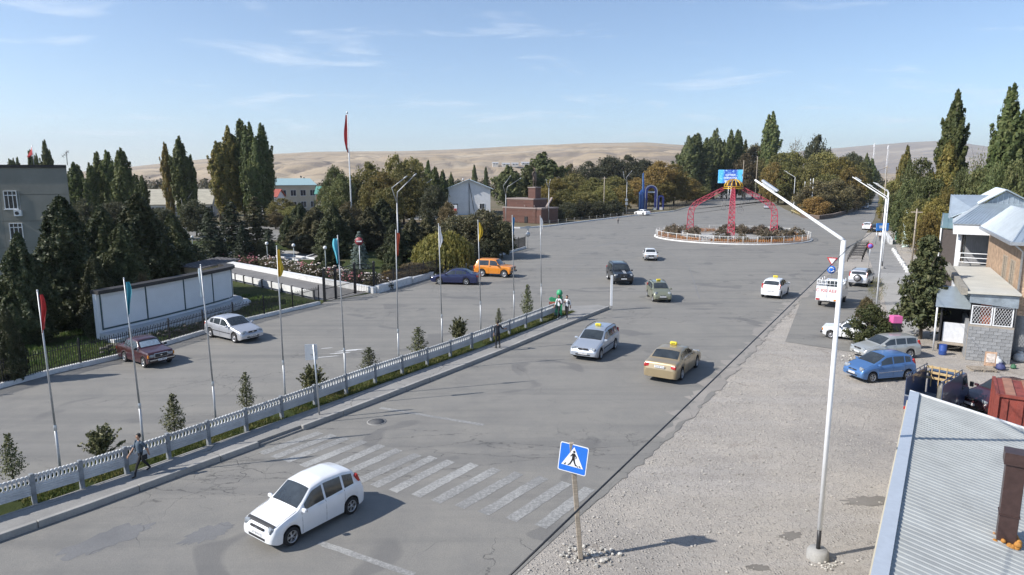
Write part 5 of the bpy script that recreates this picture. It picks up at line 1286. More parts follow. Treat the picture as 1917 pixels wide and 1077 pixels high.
row(['thuja0', 'thuja1'], 'thuja_tree', [(485, 448, 81, 34, L_THUB), (536, 402, 100, 34), (562, 380, 112, 60)], L_THU, 'narrow dark thuja near the small park lawn', 'narrow thujas by the small lawn')
row(['thuja1', 'thuja2', 'thuja0'], 'thuja_tree', [(590, 388, 92, 90, L_THUB), (622, 384, 86, 76), (648, 392, 92, 80, L_THUB), (612, 455, 72, 58, L_THU, 'low thuja beside the last globe lamp'), (690, 388, 96, 80, L_THUB), (716, 372, 104, 80), (738, 420, 82, 64), (757, 430, 88, 54), (772, 408, 90, 62, L_THUB), (560, 410, 98, 60, L_THUB), (800, 405, 94, 60, L_THUB)], L_THU, 'bushy browning thuja in the park behind the gate', 'thujas in the park')
tree('spruce0', 'spruce_tree', 671, 432, 76, 44, L_BLU, 'small blue-grey spruce behind the no-entry sign')
tree('thuja1', 'thuja_tree', 735, 455, 70, 46, L_THU, 'small thuja cone behind the gate post')
tree('willow0', 'willow_tree', 830, 432, 74, 118, L_WIL, 'yellow-green weeping willow behind the railings and blue car')
row(['round0', 'round2', 'round1'], 'park_tree', [(855, 402, 88, 90), (905, 388, 87, 100), (940, 408, 86, 56)], L_THUB, 'dark rounded bronze-green tree at the corner of the railings', 'rounded trees at the railing corner')
tree('bushy0', 'shrub', 770, 492, 69, 80, L_BRN, 'brownish shrub thicket behind the railings by the gate', cat='shrub')
tree('bushy1', 'shrub', 725, 505, 66, 30, L_ORA, 'low orange-leaved shrub behind the railings', cat='shrub')
tree('bushy0', 'shrub', 668, 505, 66, 54, L_DRK, 'dark round bush just inside the park gate', cat='shrub')
row(['bushy1', 'bushy0'], 'shrub', [(915, 446, 84, 46), (880, 455, 80, 50)], L_DRK, 'dark shrub filling the railing corner', 'shrubs in the railing corner')
# taller trees beyond the park
row(['round1', 'round2'], 'tall_tree', [(628, 302, 145, 50), (640, 322, 140, 60), (612, 340, 150, 40)], L_GRN, 'green tree left of the tall flagpole', 'green trees by the tall flagpole')
row(['round0', 'round3'], 'tall_tree', [(690, 300, 150, 80), (718, 318, 140, 72, L_YEL), (700, 335, 138, 70, L_OLI)], L_OLI, 'yellowing tree right of the tall flagpole', 'yellowing trees by the tall flagpole')
row(['round2', 'round1'], 'tall_tree', [(742, 284, 170, 56), (772, 286, 172, 60), (755, 320, 150, 84), (730, 345, 132, 60), (790, 330, 160, 50)], L_OLI, 'tall olive-green tree behind the twin-arm lamps', 'olive trees behind the lamps')
row(POPS, 'poplar_tree', [(803, 300, 190, 18), (815, 312, 185, 18), (830, 318, 185, 16), (845, 322, 260, 10), (888, 308, 330, 9), (910, 312, 330, 8)], L_POP, 'slim poplar left of the white gabled hall', 'slim poplars by the white hall')
row(['round0', 'round2'], 'tall_tree', [(812, 345, 130, 56, L_DRK), (838, 375, 110, 40), (655, 375, 120, 50), (580, 395, 130, 44), (545, 385, 140, 50, L_OLI), (515, 395, 135, 40), (528, 370, 150, 60, L_OLI)], L_BRN, 'low dark tree among the park trees', 'low dark park trees')
# behind the statue
tree('leanpoplar0', 'poplar_tree', 950, 310, 215, 44, L_GRN, 'upright green tree left of the statue')
tree('leanpoplar0', 'poplar_tree', 1018, 285, 240, 62, L_GRN, 'tall spreading green poplar right behind the statue')
tree('leanpoplar0', 'poplar_tree', 990, 315, 225, 36, L_GRN, 'green poplar directly behind the statue')
row(['round1', 'round3', 'round2'], 'park_tree', [(1040, 328, 205, 54, L_YEL), (1075, 322, 215, 60), (1110, 330, 205, 62), (1150, 325, 215, 64), (1130, 345, 195, 54), (1060, 352, 188, 60), (1095, 356, 185, 56), (1165, 345, 205, 50, L_YEL), (1020, 350, 185, 44, L_YEL)], L_OLI, 'yellow-olive autumn tree in the grove right of the statue', 'autumn grove right of the statue')
row(['bushy0', 'bushy1'], 'shrub', [(1062, 378, 168, 48), (1090, 374, 172, 50), (1120, 376, 176, 44), (1148, 374, 182, 46), (1040, 388, 160, 40), (1008, 385, 165, 34)], L_DRK, 'dark green shrub along the kerb right of the statue', 'shrubs along the square')
row(['round0', 'round1'], 'tall_tree', [(1100, 300, 310, 60), (1140, 286, 320, 62), (1172, 288, 320, 66), (1205, 292, 315, 50), (1068, 305, 300, 44, L_BRN)], L_DRK, 'dark tree standing tall behind the autumn grove', 'dark trees behind the grove')
row(['round2', 'round3', 'round0'], 'park_tree', [(1232, 298, 250, 70, L_ORA), (1195, 330, 240, 50, L_ORA), (1262, 305, 255, 60, L_YEL), (1240, 335, 245, 56, L_YEL), (1285, 330, 270, 50, L_YEL), (1215, 345, 250, 44, L_OLI), (1305, 345, 285, 44, L_OLI)], L_YEL, 'orange and yellow autumn tree behind the blue gate', 'autumn trees by the blue gate')
row(['leanpoplar0', 'poplar0', 'poplar1'], 'poplar_tree', [(1286, 255, 300, 40), (1303, 250, 305, 44), (1320, 258, 325, 30), (1338, 241, 335, 30), (1326, 290, 330, 40)], L_GRN, 'tall dark green poplar in the clump behind the blue gate', 'green poplar clump')
row(POPS, 'poplar_tree', [(1364, 243, 330, 22), (1377, 243, 335, 24), (1352, 262, 335, 20), (1392, 262, 350, 18)], L_POP, 'slim grey-green poplar behind the billboard', 'poplars behind the billboard')
tree('poplar2', 'poplar_tree', 1441, 209, 330, 32, L_POP, 'very tall lone poplar above the avenue')
tree('poplar0', 'poplar_tree', 1428, 248, 335, 16, L_POP, 'shorter poplar pressed against the very tall lone one')
row(['round1', 'round0', 'round3'], 'avenue_tree', [(1410, 262, 340, 50, L_BRN), (1395, 285, 320, 46, L_BRN), (1378, 300, 330, 40, L_BRN), (1425, 290, 330, 40, L_OLI)], L_BRN, 'bare brown tree along the avenue behind the billboard', 'brown avenue trees')
row(['round2', 'round1', 'round3'], 'avenue_tree', [(1458, 282, 260, 66, L_OLI), (1480, 275, 265, 60), (1445, 300, 250, 44, L_YEL), (1470, 300, 250, 60)], L_OLI, 'broad olive tree shading the avenue corner', 'olive trees at the avenue corner')
tree('bare0', 'avenue_tree', 1485, 252, 290, 40, L_BRN, 'half-bare tree between the tall poplar and the rounded dark one')
row(['round0', 'round1'], 'avenue_tree', [(1527, 249, 265, 54), (1540, 275, 250, 70, L_OLI), (1515, 290, 245, 50, L_OLI), (1590, 278, 280, 50), (1605, 290, 275, 44)], L_DRK, 'big dark-topped tree on the corner bank', 'big trees on the corner bank')
row(['round3', 'round2', 'round1'], 'avenue_tree', [(1570, 290, 225, 66), (1590, 310, 220, 60), (1545, 320, 215, 60, L_OLI), (1605, 330, 235, 40, L_OLI), (1610, 300, 270, 40, L_OLI)], L_YEL, 'ochre autumn tree on the corner bank', 'ochre trees on the corner bank')
row(['bushy0', 'bushy1'], 'shrub', [(1530, 338, 188, 80), (1560, 335, 195, 80), (1590, 345, 215, 60), (1525, 368, 182, 60, L_ORA), (1552, 365, 190, 60), (1580, 368, 205, 50), (1610, 355, 240, 40, L_DRK), (1505, 348, 200, 30, L_DRK)], L_BRN, 'brown-leaved shrub on the corner bank above the low wall', 'shrubs on the corner bank')
row(POPS, 'poplar_tree', [(1618, 287, 330, 16), (1627, 296, 350, 14), (1634, 312, 420, 12), (1640, 320, 500, 10)], L_POP, 'dark poplar where the main road narrows', 'poplars down the main road')
row(['round0', 'round1'], 'roadside_tree', [(1622, 330, 350, 30), (1634, 335, 420, 24), (1626, 345, 300, 20)], L_DRK, 'dark tree along the far main road', 'dark trees down the main road')
# right-hand side
row(POPS, 'poplar_tree', [(1692, 272, 150, 20, L_POPY), (1683, 290, 155, 16, L_POPY), (1698, 295, 148, 14)], L_POP, 'pale yellow-green poplar behind the right-hand trees', 'pale poplars on the right')
row(['round1', 'round2', 'round3', 'round0'], 'roadside_tree', [(1672, 330, 150, 50, L_OLI), (1665, 360, 140, 36, L_YEL), (1690, 350, 120, 60), (1722, 292, 115, 70), (1740, 320, 104, 76), (1705, 330, 110, 60), (1700, 375, 100, 50), (1722, 370, 92, 60, L_OLI)], L_GRN, 'grey-green roadside tree beyond the white coping wall', 'roadside trees on the right')
row(['round2', 'round3'], 'roadside_tree', [(1752, 365, 84, 60), (1772, 345, 90, 50), (1745, 392, 78, 50, L_ORA)], L_YEL, 'ochre tree beside the dark clad shed', 'ochre trees by the shed')
tree('poplar0', 'poplar_tree', 1780, 169, 108, 42, L_POP, 'tall speckled poplar with pointed top left of the house roofs')
tree('poplar2', 'poplar_tree', 1771, 262, 104, 36, L_POPY, 'yellowing poplar base beside the tall speckled poplar')
tree('bare0', 'roadside_tree', 1826, 270, 100, 56, L_GRN, 'thin silvery tree between the two tall poplars')
tree('round1', 'roadside_tree', 1830, 300, 96, 66, L_GRN, 'green tree rising behind the metal roofs')
row(POPS, 'poplar_tree', [(1884, 157, 96, 46), (1908, 200, 100, 40), (1870, 230, 100, 26), (1928, 190, 98, 44)], L_POP, 'massive tall poplar at the back of the house', 'massive poplars behind the house')
row(['round0', 'round2'], 'roadside_tree', [(1862, 300, 90, 54), (1900, 290, 88, 60), (1800, 310, 98, 50)], L_GRN, 'leafy tree close behind the metal-roofed house', 'trees behind the house')
# near plants on the right
plant('pine0', 'juniper_tree', P(1722, 634), topz(P(1722, 634).y, 440), 3.6, L_PINE, 'bushy olive-brown juniper tree in front of the annex', 'tree')
def shrub(kn, px, py, ytop, wpx, leaf, label, name='shrub', group=None, cat='shrub'):
    p = P(px, py); return plant(kn, name, p, topz(p.y, ytop) , wpx * p.y / (FPX * .98), leaf, label, cat, group)
shrub('bushy0', 1626, 648, 570, 88, leafmat('elm_leaves', (0.04, 0.05, 0.02), (0.075, 0.085, 0.033), (0.125, 0.115, 0.05), scale=3), 'thick green bush beside the white pole and white saloon')
shrub('bushy1', 1664, 640, 594, 50, L_DRK, 'dark bush between the green thicket and the silver estate')
shrub('bushy1', 1620, 600, 555, 34, L_BRN, 'low russet shrub behind the green thicket')
shrub('bare0', 1640, 570, 515, 34, L_OLI, 'scraggly sapling with few leaves near the lamp pole', 'sapling', cat='tree')
shrub('bushy0', 1908, 600, 545, 30, L_OLI, 'straggly yellow-green plant against the block wall')
shrub('bushy1', 1905, 665, 610, 26, L_DRK, 'weedy plant hanging by the junk at the block wall')
# young junipers planted in the verge
JUN = [(25, 900, 812, 54, 0), (192, 855, 792, 70, 1), (328, 815, 738, 56, 0), (463, 768, 696, 40, 2), (584, 738, 678, 56, 1), (692, 700, 650, 46, 2), (784, 664, 612, 44, 2), (858, 638, 590, 38, 1), (934, 612, 577, 20, 0), (987, 595, 533, 32, 0)]
JL = ['beside the red flagpole', 'behind the striding man', 'between the teal and pale flagpoles', 'between the pale and yellow flagpoles', 'behind the sign seen from its back', 'right of the cyan flagpole', 'right of the orange-red flagpole', 'right of the white flag by the willow', 'behind the man in the dark jacket', 'between the last two flagpoles']
for (px, py, yt, w, k), jl in zip(JUN, JL):
    p = P(px, py, 0.16); q = Vector((p.x, p.y, 0.15))
    h = topz(q.y, yt) - 0.15
    plant('juniper%d' % k, 'juniper_sapling', q, h, w * q.y / FPX * 1.05, L_JUN, 'young feathery juniper in the verge ' + jl, 'shrub', 'juniper saplings along the verge')
# far belt of trees under the hills, too small to tell apart
rb = np.random.default_rng(5); cen = []; nor_ = []; szz = []
for i in range(1500):
    px = rb.uniform(-200, 2100); Y = rb.uniform(330, 820)
    if 1330 < px < 1640 and Y < 420: continue
    x = (px - W0 / 2) * Y / FPX; h = rb.uniform(3, 9) * (1.3 if rb.random() < .15 else 1); w = h * rb.uniform(.25, .6)
    for _ in range(26):
        d = rb.normal(size=3); d /= np.linalg.norm(d); k = rb.random() ** .4
        cen.append((x + d[0] * w * k, Y + d[1] * w * k, h * .55 + d[2] * h * .5 * k)); nor_.append(d + rb.normal(size=3) * .4); szz.append(w * .36)
far_wood = link('far_wood', quads_mesh('far_wood', np.array(cen), np.array(nor_), np.array(szz), 0.8, rb), leafmat('far_leaves', (0.05, 0.055, 0.03), (0.09, 0.085, 0.042), (0.17, 0.13, 0.06), scale=0.05))
tag(far_wood, 'distant belt of trees and scrub below the hills', 'woodland', kind='stuff')
# ================================================================== street furniture
M_POLE = mat('pole_grey', (.42, .43, .44), .45, metal=.4, var=.15); M_WPOLE = mat('pole_white', (.74, .75, .76), .45, var=.08, scale=2)
# ---- flagpoles in the verge
def limp_flag(seed, L_, w):
    rnd = random.Random(seed); b = MB(); rows = 9; cols = 8; vs = []
    ph = rnd.uniform(0, 6)
    for i in range(rows + 1):
        t = i / rows; sp = w * (.35 + .65 * math.sin(math.pi * min(1, t * .75 + .12))) * (1 if t < .8 else 1 - (t - .8) * 1.4)
        for j in range(cols + 1):
            s = j / cols; vs.append((.03 + sp * s * (.6 + .25 * math.sin(t * 4 + ph)), .06 * w / .3 * math.sin(s * 9 + ph + t * 2.2) * (.4 + t), -t * L_ * (1 - .10 * s + .04 * math.sin(s * 7 + ph))))
    b.add(vs, [(i * (cols + 1) + j, i * (cols + 1) + j + 1, (i + 1) * (cols + 1) + j + 1, (i + 1) * (cols + 1) + j) for i in range(rows) for j in range(cols)], 0, True)
    me = b.mesh('flag'); return me
FC = {'red': (.52, .06, .04), 'teal': (.04, .26, .34), 'pale': (.62, .70, .74), 'yellow': (.55, .38, .03), 'cyan': (.12, .50, .62), 'orange-red': (.60, .12, .06), 'white': (.75, .75, .76), 'blue': (.05, .22, .42)}
def fm(c): return mat('flag_' + c, FC[c], .75, var=.15, scale=3)
flags = [(70, 545, 115, 898, 'red', 'red flag nearest the low thuja bush', .3), (228, 522, 270, 850, 'teal', 'teal flag before the maroon saloon', .3), (374, 497, 405, 803, 'pale', 'pale blue flag before the silver hatchback', .22), (518, 462, 535, 762, 'yellow', 'deep yellow flag left of the park gate', .34), (632, 442, 648, 738, 'cyan', 'cyan flag in line with the park gate', .34), (741, 432, 747, 692, 'orange-red', 'orange-red flag right of the park gate', .3), (821, 420, 828, 658, 'white', 'white flag before the willow', .3), (894, 413, 900, 627, 'yellow', 'bright yellow flag beside the orange car', .34), (956, 404, 962, 603, 'blue', 'dark blue-green flag right of the orange car', .28), (1008, 405, 1013, 584, 'white', 'white flag at the tip of the pavement', .22)]
for i, (tx, ty, bx, by, c, lab, w) in enumerate(flags):
    p = P(bx, by, .16); h = topz(p.y, ty) - .16; e = empty('flagpole', p)
    tp = A(tx, ty, p.y); lean = max(-.12, min(.12, tp.x - p.x))
    b = MB(); b.tube([(0, 0, -.05), (0, 0, h * .28)], [.045, .042], 8); b.tube([(0, 0, h * .28), (lean, 0, h)], [.036, .024], 8); b.build('pole', M_POLE, e)
    b = MB(); b.lathe([(.05, h * .27), (.058, h * .28), (.058, h * .29), (.04, h * .3)], 8); b.build('sleeve', M_STEEL, e)
    b = MB(); b.lathe([(.001, h + .05), (.03, h + .03), (.03, h), (.02, h - .02)], 8, (lean, 0, 0)); b.build('finial', M_STEEL, e)
    o = link('flag', limp_flag(i * 3 + 1, 1.25, w), fm(c), e, (lean * .98, 0, h - .12)); o.rotation_euler.z = R([0, 10, 170, -10, 200, 15, 5, -5, 12, 8][i])
    tag(e, 'slim grey pole with limp ' + lab, 'flagpole', 'flagpoles along the verge')
# tall national flagpole in the park
Yt = 120.0; tp = A(650, 212, Yt); bp = A(659, 418, Yt); e = empty('tall_flagpole', (bp.x, Yt, 0)); h = tp.z; lx = tp.x - bp.x
b = MB(); b.tube([(0, 0, 0), (lx * .5, 0, h * .5), (lx, 0, h)], [.16, .11, .06], 10); b.build('pole', M_WPOLE, e)
b = MB(); b.lathe([(.001, .3), (.14, .2), (.16, 0), (.1, -.12)], 10, (lx, 0, h)); b.build('finial', M_STEEL, e)
o = link('flag', limp_flag(77, 6.6, .95), mat('flag_dark_red', (.34, .025, .03), .75, var=.2, scale=1.5), e, (lx - .1, 0, h - .3)); o.rotation_euler.z = R(150)
tag(e, 'very tall white pole with long limp dark red flag', 'flagpole')

# ---- street lamps with one long sloping arm
def arm_lamp(px, py, ey, label, armlen=2.3, rise=1.55, foot=True, black=.85):
    p = P(px, py); h = topz(p.y, ey); e = empty('street_lamp', p)
    if foot: b = MB(); b.lathe([(.30, -.05), (.29, .2), (.24, .27), (.001, .28)], 12); b.build('concrete_foot', M_CONC, e)
    b = MB(); b.tube([(0, 0, .2), (0, 0, black)], .056, 12); b.build('black_base', M_BLACK, e)
    b = MB(); b.tube([(0, 0, black), (0, 0, h)], [.066, .06], 12); b.build('pole', M_WPOLE, e)
    d = -RN * armlen + UP * rise; a0 = Vector((0, 0, h - .02))
    b = MB(); b.tube([a0, a0 + d * .03 + UP * .02, a0 + d], [.058, .045, .026], 10); b.build('arm', M_WPOLE, e)
    u = d.normalized(); q = a0 + d * .74 + UP * .09; s = u.cross(UP).normalized(); nrm = s.cross(u); b = MB()
    if nrm.z < 0: nrm = -nrm
    b.extr([q - s * .09 + u * .0, q + s * .09, q + s * .09 + u * .5, q - s * .09 + u * .5], nrm * .05); hd = b.build('lamp_head', mat('lamp_head', (.62, .64, .67), .4, metal=.3), e)
    b = MB(); b.extr([q - s * .07 + u * .05 - nrm * .02, q + s * .07 + u * .05 - nrm * .02, q + s * .07 + u * .45 - nrm * .02, q - s * .07 + u * .45 - nrm * .02], -nrm * .015); b.build('lens', mat('lamp_lens', (.75, .75, .72), .2), hd)
    b = MB(); b.tube([q + u * .05 - nrm * .0, q + u * .05 - nrm * .09], .03, 6); b.build('bracket', M_STEEL, e)
    return tag(e, label, 'street lamp', 'one-armed street lamps'), h
lmp, LH = arm_lamp(1530, 1044, 450, 'white one-armed lamp with black base and concrete foot on the gravel')
arm_lamp(1638, 602, 372, 'white one-armed lamp standing among the green bushes')
arm_lamp(1651, 503, 370, 'white one-armed lamp beside the bare footway')
arm_lamp(1655, 456, 360, 'white one-armed lamp by the blue kiosk sign')
arm_lamp(1656, 427, 357, 'white one-armed lamp farthest along the footway')
# ---- lamps with two arms
def twin_lamp(px, py, fy, tips, Y, label, signs=False):
    base = P(px, py) if Y is None else None
    if base is None: q = A(px, py, Y); base = Vector((q.x, Y, 0))
    Y = base.y; f = A(px - .5, fy, Y); e = empty('twin_arm_lamp', base); fz = f.z; r = .085
    b = MB(); b.tube([(0, 0, 0), (0, 0, fz)], [r, r * .8], 8); b.build('pole', M_POLE, e)
    for tx, ty, bx, by in tips:
        t, k = A(tx, ty, Y) - base, A(bx, by, Y) - base; t.y -= .2; b = MB()
        b.tube([(0, 0, fz - .05), k, t], [r * .7, r * .65, r * .5], 6); ar = b.build('arm', M_POLE, e)
        d = (t - k).normalized(); b = MB(); b.tube([t, t + d * .5], [.10, .06], 6); b.build('lamp_head', M_POLE, ar)
    if signs:
        for z, c in ((4.4, 'white'), (3.4, 'white')): b = MB(); b.box((0, -.12, z), (.7, .04, .7)); b.build('sign_back', M_STEEL, e)
    return tag(e, label, 'street lamp', 'two-armed park lamps')
twin_lamp(747, 514, 380, ((756, 335, 733.5, 352), (774, 331, 744, 360)), None, 'two-armed lamp standing just behind the park railings')
twin_lamp(667, 408, 360, ((678, 344, 666, 351), (688, 346, 670, 352)), 160, 'two-armed lamp beside the tall flagpole')
twin_lamp(771, 404, 356, ((767, 342, 769, 349), (775, 343, 773, 349)), 165, 'two-armed lamp seen edge-on behind the railings lamp')
twin_lamp(785, 408, 360, ((790, 339, 782, 350), (806, 338, 788, 350)), 160, 'two-armed lamp left of the white hall')
twin_lamp(947, 414, 364, ((954, 332, 942, 348), (973, 335, 950, 350)), 150, 'two-armed lamp just left of the statue podium')
twin_lamp(1027, 417, 352, ((1023, 340, 1024.5, 346), (1029.5, 340, 1028, 346)), 152, 'two-armed lamp at the right corner of the podium')
twin_lamp(1172, 405, 341, ((1167, 325, 1168.5, 333), (1181, 322, 1173, 332)), None, 'two-armed lamp with signs on its pole before the grove', True)
# ---- globe lamps along the roses
for i, (x, y, bx, by) in enumerate(((360, 444, 362, 478), (388.5, 446.5, 391, 482), (420.5, 449.5, 423, 487), (458, 452.5, 460.5, 493), (500, 456, 502, 500), (549.5, 459.5, 552, 508), (607.5, 464, 611, 520))):
    p = P(bx, by); e = empty('globe_lamp', p); h = topz(p.y, y)
    b = MB(); b.tube([(0, 0, 0), (0, 0, h - .15)], .045, 8); b.build('post', mat('lamp_post_green', (.30, .34, .34), .5), e)
    b = MB(); b.lathe([(.001, -.2), (.1, -.18), (.17, -.1), (.2, 0), (.17, .1), (.1, .18), (.001, .2)], 14, (0, 0, h)); b.build('globe', mat('opal_globe', (.78, .78, .76), .25, var=.03), e)
    b = MB(); b.lathe([(.06, h - .26), (.09, h - .2), (.09, h - .17), (.05, h - .16)], 10); b.build('collar', M_BLACK, e)
    tag(e, 'park lamp with white globe on thin post behind the roses', 'lamp', 'globe lamps along the rose bed')
# ---- roses
rr_ = random.Random(21)
RC = crown_round('foliage', 130, .05, .85, .5, 40, 22, .07, .2, lambda x: max(.3, math.sin(math.pi * min(1, x * .7 + .25))))
def rose_bush(p, s, petals, label, group, n=14):
    e = empty('rose_bush', p, rr_.uniform(0, 6.28), scale=s); o = link('foliage', RC, L_ROSE, e)
    b = MB()
    for k in range(5): a = k * 1.26; b.tube([(0, 0, 0), (math.cos(a) * .15, math.sin(a) * .15, .4), (math.cos(a) * .3, math.sin(a) * .3, .75)], .012, 4)
    b.build('stems', BARK, e)
    o = link('blossom', petals[0], petals[1], e); return tag(e, label, 'rose bush', group)
def blossom_mesh(seed):
    rnd = random.Random(seed); b = MB()
    for k in range(22):
        a, z = rnd.uniform(0, 6.28), rnd.uniform(.3, 1.0); r = rnd.uniform(.2, .55); s = rnd.uniform(.05, .085)
        b.lathe([(.001, -s * .6), (s, -s * .1), (s * .8, s * .5), (.001, s * .5)], 6, (r * math.cos(a), r * math.sin(a), z), smooth=False)
    return b.mesh('blossom')
M_RW = mat('white_rose', (.70, .62, .56), .8, var=.2, scale=4, objrand=.1); M_RP = mat('pink_rose', (.55, .20, .22), .8, var=.35, scale=4, objrand=.2)
BL = [(blossom_mesh(1), M_RW), (blossom_mesh(2), M_RP), (blossom_mesh(3), M_RW), (blossom_mesh(4), M_RP)]
roses = offset(pw_far, 1.3); Lr_ = plen(roses)
for k in range(46):
    p, t = along(roses, min(Lr_ - .1, Lr_ * (k + rr_.uniform(0, .8)) / 46)); nrm = Vector((-t.y, t.x, 0)); j = rr_.choice((0, 1, 1, 2, 3, 0))
    rose_bush(p + nrm * rr_.uniform(-.5, 1.4), rr_.uniform(.9, 1.5), BL[j], 'white-blossomed rose bush behind the low path wall' if j in (0, 2) else 'pink-blossomed rose bush behind the low path wall', 'white roses by the path' if j in (0, 2) else 'pink roses by the path')
# ---- roundabout
RC_ = Vector((38.6, 116.4, 0)); RR = 13.2
rb_ = MB(); rb_.lathe([(RR - .3, .17), (RR - .02, .17), (RR + .03, .13), (RR + .03, -.05)], 72); rb_.lathe([(RR - .3, .17), (RR - .3, -.05)], 72); o = rb_.build('roundabout_kerb', M_WHITEWASH, loc=RC_); o['kind'] = 'structure'
disc = [RC_ + Vector((math.cos(k * math.pi / 32), math.sin(k * math.pi / 32), 0)) * (RR - .29) for k in range(64)]
def flowerbed(N, L, b):
    tc = N.new('ShaderNodeTexCoord'); v = tc.outputs['Object']
    base = mixc(N, L, mapr(N, L, nz(N, L, v, .5, 5, .7), .4, .6), (.20, .13, .075), (.30, .14, .045)); base = mixc(N, L, mapr(N, L, nz(N, L, v, 5, 5, .8), .4, .7), base, (.10, .085, .04))
    L.new(base, b.inputs['Base Color']); b.inputs['Roughness'].default_value = .95; bumpn(N, L, b, nz(N, L, v, 5, 5, .8), 1, .2)
sheet('roundabout_bed', disc, .16, node_ground('flowerbed', None, flowerbed))
sheet('roundabout_path', [RC_ + Vector((math.cos(k * math.pi / 24), math.sin(k * math.pi / 24), 0)) * 8.6 for k in range(48)], .2, M_CONC)
def ring_fence(name, r, n, h, label, bars):
    e = empty(name, RC_ + UP * .2); M_RF = mat('rail_white', (.62, .62, .60), .55, var=.15)
    pm = None
    for k in range(n):
        a = 2 * math.pi * k / n; p = Vector((math.cos(a) * r, math.sin(a) * r, 0)); a2 = 2 * math.pi * (k + 1) / n; q = Vector((math.cos(a2) * r, math.sin(a2) * r, 0))
        if pm is None: m = MB(); m.tube([(0, 0, 0), (0, 0, h + .06)], .05, 6); o = m.build('post', M_RF, e); pm = o.data; m = MB(); L_ = (q - p).length; m.box((L_ / 2, 0, h - .03), (L_ - .06, .05, .06)); m.box((L_ / 2, 0, .14), (L_ - .06, .04, .05)); [m.box((L_ * (j + .5) / bars, 0, h / 2 + .05), (.018, .018, h - .2)) for j in range(bars)]; o2 = m.build('panel', M_RF, e); pm2 = o2.data
        else: o = link('post', pm, None, e); o2 = link('panel', pm2, None, e)
        o.location = p; o2.location = p; d = q - p; o2.rotation_euler = (0, 0, math.atan2(d.y, d.x))
    return tag(e, label, 'fence')
ring_fence('roundabout_fence', RR - .3, 36, 1.05, 'white ring railing on the outer kerb of the roundabout', 7)
ring_fence('inner_ring_fence', 8.5, 24, .7, 'lower inner ring railing round the roundabout path', 8)
# emblem panel on the front of the ring
b = MB(); e = empty('emblem_panel', P(1319, 455) + Vector((0.1, -.1, .25)), R(-28)); 
b.box((0, 0, .55), (1.3, .03, 1.1)); b.build('backing', mat('panel_grey', (.30, .29, .28), .6), e); b = MB()
for z in (.05, 1.06): b.box((0, -.04, z), (1.4, .05, .07))
for x in (-.67, .67): b.box((x, -.04, .55), (.07, .05, 1.1))
b.build('frame', FRAMEW, e); b = MB(); [b.lathe([(.2, -.02), (.26, -.02), (.26, .02), (.2, .02), (.2, -.02)], 14, (x, -.05, .55), ax='Y') for x in (-.3, .3)]; b.build('rings', FRAMEW, e); tag(e, 'square white framed emblem panel on the ring railing', 'sign')
# rose clumps in the roundabout
RB = crown_round('foliage', 140, .1, 1.7, 1.25, 60, 22, .13, .35, lambda x: max(.3, math.sin(math.pi * min(1, x * .7 + .25))))
L_RB = leafmat('dry_rose', (.08, .075, .045), (.18, .15, .10), (.46, .36, .29), scale=2.5)
rq = random.Random(31)
for k in range(24):
    a = rq.uniform(0, 6.28); r = rq.choice((6.3, 7.2, 9.6, 10.4, 10.8)) + rq.uniform(-.5, .5)
    if r > 9 and -2.4 < a - 4.9 < -.0 and rq.random() < .75: r = 7.0
    e = empty('dry_rose_bush', RC_ + Vector((math.cos(a) * r, math.sin(a) * r, .2)), a, scale=rq.uniform(.75, 1.15)); link('foliage', RB, L_RB, e)
    b = MB(); [b.tube([(0, 0, 0), (math.cos(j) * .5, math.sin(j) * .5, 1.2)], .025, 4) for j in (0, 2, 4)]; b.build('stems', BARK, e)
    tag(e, 'dry brown-green rose bush inside the roundabout', 'rose bush', 'rose bushes in the roundabout')
# marigold ring just inside the railing
rg = np.random.default_rng(8); n_ = 16000; an_ = rg.random(n_) * 6.283; rr2 = RR - .6 - rg.random(n_) ** 1.4 * 1.8
cen = np.stack([RC_.x + np.cos(an_) * rr2, RC_.y + np.sin(an_) * rr2, .2 + rg.random(n_) * .5], axis=1)
o = link('marigolds', quads_mesh('marigolds', cen, rg.normal(size=cen.shape), .1 * rg.uniform(.6, 1.3, n_), .8, rg), leafmat('marigold', (.20, .13, .04), (.45, .15, .04), (.60, .24, .04), scale=.6)); tag(o, 'orange marigolds and fallen leaves inside the ring railing', 'flowers', kind='stuff')
# red lattice arches with golden crown
ME = empty('lattice_monument', RC_ + UP * .2); M_RED = mat('red_lattice', (.50, .07, .11), .5, var=.2)
zt_ = topz(116, 353) - .2
def lattice(path, w0, w1, nseg, name):
    b = MB(); L_ = plen(path); pts = []
    for i in range(nseg + 1):
        p, t = along(path, min(L_ - 1e-3, L_ * i / nseg)); w = lerp(w0, w1, i / nseg) / 2
        rad = Vector((path[0].x, path[0].y, 0)).normalized(); s = Vector((-rad.y, rad.x, 0)); nn = s.cross(t).normalized()
        pts.append([p + s * w + nn * w, p - s * w + nn * w, p - s * w - nn * w, p + s * w - nn * w])
    for c in range(4): b.tube([q[c] for q in pts], .045, 5)
    for i in range(nseg):
        for c in range(4):
            d = (c + 1) % 4; b.tube([pts[i][c], pts[i + 1][d]], 0.028, 4, cap=False); b.tube([pts[i][d], pts[i + 1][c]], 0.028, 4, cap=False)
            b.tube([pts[i][c], pts[i][d]], 0.028, 4, cap=False)
    return b.build(name, M_RED, ME, recalc=False)
for ang in (R(161.6), R(-18.4), R(-108.4), R(71.6)):
    d = Vector((math.cos(ang), math.sin(ang), 0))
    lattice([d * 7.0, d * 7.0 + UP * 4.1, d * 6.75 + UP * 5.1, d * 6.0 + UP * 5.8, d * 1.55 + UP * zt_], 1.2, .5, 12, 'arch_leg')
M_GOLD = mat('golden_paint', (.60, .36, .03), .4, metal=.3, var=.15)
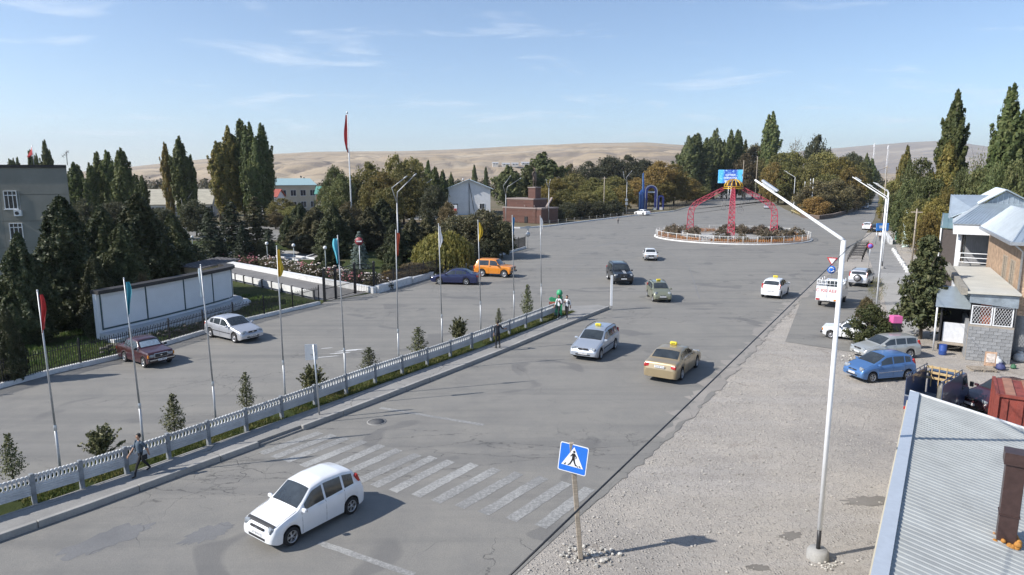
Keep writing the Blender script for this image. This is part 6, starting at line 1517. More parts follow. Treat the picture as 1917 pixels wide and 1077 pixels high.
b = MB(); b.tube([(1.65 * math.cos(k * math.pi / 16), 1.65 * math.sin(k * math.pi / 16), zt_) for k in range(33)], .1, 6); b.tube([(1.55 * math.cos(k * math.pi / 16), 1.55 * math.sin(k * math.pi / 16), zt_ + .3) for k in range(33)], .08, 6); b.build('crown_ring', M_GOLD, ME)
for k in range(6):
    a = k * math.pi / 6; b = MB(); b.tube([(1.55 * math.cos(a) * math.cos(j * math.pi / 14), 1.55 * math.sin(a) * math.cos(j * math.pi / 14), zt_ + .3 + 1.25 * math.sin(j * math.pi / 14)) for j in range(15)], .085, 5); b.build('crown_rib', M_GOLD, ME)
b = MB(); b.lathe([(1.2, zt_ + .3), (1.0, zt_ + .85), (.5, zt_ + 1.2), (.001, zt_ + 1.3)], 16); b.build('crown_lining', mat('crown_dark', (.06, .03, .03), .6), ME)
for px, py, dy in ((1356, 388, -1.0), (1397, 376, .5), (1386, 394, 1.5), (1350, 372, 1.0)):
    q = A(px, py, 116.4 + dy) - RC_ - UP * .2; b = MB(); b.tube([q + Vector((.55 * math.cos(j * math.pi / 10), 0, .55 * math.sin(j * math.pi / 10))) for j in range(21)], .035, 5); b.tube([q + Vector((.25 * math.cos(j * math.pi / 8), 0, -.05 + .25 * math.sin(j * math.pi / 8))) for j in range(17)], .03, 5)
    b.tube([q + Vector((-.2, 0, .5)), q + Vector((-.1, 0, 1.2))], .02, 4); b.tube([q + Vector((.2, 0, .5)), q + Vector((.1, 0, 1.2))], .02, 4); b.tube([q + Vector((0, 0, 1.15)), Vector((0, 0, zt_)) + Vector((q.x * .4, 0, 0))], .012, 4); b.build('hanging_ring', mat('grey_ring', (.25, .24, .24), .5), ME)
tag(ME, 'red lattice arches with a golden crown over the roundabout', 'monument')
# ---- LED billboard
def text_mesh(s, size, m, parent, loc, rot, name='lettering', align='CENTER', ext=.004):
    cu = bpy.data.curves.new(name, 'FONT'); cu.body = s; cu.size = size; cu.align_x = align; cu.align_y = 'CENTER'; cu.extrude = ext; cu.fill_mode = 'BOTH' if hasattr(cu, 'fill_mode') else cu.fill_mode
    t = bpy.data.objects.new(name + '_tmp', cu); col.objects.link(t); bpy.context.view_layer.update()
    me = bpy.data.meshes.new_from_object(t.evaluated_get(bpy.context.evaluated_depsgraph_get())); me.name = name
    bpy.data.objects.remove(t); me.materials.clear(); o = link(name, me, m, parent, loc); o.rotation_euler = rot; return o
Yb = 318.0; c0, c1 = A(1346, 318, Yb), A(1389, 343, Yb); wB, hB = c1.x - c0.x, c0.z - c1.z
BB = empty('led_billboard', ((c0.x + c1.x) / 2, Yb, 0), R(-14)); zc = (c0.z + c1.z) / 2
def ledscreen(N, L, b):
    tc = N.new('ShaderNodeTexCoord'); v = tc.outputs['Object']; sp = N.new('ShaderNodeSeparateXYZ'); L.new(v, sp.inputs[0])
    ax = math1(N, L, 'ABSOLUTE', sp.outputs['X']); side = mapr(N, L, math1(N, L, 'ADD', ax, math1(N, L, 'MULTIPLY', nz(N, L, v, .7, 3), 2.0)), wB * .22 + 1, wB * .34 + 1)
    base = mixc(N, L, side, (.03, .09, .42), (.08, .42, .80)); base = mixc(N, L, mapr(N, L, nz(N, L, v, 1.1, 3, .6, 1.5), .55, .65, 0, .8), base, (.45, .75, .95))
    L.new(base, b.inputs['Base Color']); L.new(base, b.inputs['Emission Color']); b.inputs['Emission Strength'].default_value = .55; b.inputs['Roughness'].default_value = .4
b = MB(); b.box((0, .3, zc), (wB + .2, .5, hB + .2)); b.build('cabinet', M_BLACK, BB)
b = MB(); b.box((0, .02, zc), (wB, .06, hB)); scr = b.build('screen', node_ground('led_screen', None, ledscreen), BB)
M_LEDW = mat('led_white', (.85, .87, .9), .5, emit=.7, var=.02)
for s, z, sz in (('БАТКЕН', .10, 1.15), ('ОБЛУСУНА', -.12, 1.1), ('25 ЖЫЛ', -.34, 1.35)): text_mesh(s, sz, M_LEDW, scr, (0, -.03, zc + z * hB), (R(90), 0, 0))
for x in (-.6, .6): b = MB(); b.tube([(x, .3, 0), (x, .3, zc - hB / 2)], .22, 10); b.build('post', M_WPOLE, BB)
tag(BB, 'bright blue LED billboard on two white posts over the avenue', 'billboard')
# ---- poster board behind the park trees
pb = A(846, 392, 140); e = empty('poster_board', (pb.x, 140, 0)); 
b = MB(); b.box((0, 0, 3.1), (2.2, .1, 3.2)); b.build('board', mat('poster_white', (.75, .77, .78), .6, var=.1), e)
b = MB(); b.box((-.75, -.06, 3.6), (.6, .02, 2.1)); b.build('blue_field', mat('poster_blue', (.20, .45, .62), .6, var=.4, scale=2), e)
b = MB(); b.box((.45, -.06, 3.6), (1.1, .02, .7)); b.build('red_field', mat('poster_red', (.55, .05, .07), .6), e)
for x in (-.9, .9): b = MB(); b.tube([(x, .1, 0), (x, .1, 1.6)], .06, 6); b.build('leg', M_STEEL, e)
tag(e, 'white poster board with blue and red fields among the trees', 'poster')
# ---- traffic signs
M_SBLUE = mat('sign_blue', (.02, .16, .62), .4, var=.06); M_SWHITE = mat('sign_white', (.78, .79, .80), .45, var=.05); M_SRED = mat('sign_red', (.55, .03, .03), .45, var=.1); M_SBLACK = mat('sign_black', (.012, .012, .014), .5)
# pedestrian crossing sign on its leaning squared post
sp_ = P(1087, 1046); e = empty('pedestrian_crossing_sign', sp_); hS = topz(sp_.y, 829)
lean = A(1070, 838, sp_.y).x - sp_.x
b = MB(); b.add([(-.065 + (lean if z else 0), y, z) if s < 0 else (.065 + (lean if z else 0), y, z) for z in (0, hS) for s, y in ((-1, -.06), (1, -.06), (1, .06), (-1, .06))], [(3, 2, 1, 0), (4, 5, 6, 7), (0, 1, 5, 4), (1, 2, 6, 5), (2, 3, 7, 6), (3, 0, 4, 7)]); bevel(b.build('post', M_WOOD, e), .012, 1)
sg = empty('sign_plate', (lean * .88, -.09, hS - .42), 0, e); sg.rotation_euler = (R(-4), R(5), R(-24)); S = .40
def rrect(w, h, r, n=5, bend=0):
    out = []
    for cx, cz, a0 in ((w - r, h - r, 0), (-w + r, h - r, 90), (-w + r, -h + r, 180), (w - r, -h + r, 270)):
        for k in range(n + 1): a = R(a0 + 90 * k / n); out.append((cx + r * math.cos(a), cz + r * math.sin(a)))
    return out
def flat(pts, y, th, m, nm, par): b = MB(); b.extr([(x, y, z) for x, z in pts], (0, th, 0)); return b.build(nm, m, par)
flat(rrect(S, S, .05), 0, .012, M_SWHITE, 'border', sg); flat(rrect(S - .022, S - .022, .04), -.004, .003, M_SBLUE, 'blue_field', sg)
flat([(-.31, -.22), (.31, -.22), (0, .33)], -.008, .003, M_SWHITE, 'white_triangle', sg)
man = MB()
def mp(pts): man.extr([(x, -.012, z) for x, z in pts], (0, .003, 0))
mp([(.012 + .034 * math.cos(k * .524), .20 + .034 * math.sin(k * .524)) for k in range(12)])
mp([(-.03, .155), (.045, .155), (.05, .0), (.0, -.02), (-.03, .01)])                       # trunk
mp([(-.03, .15), (-.085, .06), (-.07, .045), (-.01, .12)]); mp([(.04, .15), (.10, .075), (.09, .005), (.068, .01), (.072, .065), (.03, .10)])   # arms
mp([(-.01, .01), (.05, .01), (.075, -.09), (.12, -.17), (.085, -.19), (.035, -.10)]); mp([(-.02, .02), (.02, -.01), (-.015, -.085), (-.06, -.185), (-.10, -.18), (-.055, -.08)])  # legs
for x in (-.225, -.12, .16, .235): mp([(x - .018, -.205), (x + .022, -.205), (x + .045 * (1 if x < 0 else -1) + .012, -.15), (x + .045 * (1 if x < 0 else -1) - .02, -.15)])
man.build('walking_figure', M_SBLACK, sg)
b = MB(); b.box((0, .03, .1), (.3, .03, .04)); b.box((0, .03, -.15), (.3, .03, .04)); b.build('bracket', M_STEEL, sg)
tag(e, 'blue pedestrian crossing sign on a leaning squared wooden post', 'traffic sign')
# stones heaped round the post and lamp foot
rs = random.Random(9)
def stone_mesh(seed):
    rnd = random.Random(seed); bm = bmesh.new(); bmesh.ops.create_icosphere(bm, subdivisions=1, radius=1)
    for v in bm.verts: v.co *= rnd.uniform(.75, 1.2); v.co.z *= .7
    me = bpy.data.meshes.new('stone'); bm.to_mesh(me); bm.free(); return me
SM = [stone_mesh(k) for k in range(4)]; M_STONE = mat('river_stone', (.42, .40, .36), .9, var=.25, scale=3, objrand=.35)
for m in SM: m.materials.append(M_STONE)
def stone_heap(c, n, r, smin, smax, label):
    e = empty('stone_heap', c)
    for k in range(n):
        a, q = rs.uniform(0, 6.28), r * rs.random() ** .8; o = link('stone', rs.choice(SM), None, e, (math.cos(a) * q, math.sin(a) * q * .7, rs.uniform(0, .04))); s = rs.uniform(smin, smax); o.scale = (s, s * rs.uniform(.7, 1.2), s); o.rotation_euler.z = rs.uniform(0, 6)
    tag(e, label, 'stones')
stone_heap(sp_ + Vector((.3, .15, 0)), 90, .85, .025, .075, 'heap of pale stones round the crossing sign post'); stone_heap(P(1548, 1056), 40, .5, .02, .05, 'scatter of stones round the lamp foot')
stone_heap(P(1610, 672), 40, 1.3, .04, .11, 'stones edging the ground under the green bush')
# back of a square sign beside the balustrade
q = P(598, 777, .17); e = empty('sign_seen_from_behind', q); h = topz(q.y, 652)
b = MB(); b.tube([(0, 0, 0), (-.1, 0, h)], .035, 8); b.build('post', M_STEEL, e); b = MB(); b.box((-.22, .05, h - .35), (.52, .02, .7)); p_ = b.build('plate', mat('sign_back_grey', (.60, .62, .64), .45, metal=.2, var=.06), e); b = MB(); b.box((-.1, .0, h - .45), (.3, .03, .05)); b.build('bracket', M_STEEL, p_); e.rotation_euler.z = R(10)
tag(e, 'pale back of a square sign on a thin post beside the balustrade', 'traffic sign')
# no entry sign in the park
q = P(675, 524); e = empty('no_entry_sign', q); h = topz(q.y, 452); b = MB(); b.tube([(0, 0, 0), (0, 0, h)], .04, 8); b.build('post', M_WPOLE, e)
b = MB(); b.lathe([(.001, -.06), (.42, -.06), (.42, -.04), (.001, -.04)], 20, (0, 0, h), ax='Y'); b.build('disc', mat('faded_red', (.28, .05, .06), .5, var=.2), e); b = MB(); b.box((0, -.07, h), (.55, .015, .13)); b.build('bar', M_SWHITE, e); tag(e, 'round red no-entry sign inside the park gate', 'traffic sign')
# give-way over roundabout signs
def giveway(px, py, ytri, ydisc, rz, label, front):
    q = P(px, py); e = empty('give_way_sign', q, rz); zt, zd = topz(q.y, ytri), topz(q.y, ydisc); b = MB(); b.tube([(0, 0, 0), (0, 0, zt + .3)], .035, 8); b.build('post', M_STEEL, e)
    y = -.05; b = MB(); b.extr([(-.45, y, zt + .28), (.45, y, zt + .28), (0, y, zt - .5)], (0, .012, 0)); b.build('triangle', M_SRED if front else M_STEEL, e)
    if front: b = MB(); b.extr([(-.30, y - .008, zt + .19), (.30, y - .008, zt + .19), (0, y - .008, zt - .34)], (0, .006, 0)); b.build('white_field', M_SWHITE, e)
    b = MB(); b.lathe([(.001, y), (.36, y), (.36, y + .012), (.001, y + .012)], 20, (0, 0, zd), ax='Y'); dd = b.build('disc', M_SBLUE if front else M_STEEL, e)
    if front:
        for k in range(3):
            a = k * 2.094 + .3; b = MB(); pts = [(.2 * math.cos(a + t), .2 * math.sin(a + t)) for t in (0, .45, .9, 1.3)]
            b.tube([(x, y - .012, zd + z) for x, z in pts], .03, 5); ex, ez = .2 * math.cos(a + 1.75), .2 * math.sin(a + 1.75); tx, tz = math.cos(a + 1.3), math.sin(a + 1.3); b.extr([(.29 * tx, y - .015, zd + .29 * tz), (.11 * tx, y - .015, zd + .11 * tz), (ex, y - .015, zd + ez)], (0, .006, 0)); b.build('arrow', M_SWHITE, dd)
    return tag(e, label, 'traffic sign')
giveway(1553, 548, 488, 505, R(-28), 'give-way triangle above blue roundabout disc beside the white truck', True)
giveway(988, 466, 427, 439, R(20), 'grey backs of a triangle and disc sign at the railing corner', False)
# no-parking type disc and other far signs
q = P(1626, 500); e = empty('round_sign', q, R(-30)); b = MB(); b.tube([(0, 0, 0), (0, 0, 2.6)], .03, 6); b.build('post', M_STEEL, e); b = MB(); b.lathe([(.001, -.04), (.32, -.04), (.32, -.02), (.001, -.02)], 18, (0, 0, 2.5), ax='Y'); b.build('rim', M_SRED, e); b = MB(); b.lathe([(.001, -.048), (.24, -.048), (.24, -.042), (.001, -.042)], 18, (0, 0, 2.5), ax='Y'); b.build('blue_field', mat('violet_blue', (.16, .14, .55), .5), e); tag(e, 'round violet-blue sign on a thin post by the cycle stand', 'traffic sign')
q = P(1649, 458); e = empty('blue_kiosk_sign', q); z0, z1 = topz(q.y, 432), topz(q.y, 418); b = MB(); b.box((0, 0, (z0 + z1) / 2), (1.9, .12, z1 - z0)); b.build('board', mat('kiosk_blue', (.05, .25, .75), .5, var=.3, scale=1.5), e); b = MB(); b.box((0, -.07, (z0 + z1) / 2), (1.0, .02, .4)); b.build('white_mark', M_SWHITE, e); [MB().tube([(x, .05, 0), (x, .05, z0)], .05, 6).build('leg', M_STEEL, e) for x in (-.8, .8)]; tag(e, 'blue roadside board on legs between the far lamps', 'sign')
# striped white marker post at the kerb tip
q = P(1144, 577, .18); e = empty('marker_post', q); h = topz(q.y, 516) - .18; b = MB(); b.box((0, 0, h / 2 + .1), (.17, .17, h - .2), taper=.95); b.build('white_shaft', M_WPOLE, e); b = MB(); b.box((0, 0, .1), (.172, .172, .2)); b.build('grey_base', M_CONC, e); tag(e, 'white square marker post at the tip of the pavement', 'post')
# cut-out green figure behind the balustrade
q = P(1047, 592, .16); e = empty('green_cutout', q, scale=.8); k_ = q.y / FPX; M_GRNP = mat('green_paint', (.05, .36, .16), .5, var=.15)
z0 = .1; b = MB(); b.lathe([(.001, 2.55), (.22, 2.45), (.3, 2.2), (.22, 1.95), (.001, 1.9)], 12); b.build('head', M_GRNP, e)
b = MB(); b.extr([(-.26, -.05, .1), (.26, -.05, .1), (.28, -.05, 1.9), (-.28, -.05, 1.9)], (0, .1, 0)); b.build('body', M_GRNP, e)
b = MB(); b.extr([(-.28, -.04, 1.7), (-.28, -.04, 1.35), (-.85, -.04, 1.4), (-1.0, -.04, 1.65), (-.8, -.04, 1.85)], (0, .08, 0)); b.build('side_panel', M_GRNP, e); b = MB(); b.extr([(-.3, -.05, 1.3), (-.95, -.05, 1.1), (-1.0, -.05, 1.35), (-.5, -.05, 1.4)], (0, .08, 0)); b.build('red_panel', mat('salmon_paint', (.55, .16, .10), .5), e)
b = MB(); b.box((-.6, 0, .5), (1.2, .08, .3)); b.build('lower_panel', M_GRNP, e); tag(e, 'green painted cut-out figure behind the end of the balustrade', 'play figure')
# cycle stand frames
a_, c_ = P(1600, 490), P(1614, 462)
e = empty('cycle_stand', a_); me = None
for k in range(9):
    if me is None: q = MB(); q.tube([(-.9, 0, 0), (-.9, 0, .85), (.9, 0, .85), (.9, 0, 0)], .05, 6); q.tube([(-.9, 0, .45), (.9, 0, .45)], .035, 5); o = q.build('hoop', M_IRON, e); me = o.data
    else: o = link('hoop', me, None, e)
    o.location = (c_ - a_) * (k / 8)
tag(e, 'row of black metal cycle hoops on the roadside', 'cycle stand')
# feather banners
for i, (x, yb, yt, c, lab) in enumerate(((1674, 455, 432, (.20, .55, .40), 'short green feather banner on the bank'), (1687, 470, 393, (.62, .76, .72), 'tall pale green feather banner on the bank'))):
    q = P(x, yb); e = empty('feather_banner', q, R(-35)); h = topz(q.y, yt); b = MB(); b.tube([(0, 0, 0), (0, 0, h * .8), (.15, 0, h)], .03, 6); b.build('pole', M_WPOLE, e); b = MB(); b.extr([(.03, 0, .5), (.75, 0, .7), (.8, 0, h * .7), (.45, 0, h * .9), (.15, 0, h)], (0, .012, 0)); b.build('cloth', mat('banner_%d' % i, c, .7, var=.3, scale=1.2), e); tag(e, lab, 'banner')
# wooden poles and wires
def wpole(px, py, yt, label, Y=None, r=.11, name='utility_pole', cross=True, m=None):
    q = P(px, py) if Y is None else Vector((A(px, py, Y).x, Y, 0)); e = empty(name, q); h = topz(q.y, yt); b = MB(); b.tube([(0, 0, 0), (0, 0, h)], [r, r * .7], 8); b.build('pole', m or M_WOOD, e)
    if cross: b = MB(); b.box((0, 0, h - .4), (1.2, .08, .1), ROAD_ANG + R(90)); b.build('crossarm', m or M_WOOD, e)
    tag(e, label, 'utility pole'); return q + UP * h
wpole(1709, 470, 391, 'grey wooden pole among the roadside trees', 78); wpole(1130, 405, 331, 'thin utility pole before the autumn grove', None, .14)
t1_ = wpole(1649, 440, 310, 'dark utility pole between the far lamps', 135, .15); wpole(1414, 365, 293, 'pale pole right of the billboard', 300, .2, cross=False); wpole(1389, 365, 300, 'pale pole behind the billboard edge', 310, .2, cross=False)
# mast pair on the horizon
for x, yt, lab in ((1634, 268, 'left radio mast on the far rise'), (1660, 272, 'right radio mast on the far rise')):
    Y = 1200; q = A(x, 305, Y); e = empty('radio_mast', (q.x, Y, 0)); h = topz(Y, yt); b = MB()
    for dx, dy in ((-1, -1), (1, -1), (0, 1.2)): b.tube([(dx * 1.6, dy * 1.6, 0), (dx * .5, dy * .5, h)], .22, 5)
    n = 16
    for k in range(n): z0, z1 = h * k / n, h * (k + 1) / n; b.tube([(-1.6 * (1 - k / n * .7), -1.2, z0), (1.6 * (1 - k / n * .7), -1.2, z1)], .12, 4)
    b.build('lattice', M_WPOLE, e); b = MB(); b.tube([(0, 0, h), (0, 0, h + 5)], .2, 5); b.lathe([(1.3, h * .9), (1.3, h * .97)], 8); b.build('aerials', FRAMEW, e); tag(e, lab, 'radio mast')
# overhead cables: from the camera's building past the crossing sign to the lamp and on
def cable(a, c, sag, r, label, name='overhead_cable'):
    b = MB(); b.tube(hang(a, c, sag), r, 5); o = b.build(name, M_BLACK); tag(o, label, 'cable')
lt = P(1530, 1044); pt = Vector((lt.x, lt.y, LH - .25))
cable(A(953, 1079, 5.0), A(1591, 462, 17.2), .02, .011, 'black cable running from below to the lamp pole')
cable(pt, Vector((P(1651, 503).x, P(1651, 503).y, 6.6)), .5, .013, 'black cable from the near lamp to the lamp by the footway')
cable(A(1300, 420, 120) * 1 + UP * 2, t1_ - UP * .4, 1.2, .03, 'thin cable crossing above the main road')
# ================================================================== vehicles
def paint(name, c, metal=.0, rough=.32, var=.03):
    if 'paint_' + name in MATS: return MATS['paint_' + name]
    return mat('paint_' + name, c, rough, metal=metal, var=var, scale=2.5, coat=.7)
M_TYRE = mat('tyre', (.022, .022, .023), .85, var=.3); M_RIM = mat('rim_alloy', (.50, .51, .52), .35, metal=.7, var=.1); M_RIMS = mat('rim_steel', (.34, .34, .35), .5, metal=.5, var=.2)
M_CGLASS = mat('car_glass', (.035, .042, .046), .05, spec=.9, var=.5, scale=1.5); M_PLAST = mat('black_plastic', (.025, .025, .027), .55, var=.2)
M_LAMP = mat('headlamp', (.26, .28, .30), .1, spec=.9, var=.55, scale=9); M_TAIL = mat('tail_lamp', (.40, .025, .02), .2, var=.2, scale=8); M_AMBER = mat('indicator', (.60, .22, .03), .25)
M_CHROME = mat('chrome', (.60, .61, .63), .18, metal=.9, var=.05); M_TAXI = mat('taxi_yellow', (.72, .58, .04), .4, var=.05)
def plate_mat(N, L, b):
    tc = N.new('ShaderNodeTexCoord'); v = tc.outputs['Object']; sp = N.new('ShaderNodeSeparateXYZ'); L.new(v, sp.inputs[0])
    mark = mapr(N, L, nz(N, L, mapping(N, L, v, 0, (1, 26, 5)), 1.0, 2, .5), .5, .53)
    band = math1(N, L, 'LESS_THAN', math1(N, L, 'ABSOLUTE', sp.outputs['Z']), .034); band2 = math1(N, L, 'LESS_THAN', math1(N, L, 'ABSOLUTE', sp.outputs['Y']), .22)
    L.new(mixc(N, L, math1(N, L, 'MULTIPLY', math1(N, L, 'MULTIPLY', mark, band), band2), (.74, .74, .74), (.08, .08, .09)), b.inputs['Base Color'])
M_PLATE = node_ground('number_plate', None, plate_mat)
def pw(pts, x):
    """smooth-cornered piecewise curve"""
    if x <= pts[0][0]: return pts[0][1]
    for (a, b), (c, d) in zip(pts, pts[1:]):
        if a <= x <= c: return b + (d - b) * (x - a) / (c - a) if c > a else d
    return pts[-1][1]
def pws(pts, x, r=.05): return sum(pw(pts, x + k * r / 2) for k in (-2, -1, 0, 1, 2)) / 5
class Car:
    def __init__(s, **k): s.__dict__.update(dict(crown=.07, tumble=.36, sill=.2, wr=.30, wt=.19, nose=.20, tail=.16, boxy=0.0)); s.__dict__.update(k)
    def arch(s, q):
        z = s.sill
        for c in (s.fo, s.fo + s.wb):
            d = abs(q - c); ra = s.wr + .055
            if d < ra: z = max(z, s.wr + math.sqrt(ra * ra - d * d))
        return z
    def section(s, q):
        L_, W = s.L, s.W / 2
        w = W
        if q < s.nose: w = W * (.80 + .20 * math.sqrt(max(0, 1 - (1 - q / s.nose) ** 2)) if not s.boxy else .94 + .06 * q / s.nose)
        if q > L_ - s.tail: t = (L_ - q) / s.tail; w = W * (.84 + .16 * math.sqrt(max(0, 1 - (1 - t) ** 2)) if not s.boxy else .94 + .06 * t)
        w *= 1 - .03 * max(0, (1.0 - q) / 1.0) - .02 * max(0, (q - L_ + 1) / 1.0)
        zt = pws(s.top, q); zb = min(pws(s.belt, q), zt - .012); zl = s.arch(q)
        lift = .10 * max(0, 1 - q / .25) + .08 * max(0, 1 - (L_ - q) / .25); zl = max(zl, s.sill + lift)
        zl = min(zl, zb - .06)
        zc = max(zb + .006, zt - s.crown * min(1, max(.25, (zt - zb) / .3))); yb = .945 * w; yc = yb - .012 - max(0, zc - zb) * s.tumble
        P_ = [(0, zl), (.78 * w, zl), (.965 * w, zl + .015), (.99 * w, zl + .3 * (zb - zl)), (w, zl + .58 * (zb - zl)), (.99 * w, zb - .06 * min(1, (zb - zl) / .3)), (yb, zb),
              (yc, zc), (yc * .95, zc + (zt - zc) * .42), (yc * .72, zc + (zt - zc) * .80), (yc * .38, zc + (zt - zc) * .96), (0, zt)]
        return P_
    def side(s, q, t): p = s.section(q); a, b = p[6], p[7]; return Vector((s.L / 2 - q, a[0] + (b[0] - a[0]) * t, a[1] + (b[1] - a[1]) * t))
    def topp(s, q, u):
        p = s.section(q)[7:]; d = [0]
        for a, b in zip(p, p[1:]): d.append(d[-1] + math.hypot(b[0] - a[0], b[1] - a[1]))
        v = (1 - abs(u)) * d[-1]
        for i in range(len(p) - 1):
            if v <= d[i + 1] + 1e-9: t = (v - d[i]) / max(1e-6, d[i + 1] - d[i]); break
        y, z = p[i][0] + (p[i + 1][0] - p[i][0]) * t, p[i][1] + (p[i + 1][1] - p[i][1]) * t
        return Vector((s.L / 2 - q, y * (1 if u > 0 else -1), z))
    def lower(s, q, t):
        p = s.section(q)[2:7]; f = t * 4; i = min(3, int(f)); f -= i; return Vector((s.L / 2 - q, p[i][0] + (p[i + 1][0] - p[i][0]) * f, p[i][1] + (p[i + 1][1] - p[i][1]) * f))
    def body_mesh(s):
        qs = set(); n = int(s.L / .09)
        for i in range(n + 1): qs.add(round(s.L * i / n, 3))
        for c in (s.fo, s.fo + s.wb):
            for k in range(-9, 10): qs.add(round(c + k * (s.wr + .055) / 9, 3))
        for k in (.0, .015, .04, .08, .13): qs.add(k); qs.add(round(s.L - k, 3))
        for a, _ in s.top: 
            if 0 < a < s.L: qs.add(round(a, 3))
        qs = sorted(q for q in qs if 0 <= q <= s.L); b = MB(); m = 12; rows = []
        for q in qs:
            p = s.section(q); x = s.L / 2 - q; rows.append([(x, y, z) for y, z in p] + [(x, -y, z) for y, z in p[-2:0:-1]])
        k = len(rows[0]); vs = [v for r in rows for v in r]; fs = []; mi = []
        for i in range(len(rows) - 1):
            for j in range(k):
                jj = (j + 1) % k; fs.append((i * k + j, (i + 1) * k + j, (i + 1) * k + jj, i * k + jj)); mi.append(1 if j in (0, 1, k - 1, k - 2) else 0)
        fs.append(tuple(range(k))); mi.append(0); fs.append(tuple(range((len(rows) - 1) * k, len(rows) * k))[::-1]); mi.append(0)
        b.add(vs, fs, 0, True); b.mi = mi; b.sm[-1] = b.sm[-2] = False
        return b
    def patch(s, f, a0, a1, b0, b1, na, nb, off=.007):
        g = [[f(lerp(a0, a1, i / na), lerp(b0, b1, j / nb)) for j in range(nb + 1)] for i in range(na + 1)]
        vs = []; c = Vector((0, 0, .6))
        for i in range(na + 1):
            for j in range(nb + 1):
                du = g[min(i + 1, na)][j] - g[max(i - 1, 0)][j]; dv = g[i][min(j + 1, nb)] - g[i][max(j - 1, 0)]; n = du.cross(dv)
                n = n.normalized() if n.length > 1e-8 else Vector((0, 0, 1))
                if n.dot(g[i][j] - c) < 0: n = -n
                vs.append(g[i][j] + n * off)
        return vs, [(i * (nb + 1) + j, i * (nb + 1) + j + 1, (i + 1) * (nb + 1) + j + 1, (i + 1) * (nb + 1) + j) for i in range(na) for j in range(nb)]
WHEELS = {}
def wheel_meshes(r, w, style):
    k = (r, w, style)
    if k in WHEELS: return WHEELS[k]
    t = MB(); t.lathe([(r * .66, -w / 2), (r * .9, -w / 2), (r * .985, -w * .4), (r, -w * .2), (r, w * .2), (r * .985, w * .4), (r * .9, w / 2), (r * .66, w / 2)], 26, ax='Y'); tm = t.mesh('tyre'); tm.materials.append(M_TYRE)
    m = MB(); o = w / 2
    if style == 'alloy':
        m.lathe([(r * .67, -o), (r * .67, o), (r * .61, o), (r * .60, o - .05)], 24, ax='Y'); m.lathe([(.001, o - .01), (r * .17, o - .012), (r * .19, o - .05)], 12, ax='Y')
        for i in range(5):
            for d in (-.16, .16):
                a = i * 1.2566 + d * .55; a2 = i * 1.2566 + d; p, q = Vector((math.cos(a) * r * .12, o - .015, math.sin(a) * r * .12)), Vector((math.cos(a2) * r * .63, o - .02, math.sin(a2) * r * .63)); sd_ = Vector((-math.sin(a), 0, math.cos(a))) * r * .045
                m.extr([p - sd_, p + sd_, q + sd_ * 1.2, q - sd_ * 1.2], (0, -.02, 0))
        m.lathe([(r * .60, o - .09), (.001, o - .09)], 24, ax='Y', mi=1)
    else:
        m.lathe([(r * .67, -o), (r * .67, o), (r * .60, o - .01), (r * .55, o - .05), (r * .30, o - .03), (r * .26, o - .005), (r * .10, o), (.001, o)], 24, ax='Y')
        for i in range(8): a = i * .7854; m.box((math.cos(a) * r * .43, o - .035, math.sin(a) * r * .43), (.03, .02, .03), mi=1)
    rm = m.mesh('rim'); rm.materials.append(M_RIM if style == 'alloy' else M_RIMS); rm.materials.append(M_BLACK)
    WHEELS[k] = (tm, rm); return WHEELS[k]
def bx(par, name, c, size, m, bev=.02, seg=2):
    b = MB(); b.box((0, 0, 0), size); o = b.build(name, m, par); o.location = c
    if bev: bevel(o, min(bev, min(size) * .45), seg)
    return o
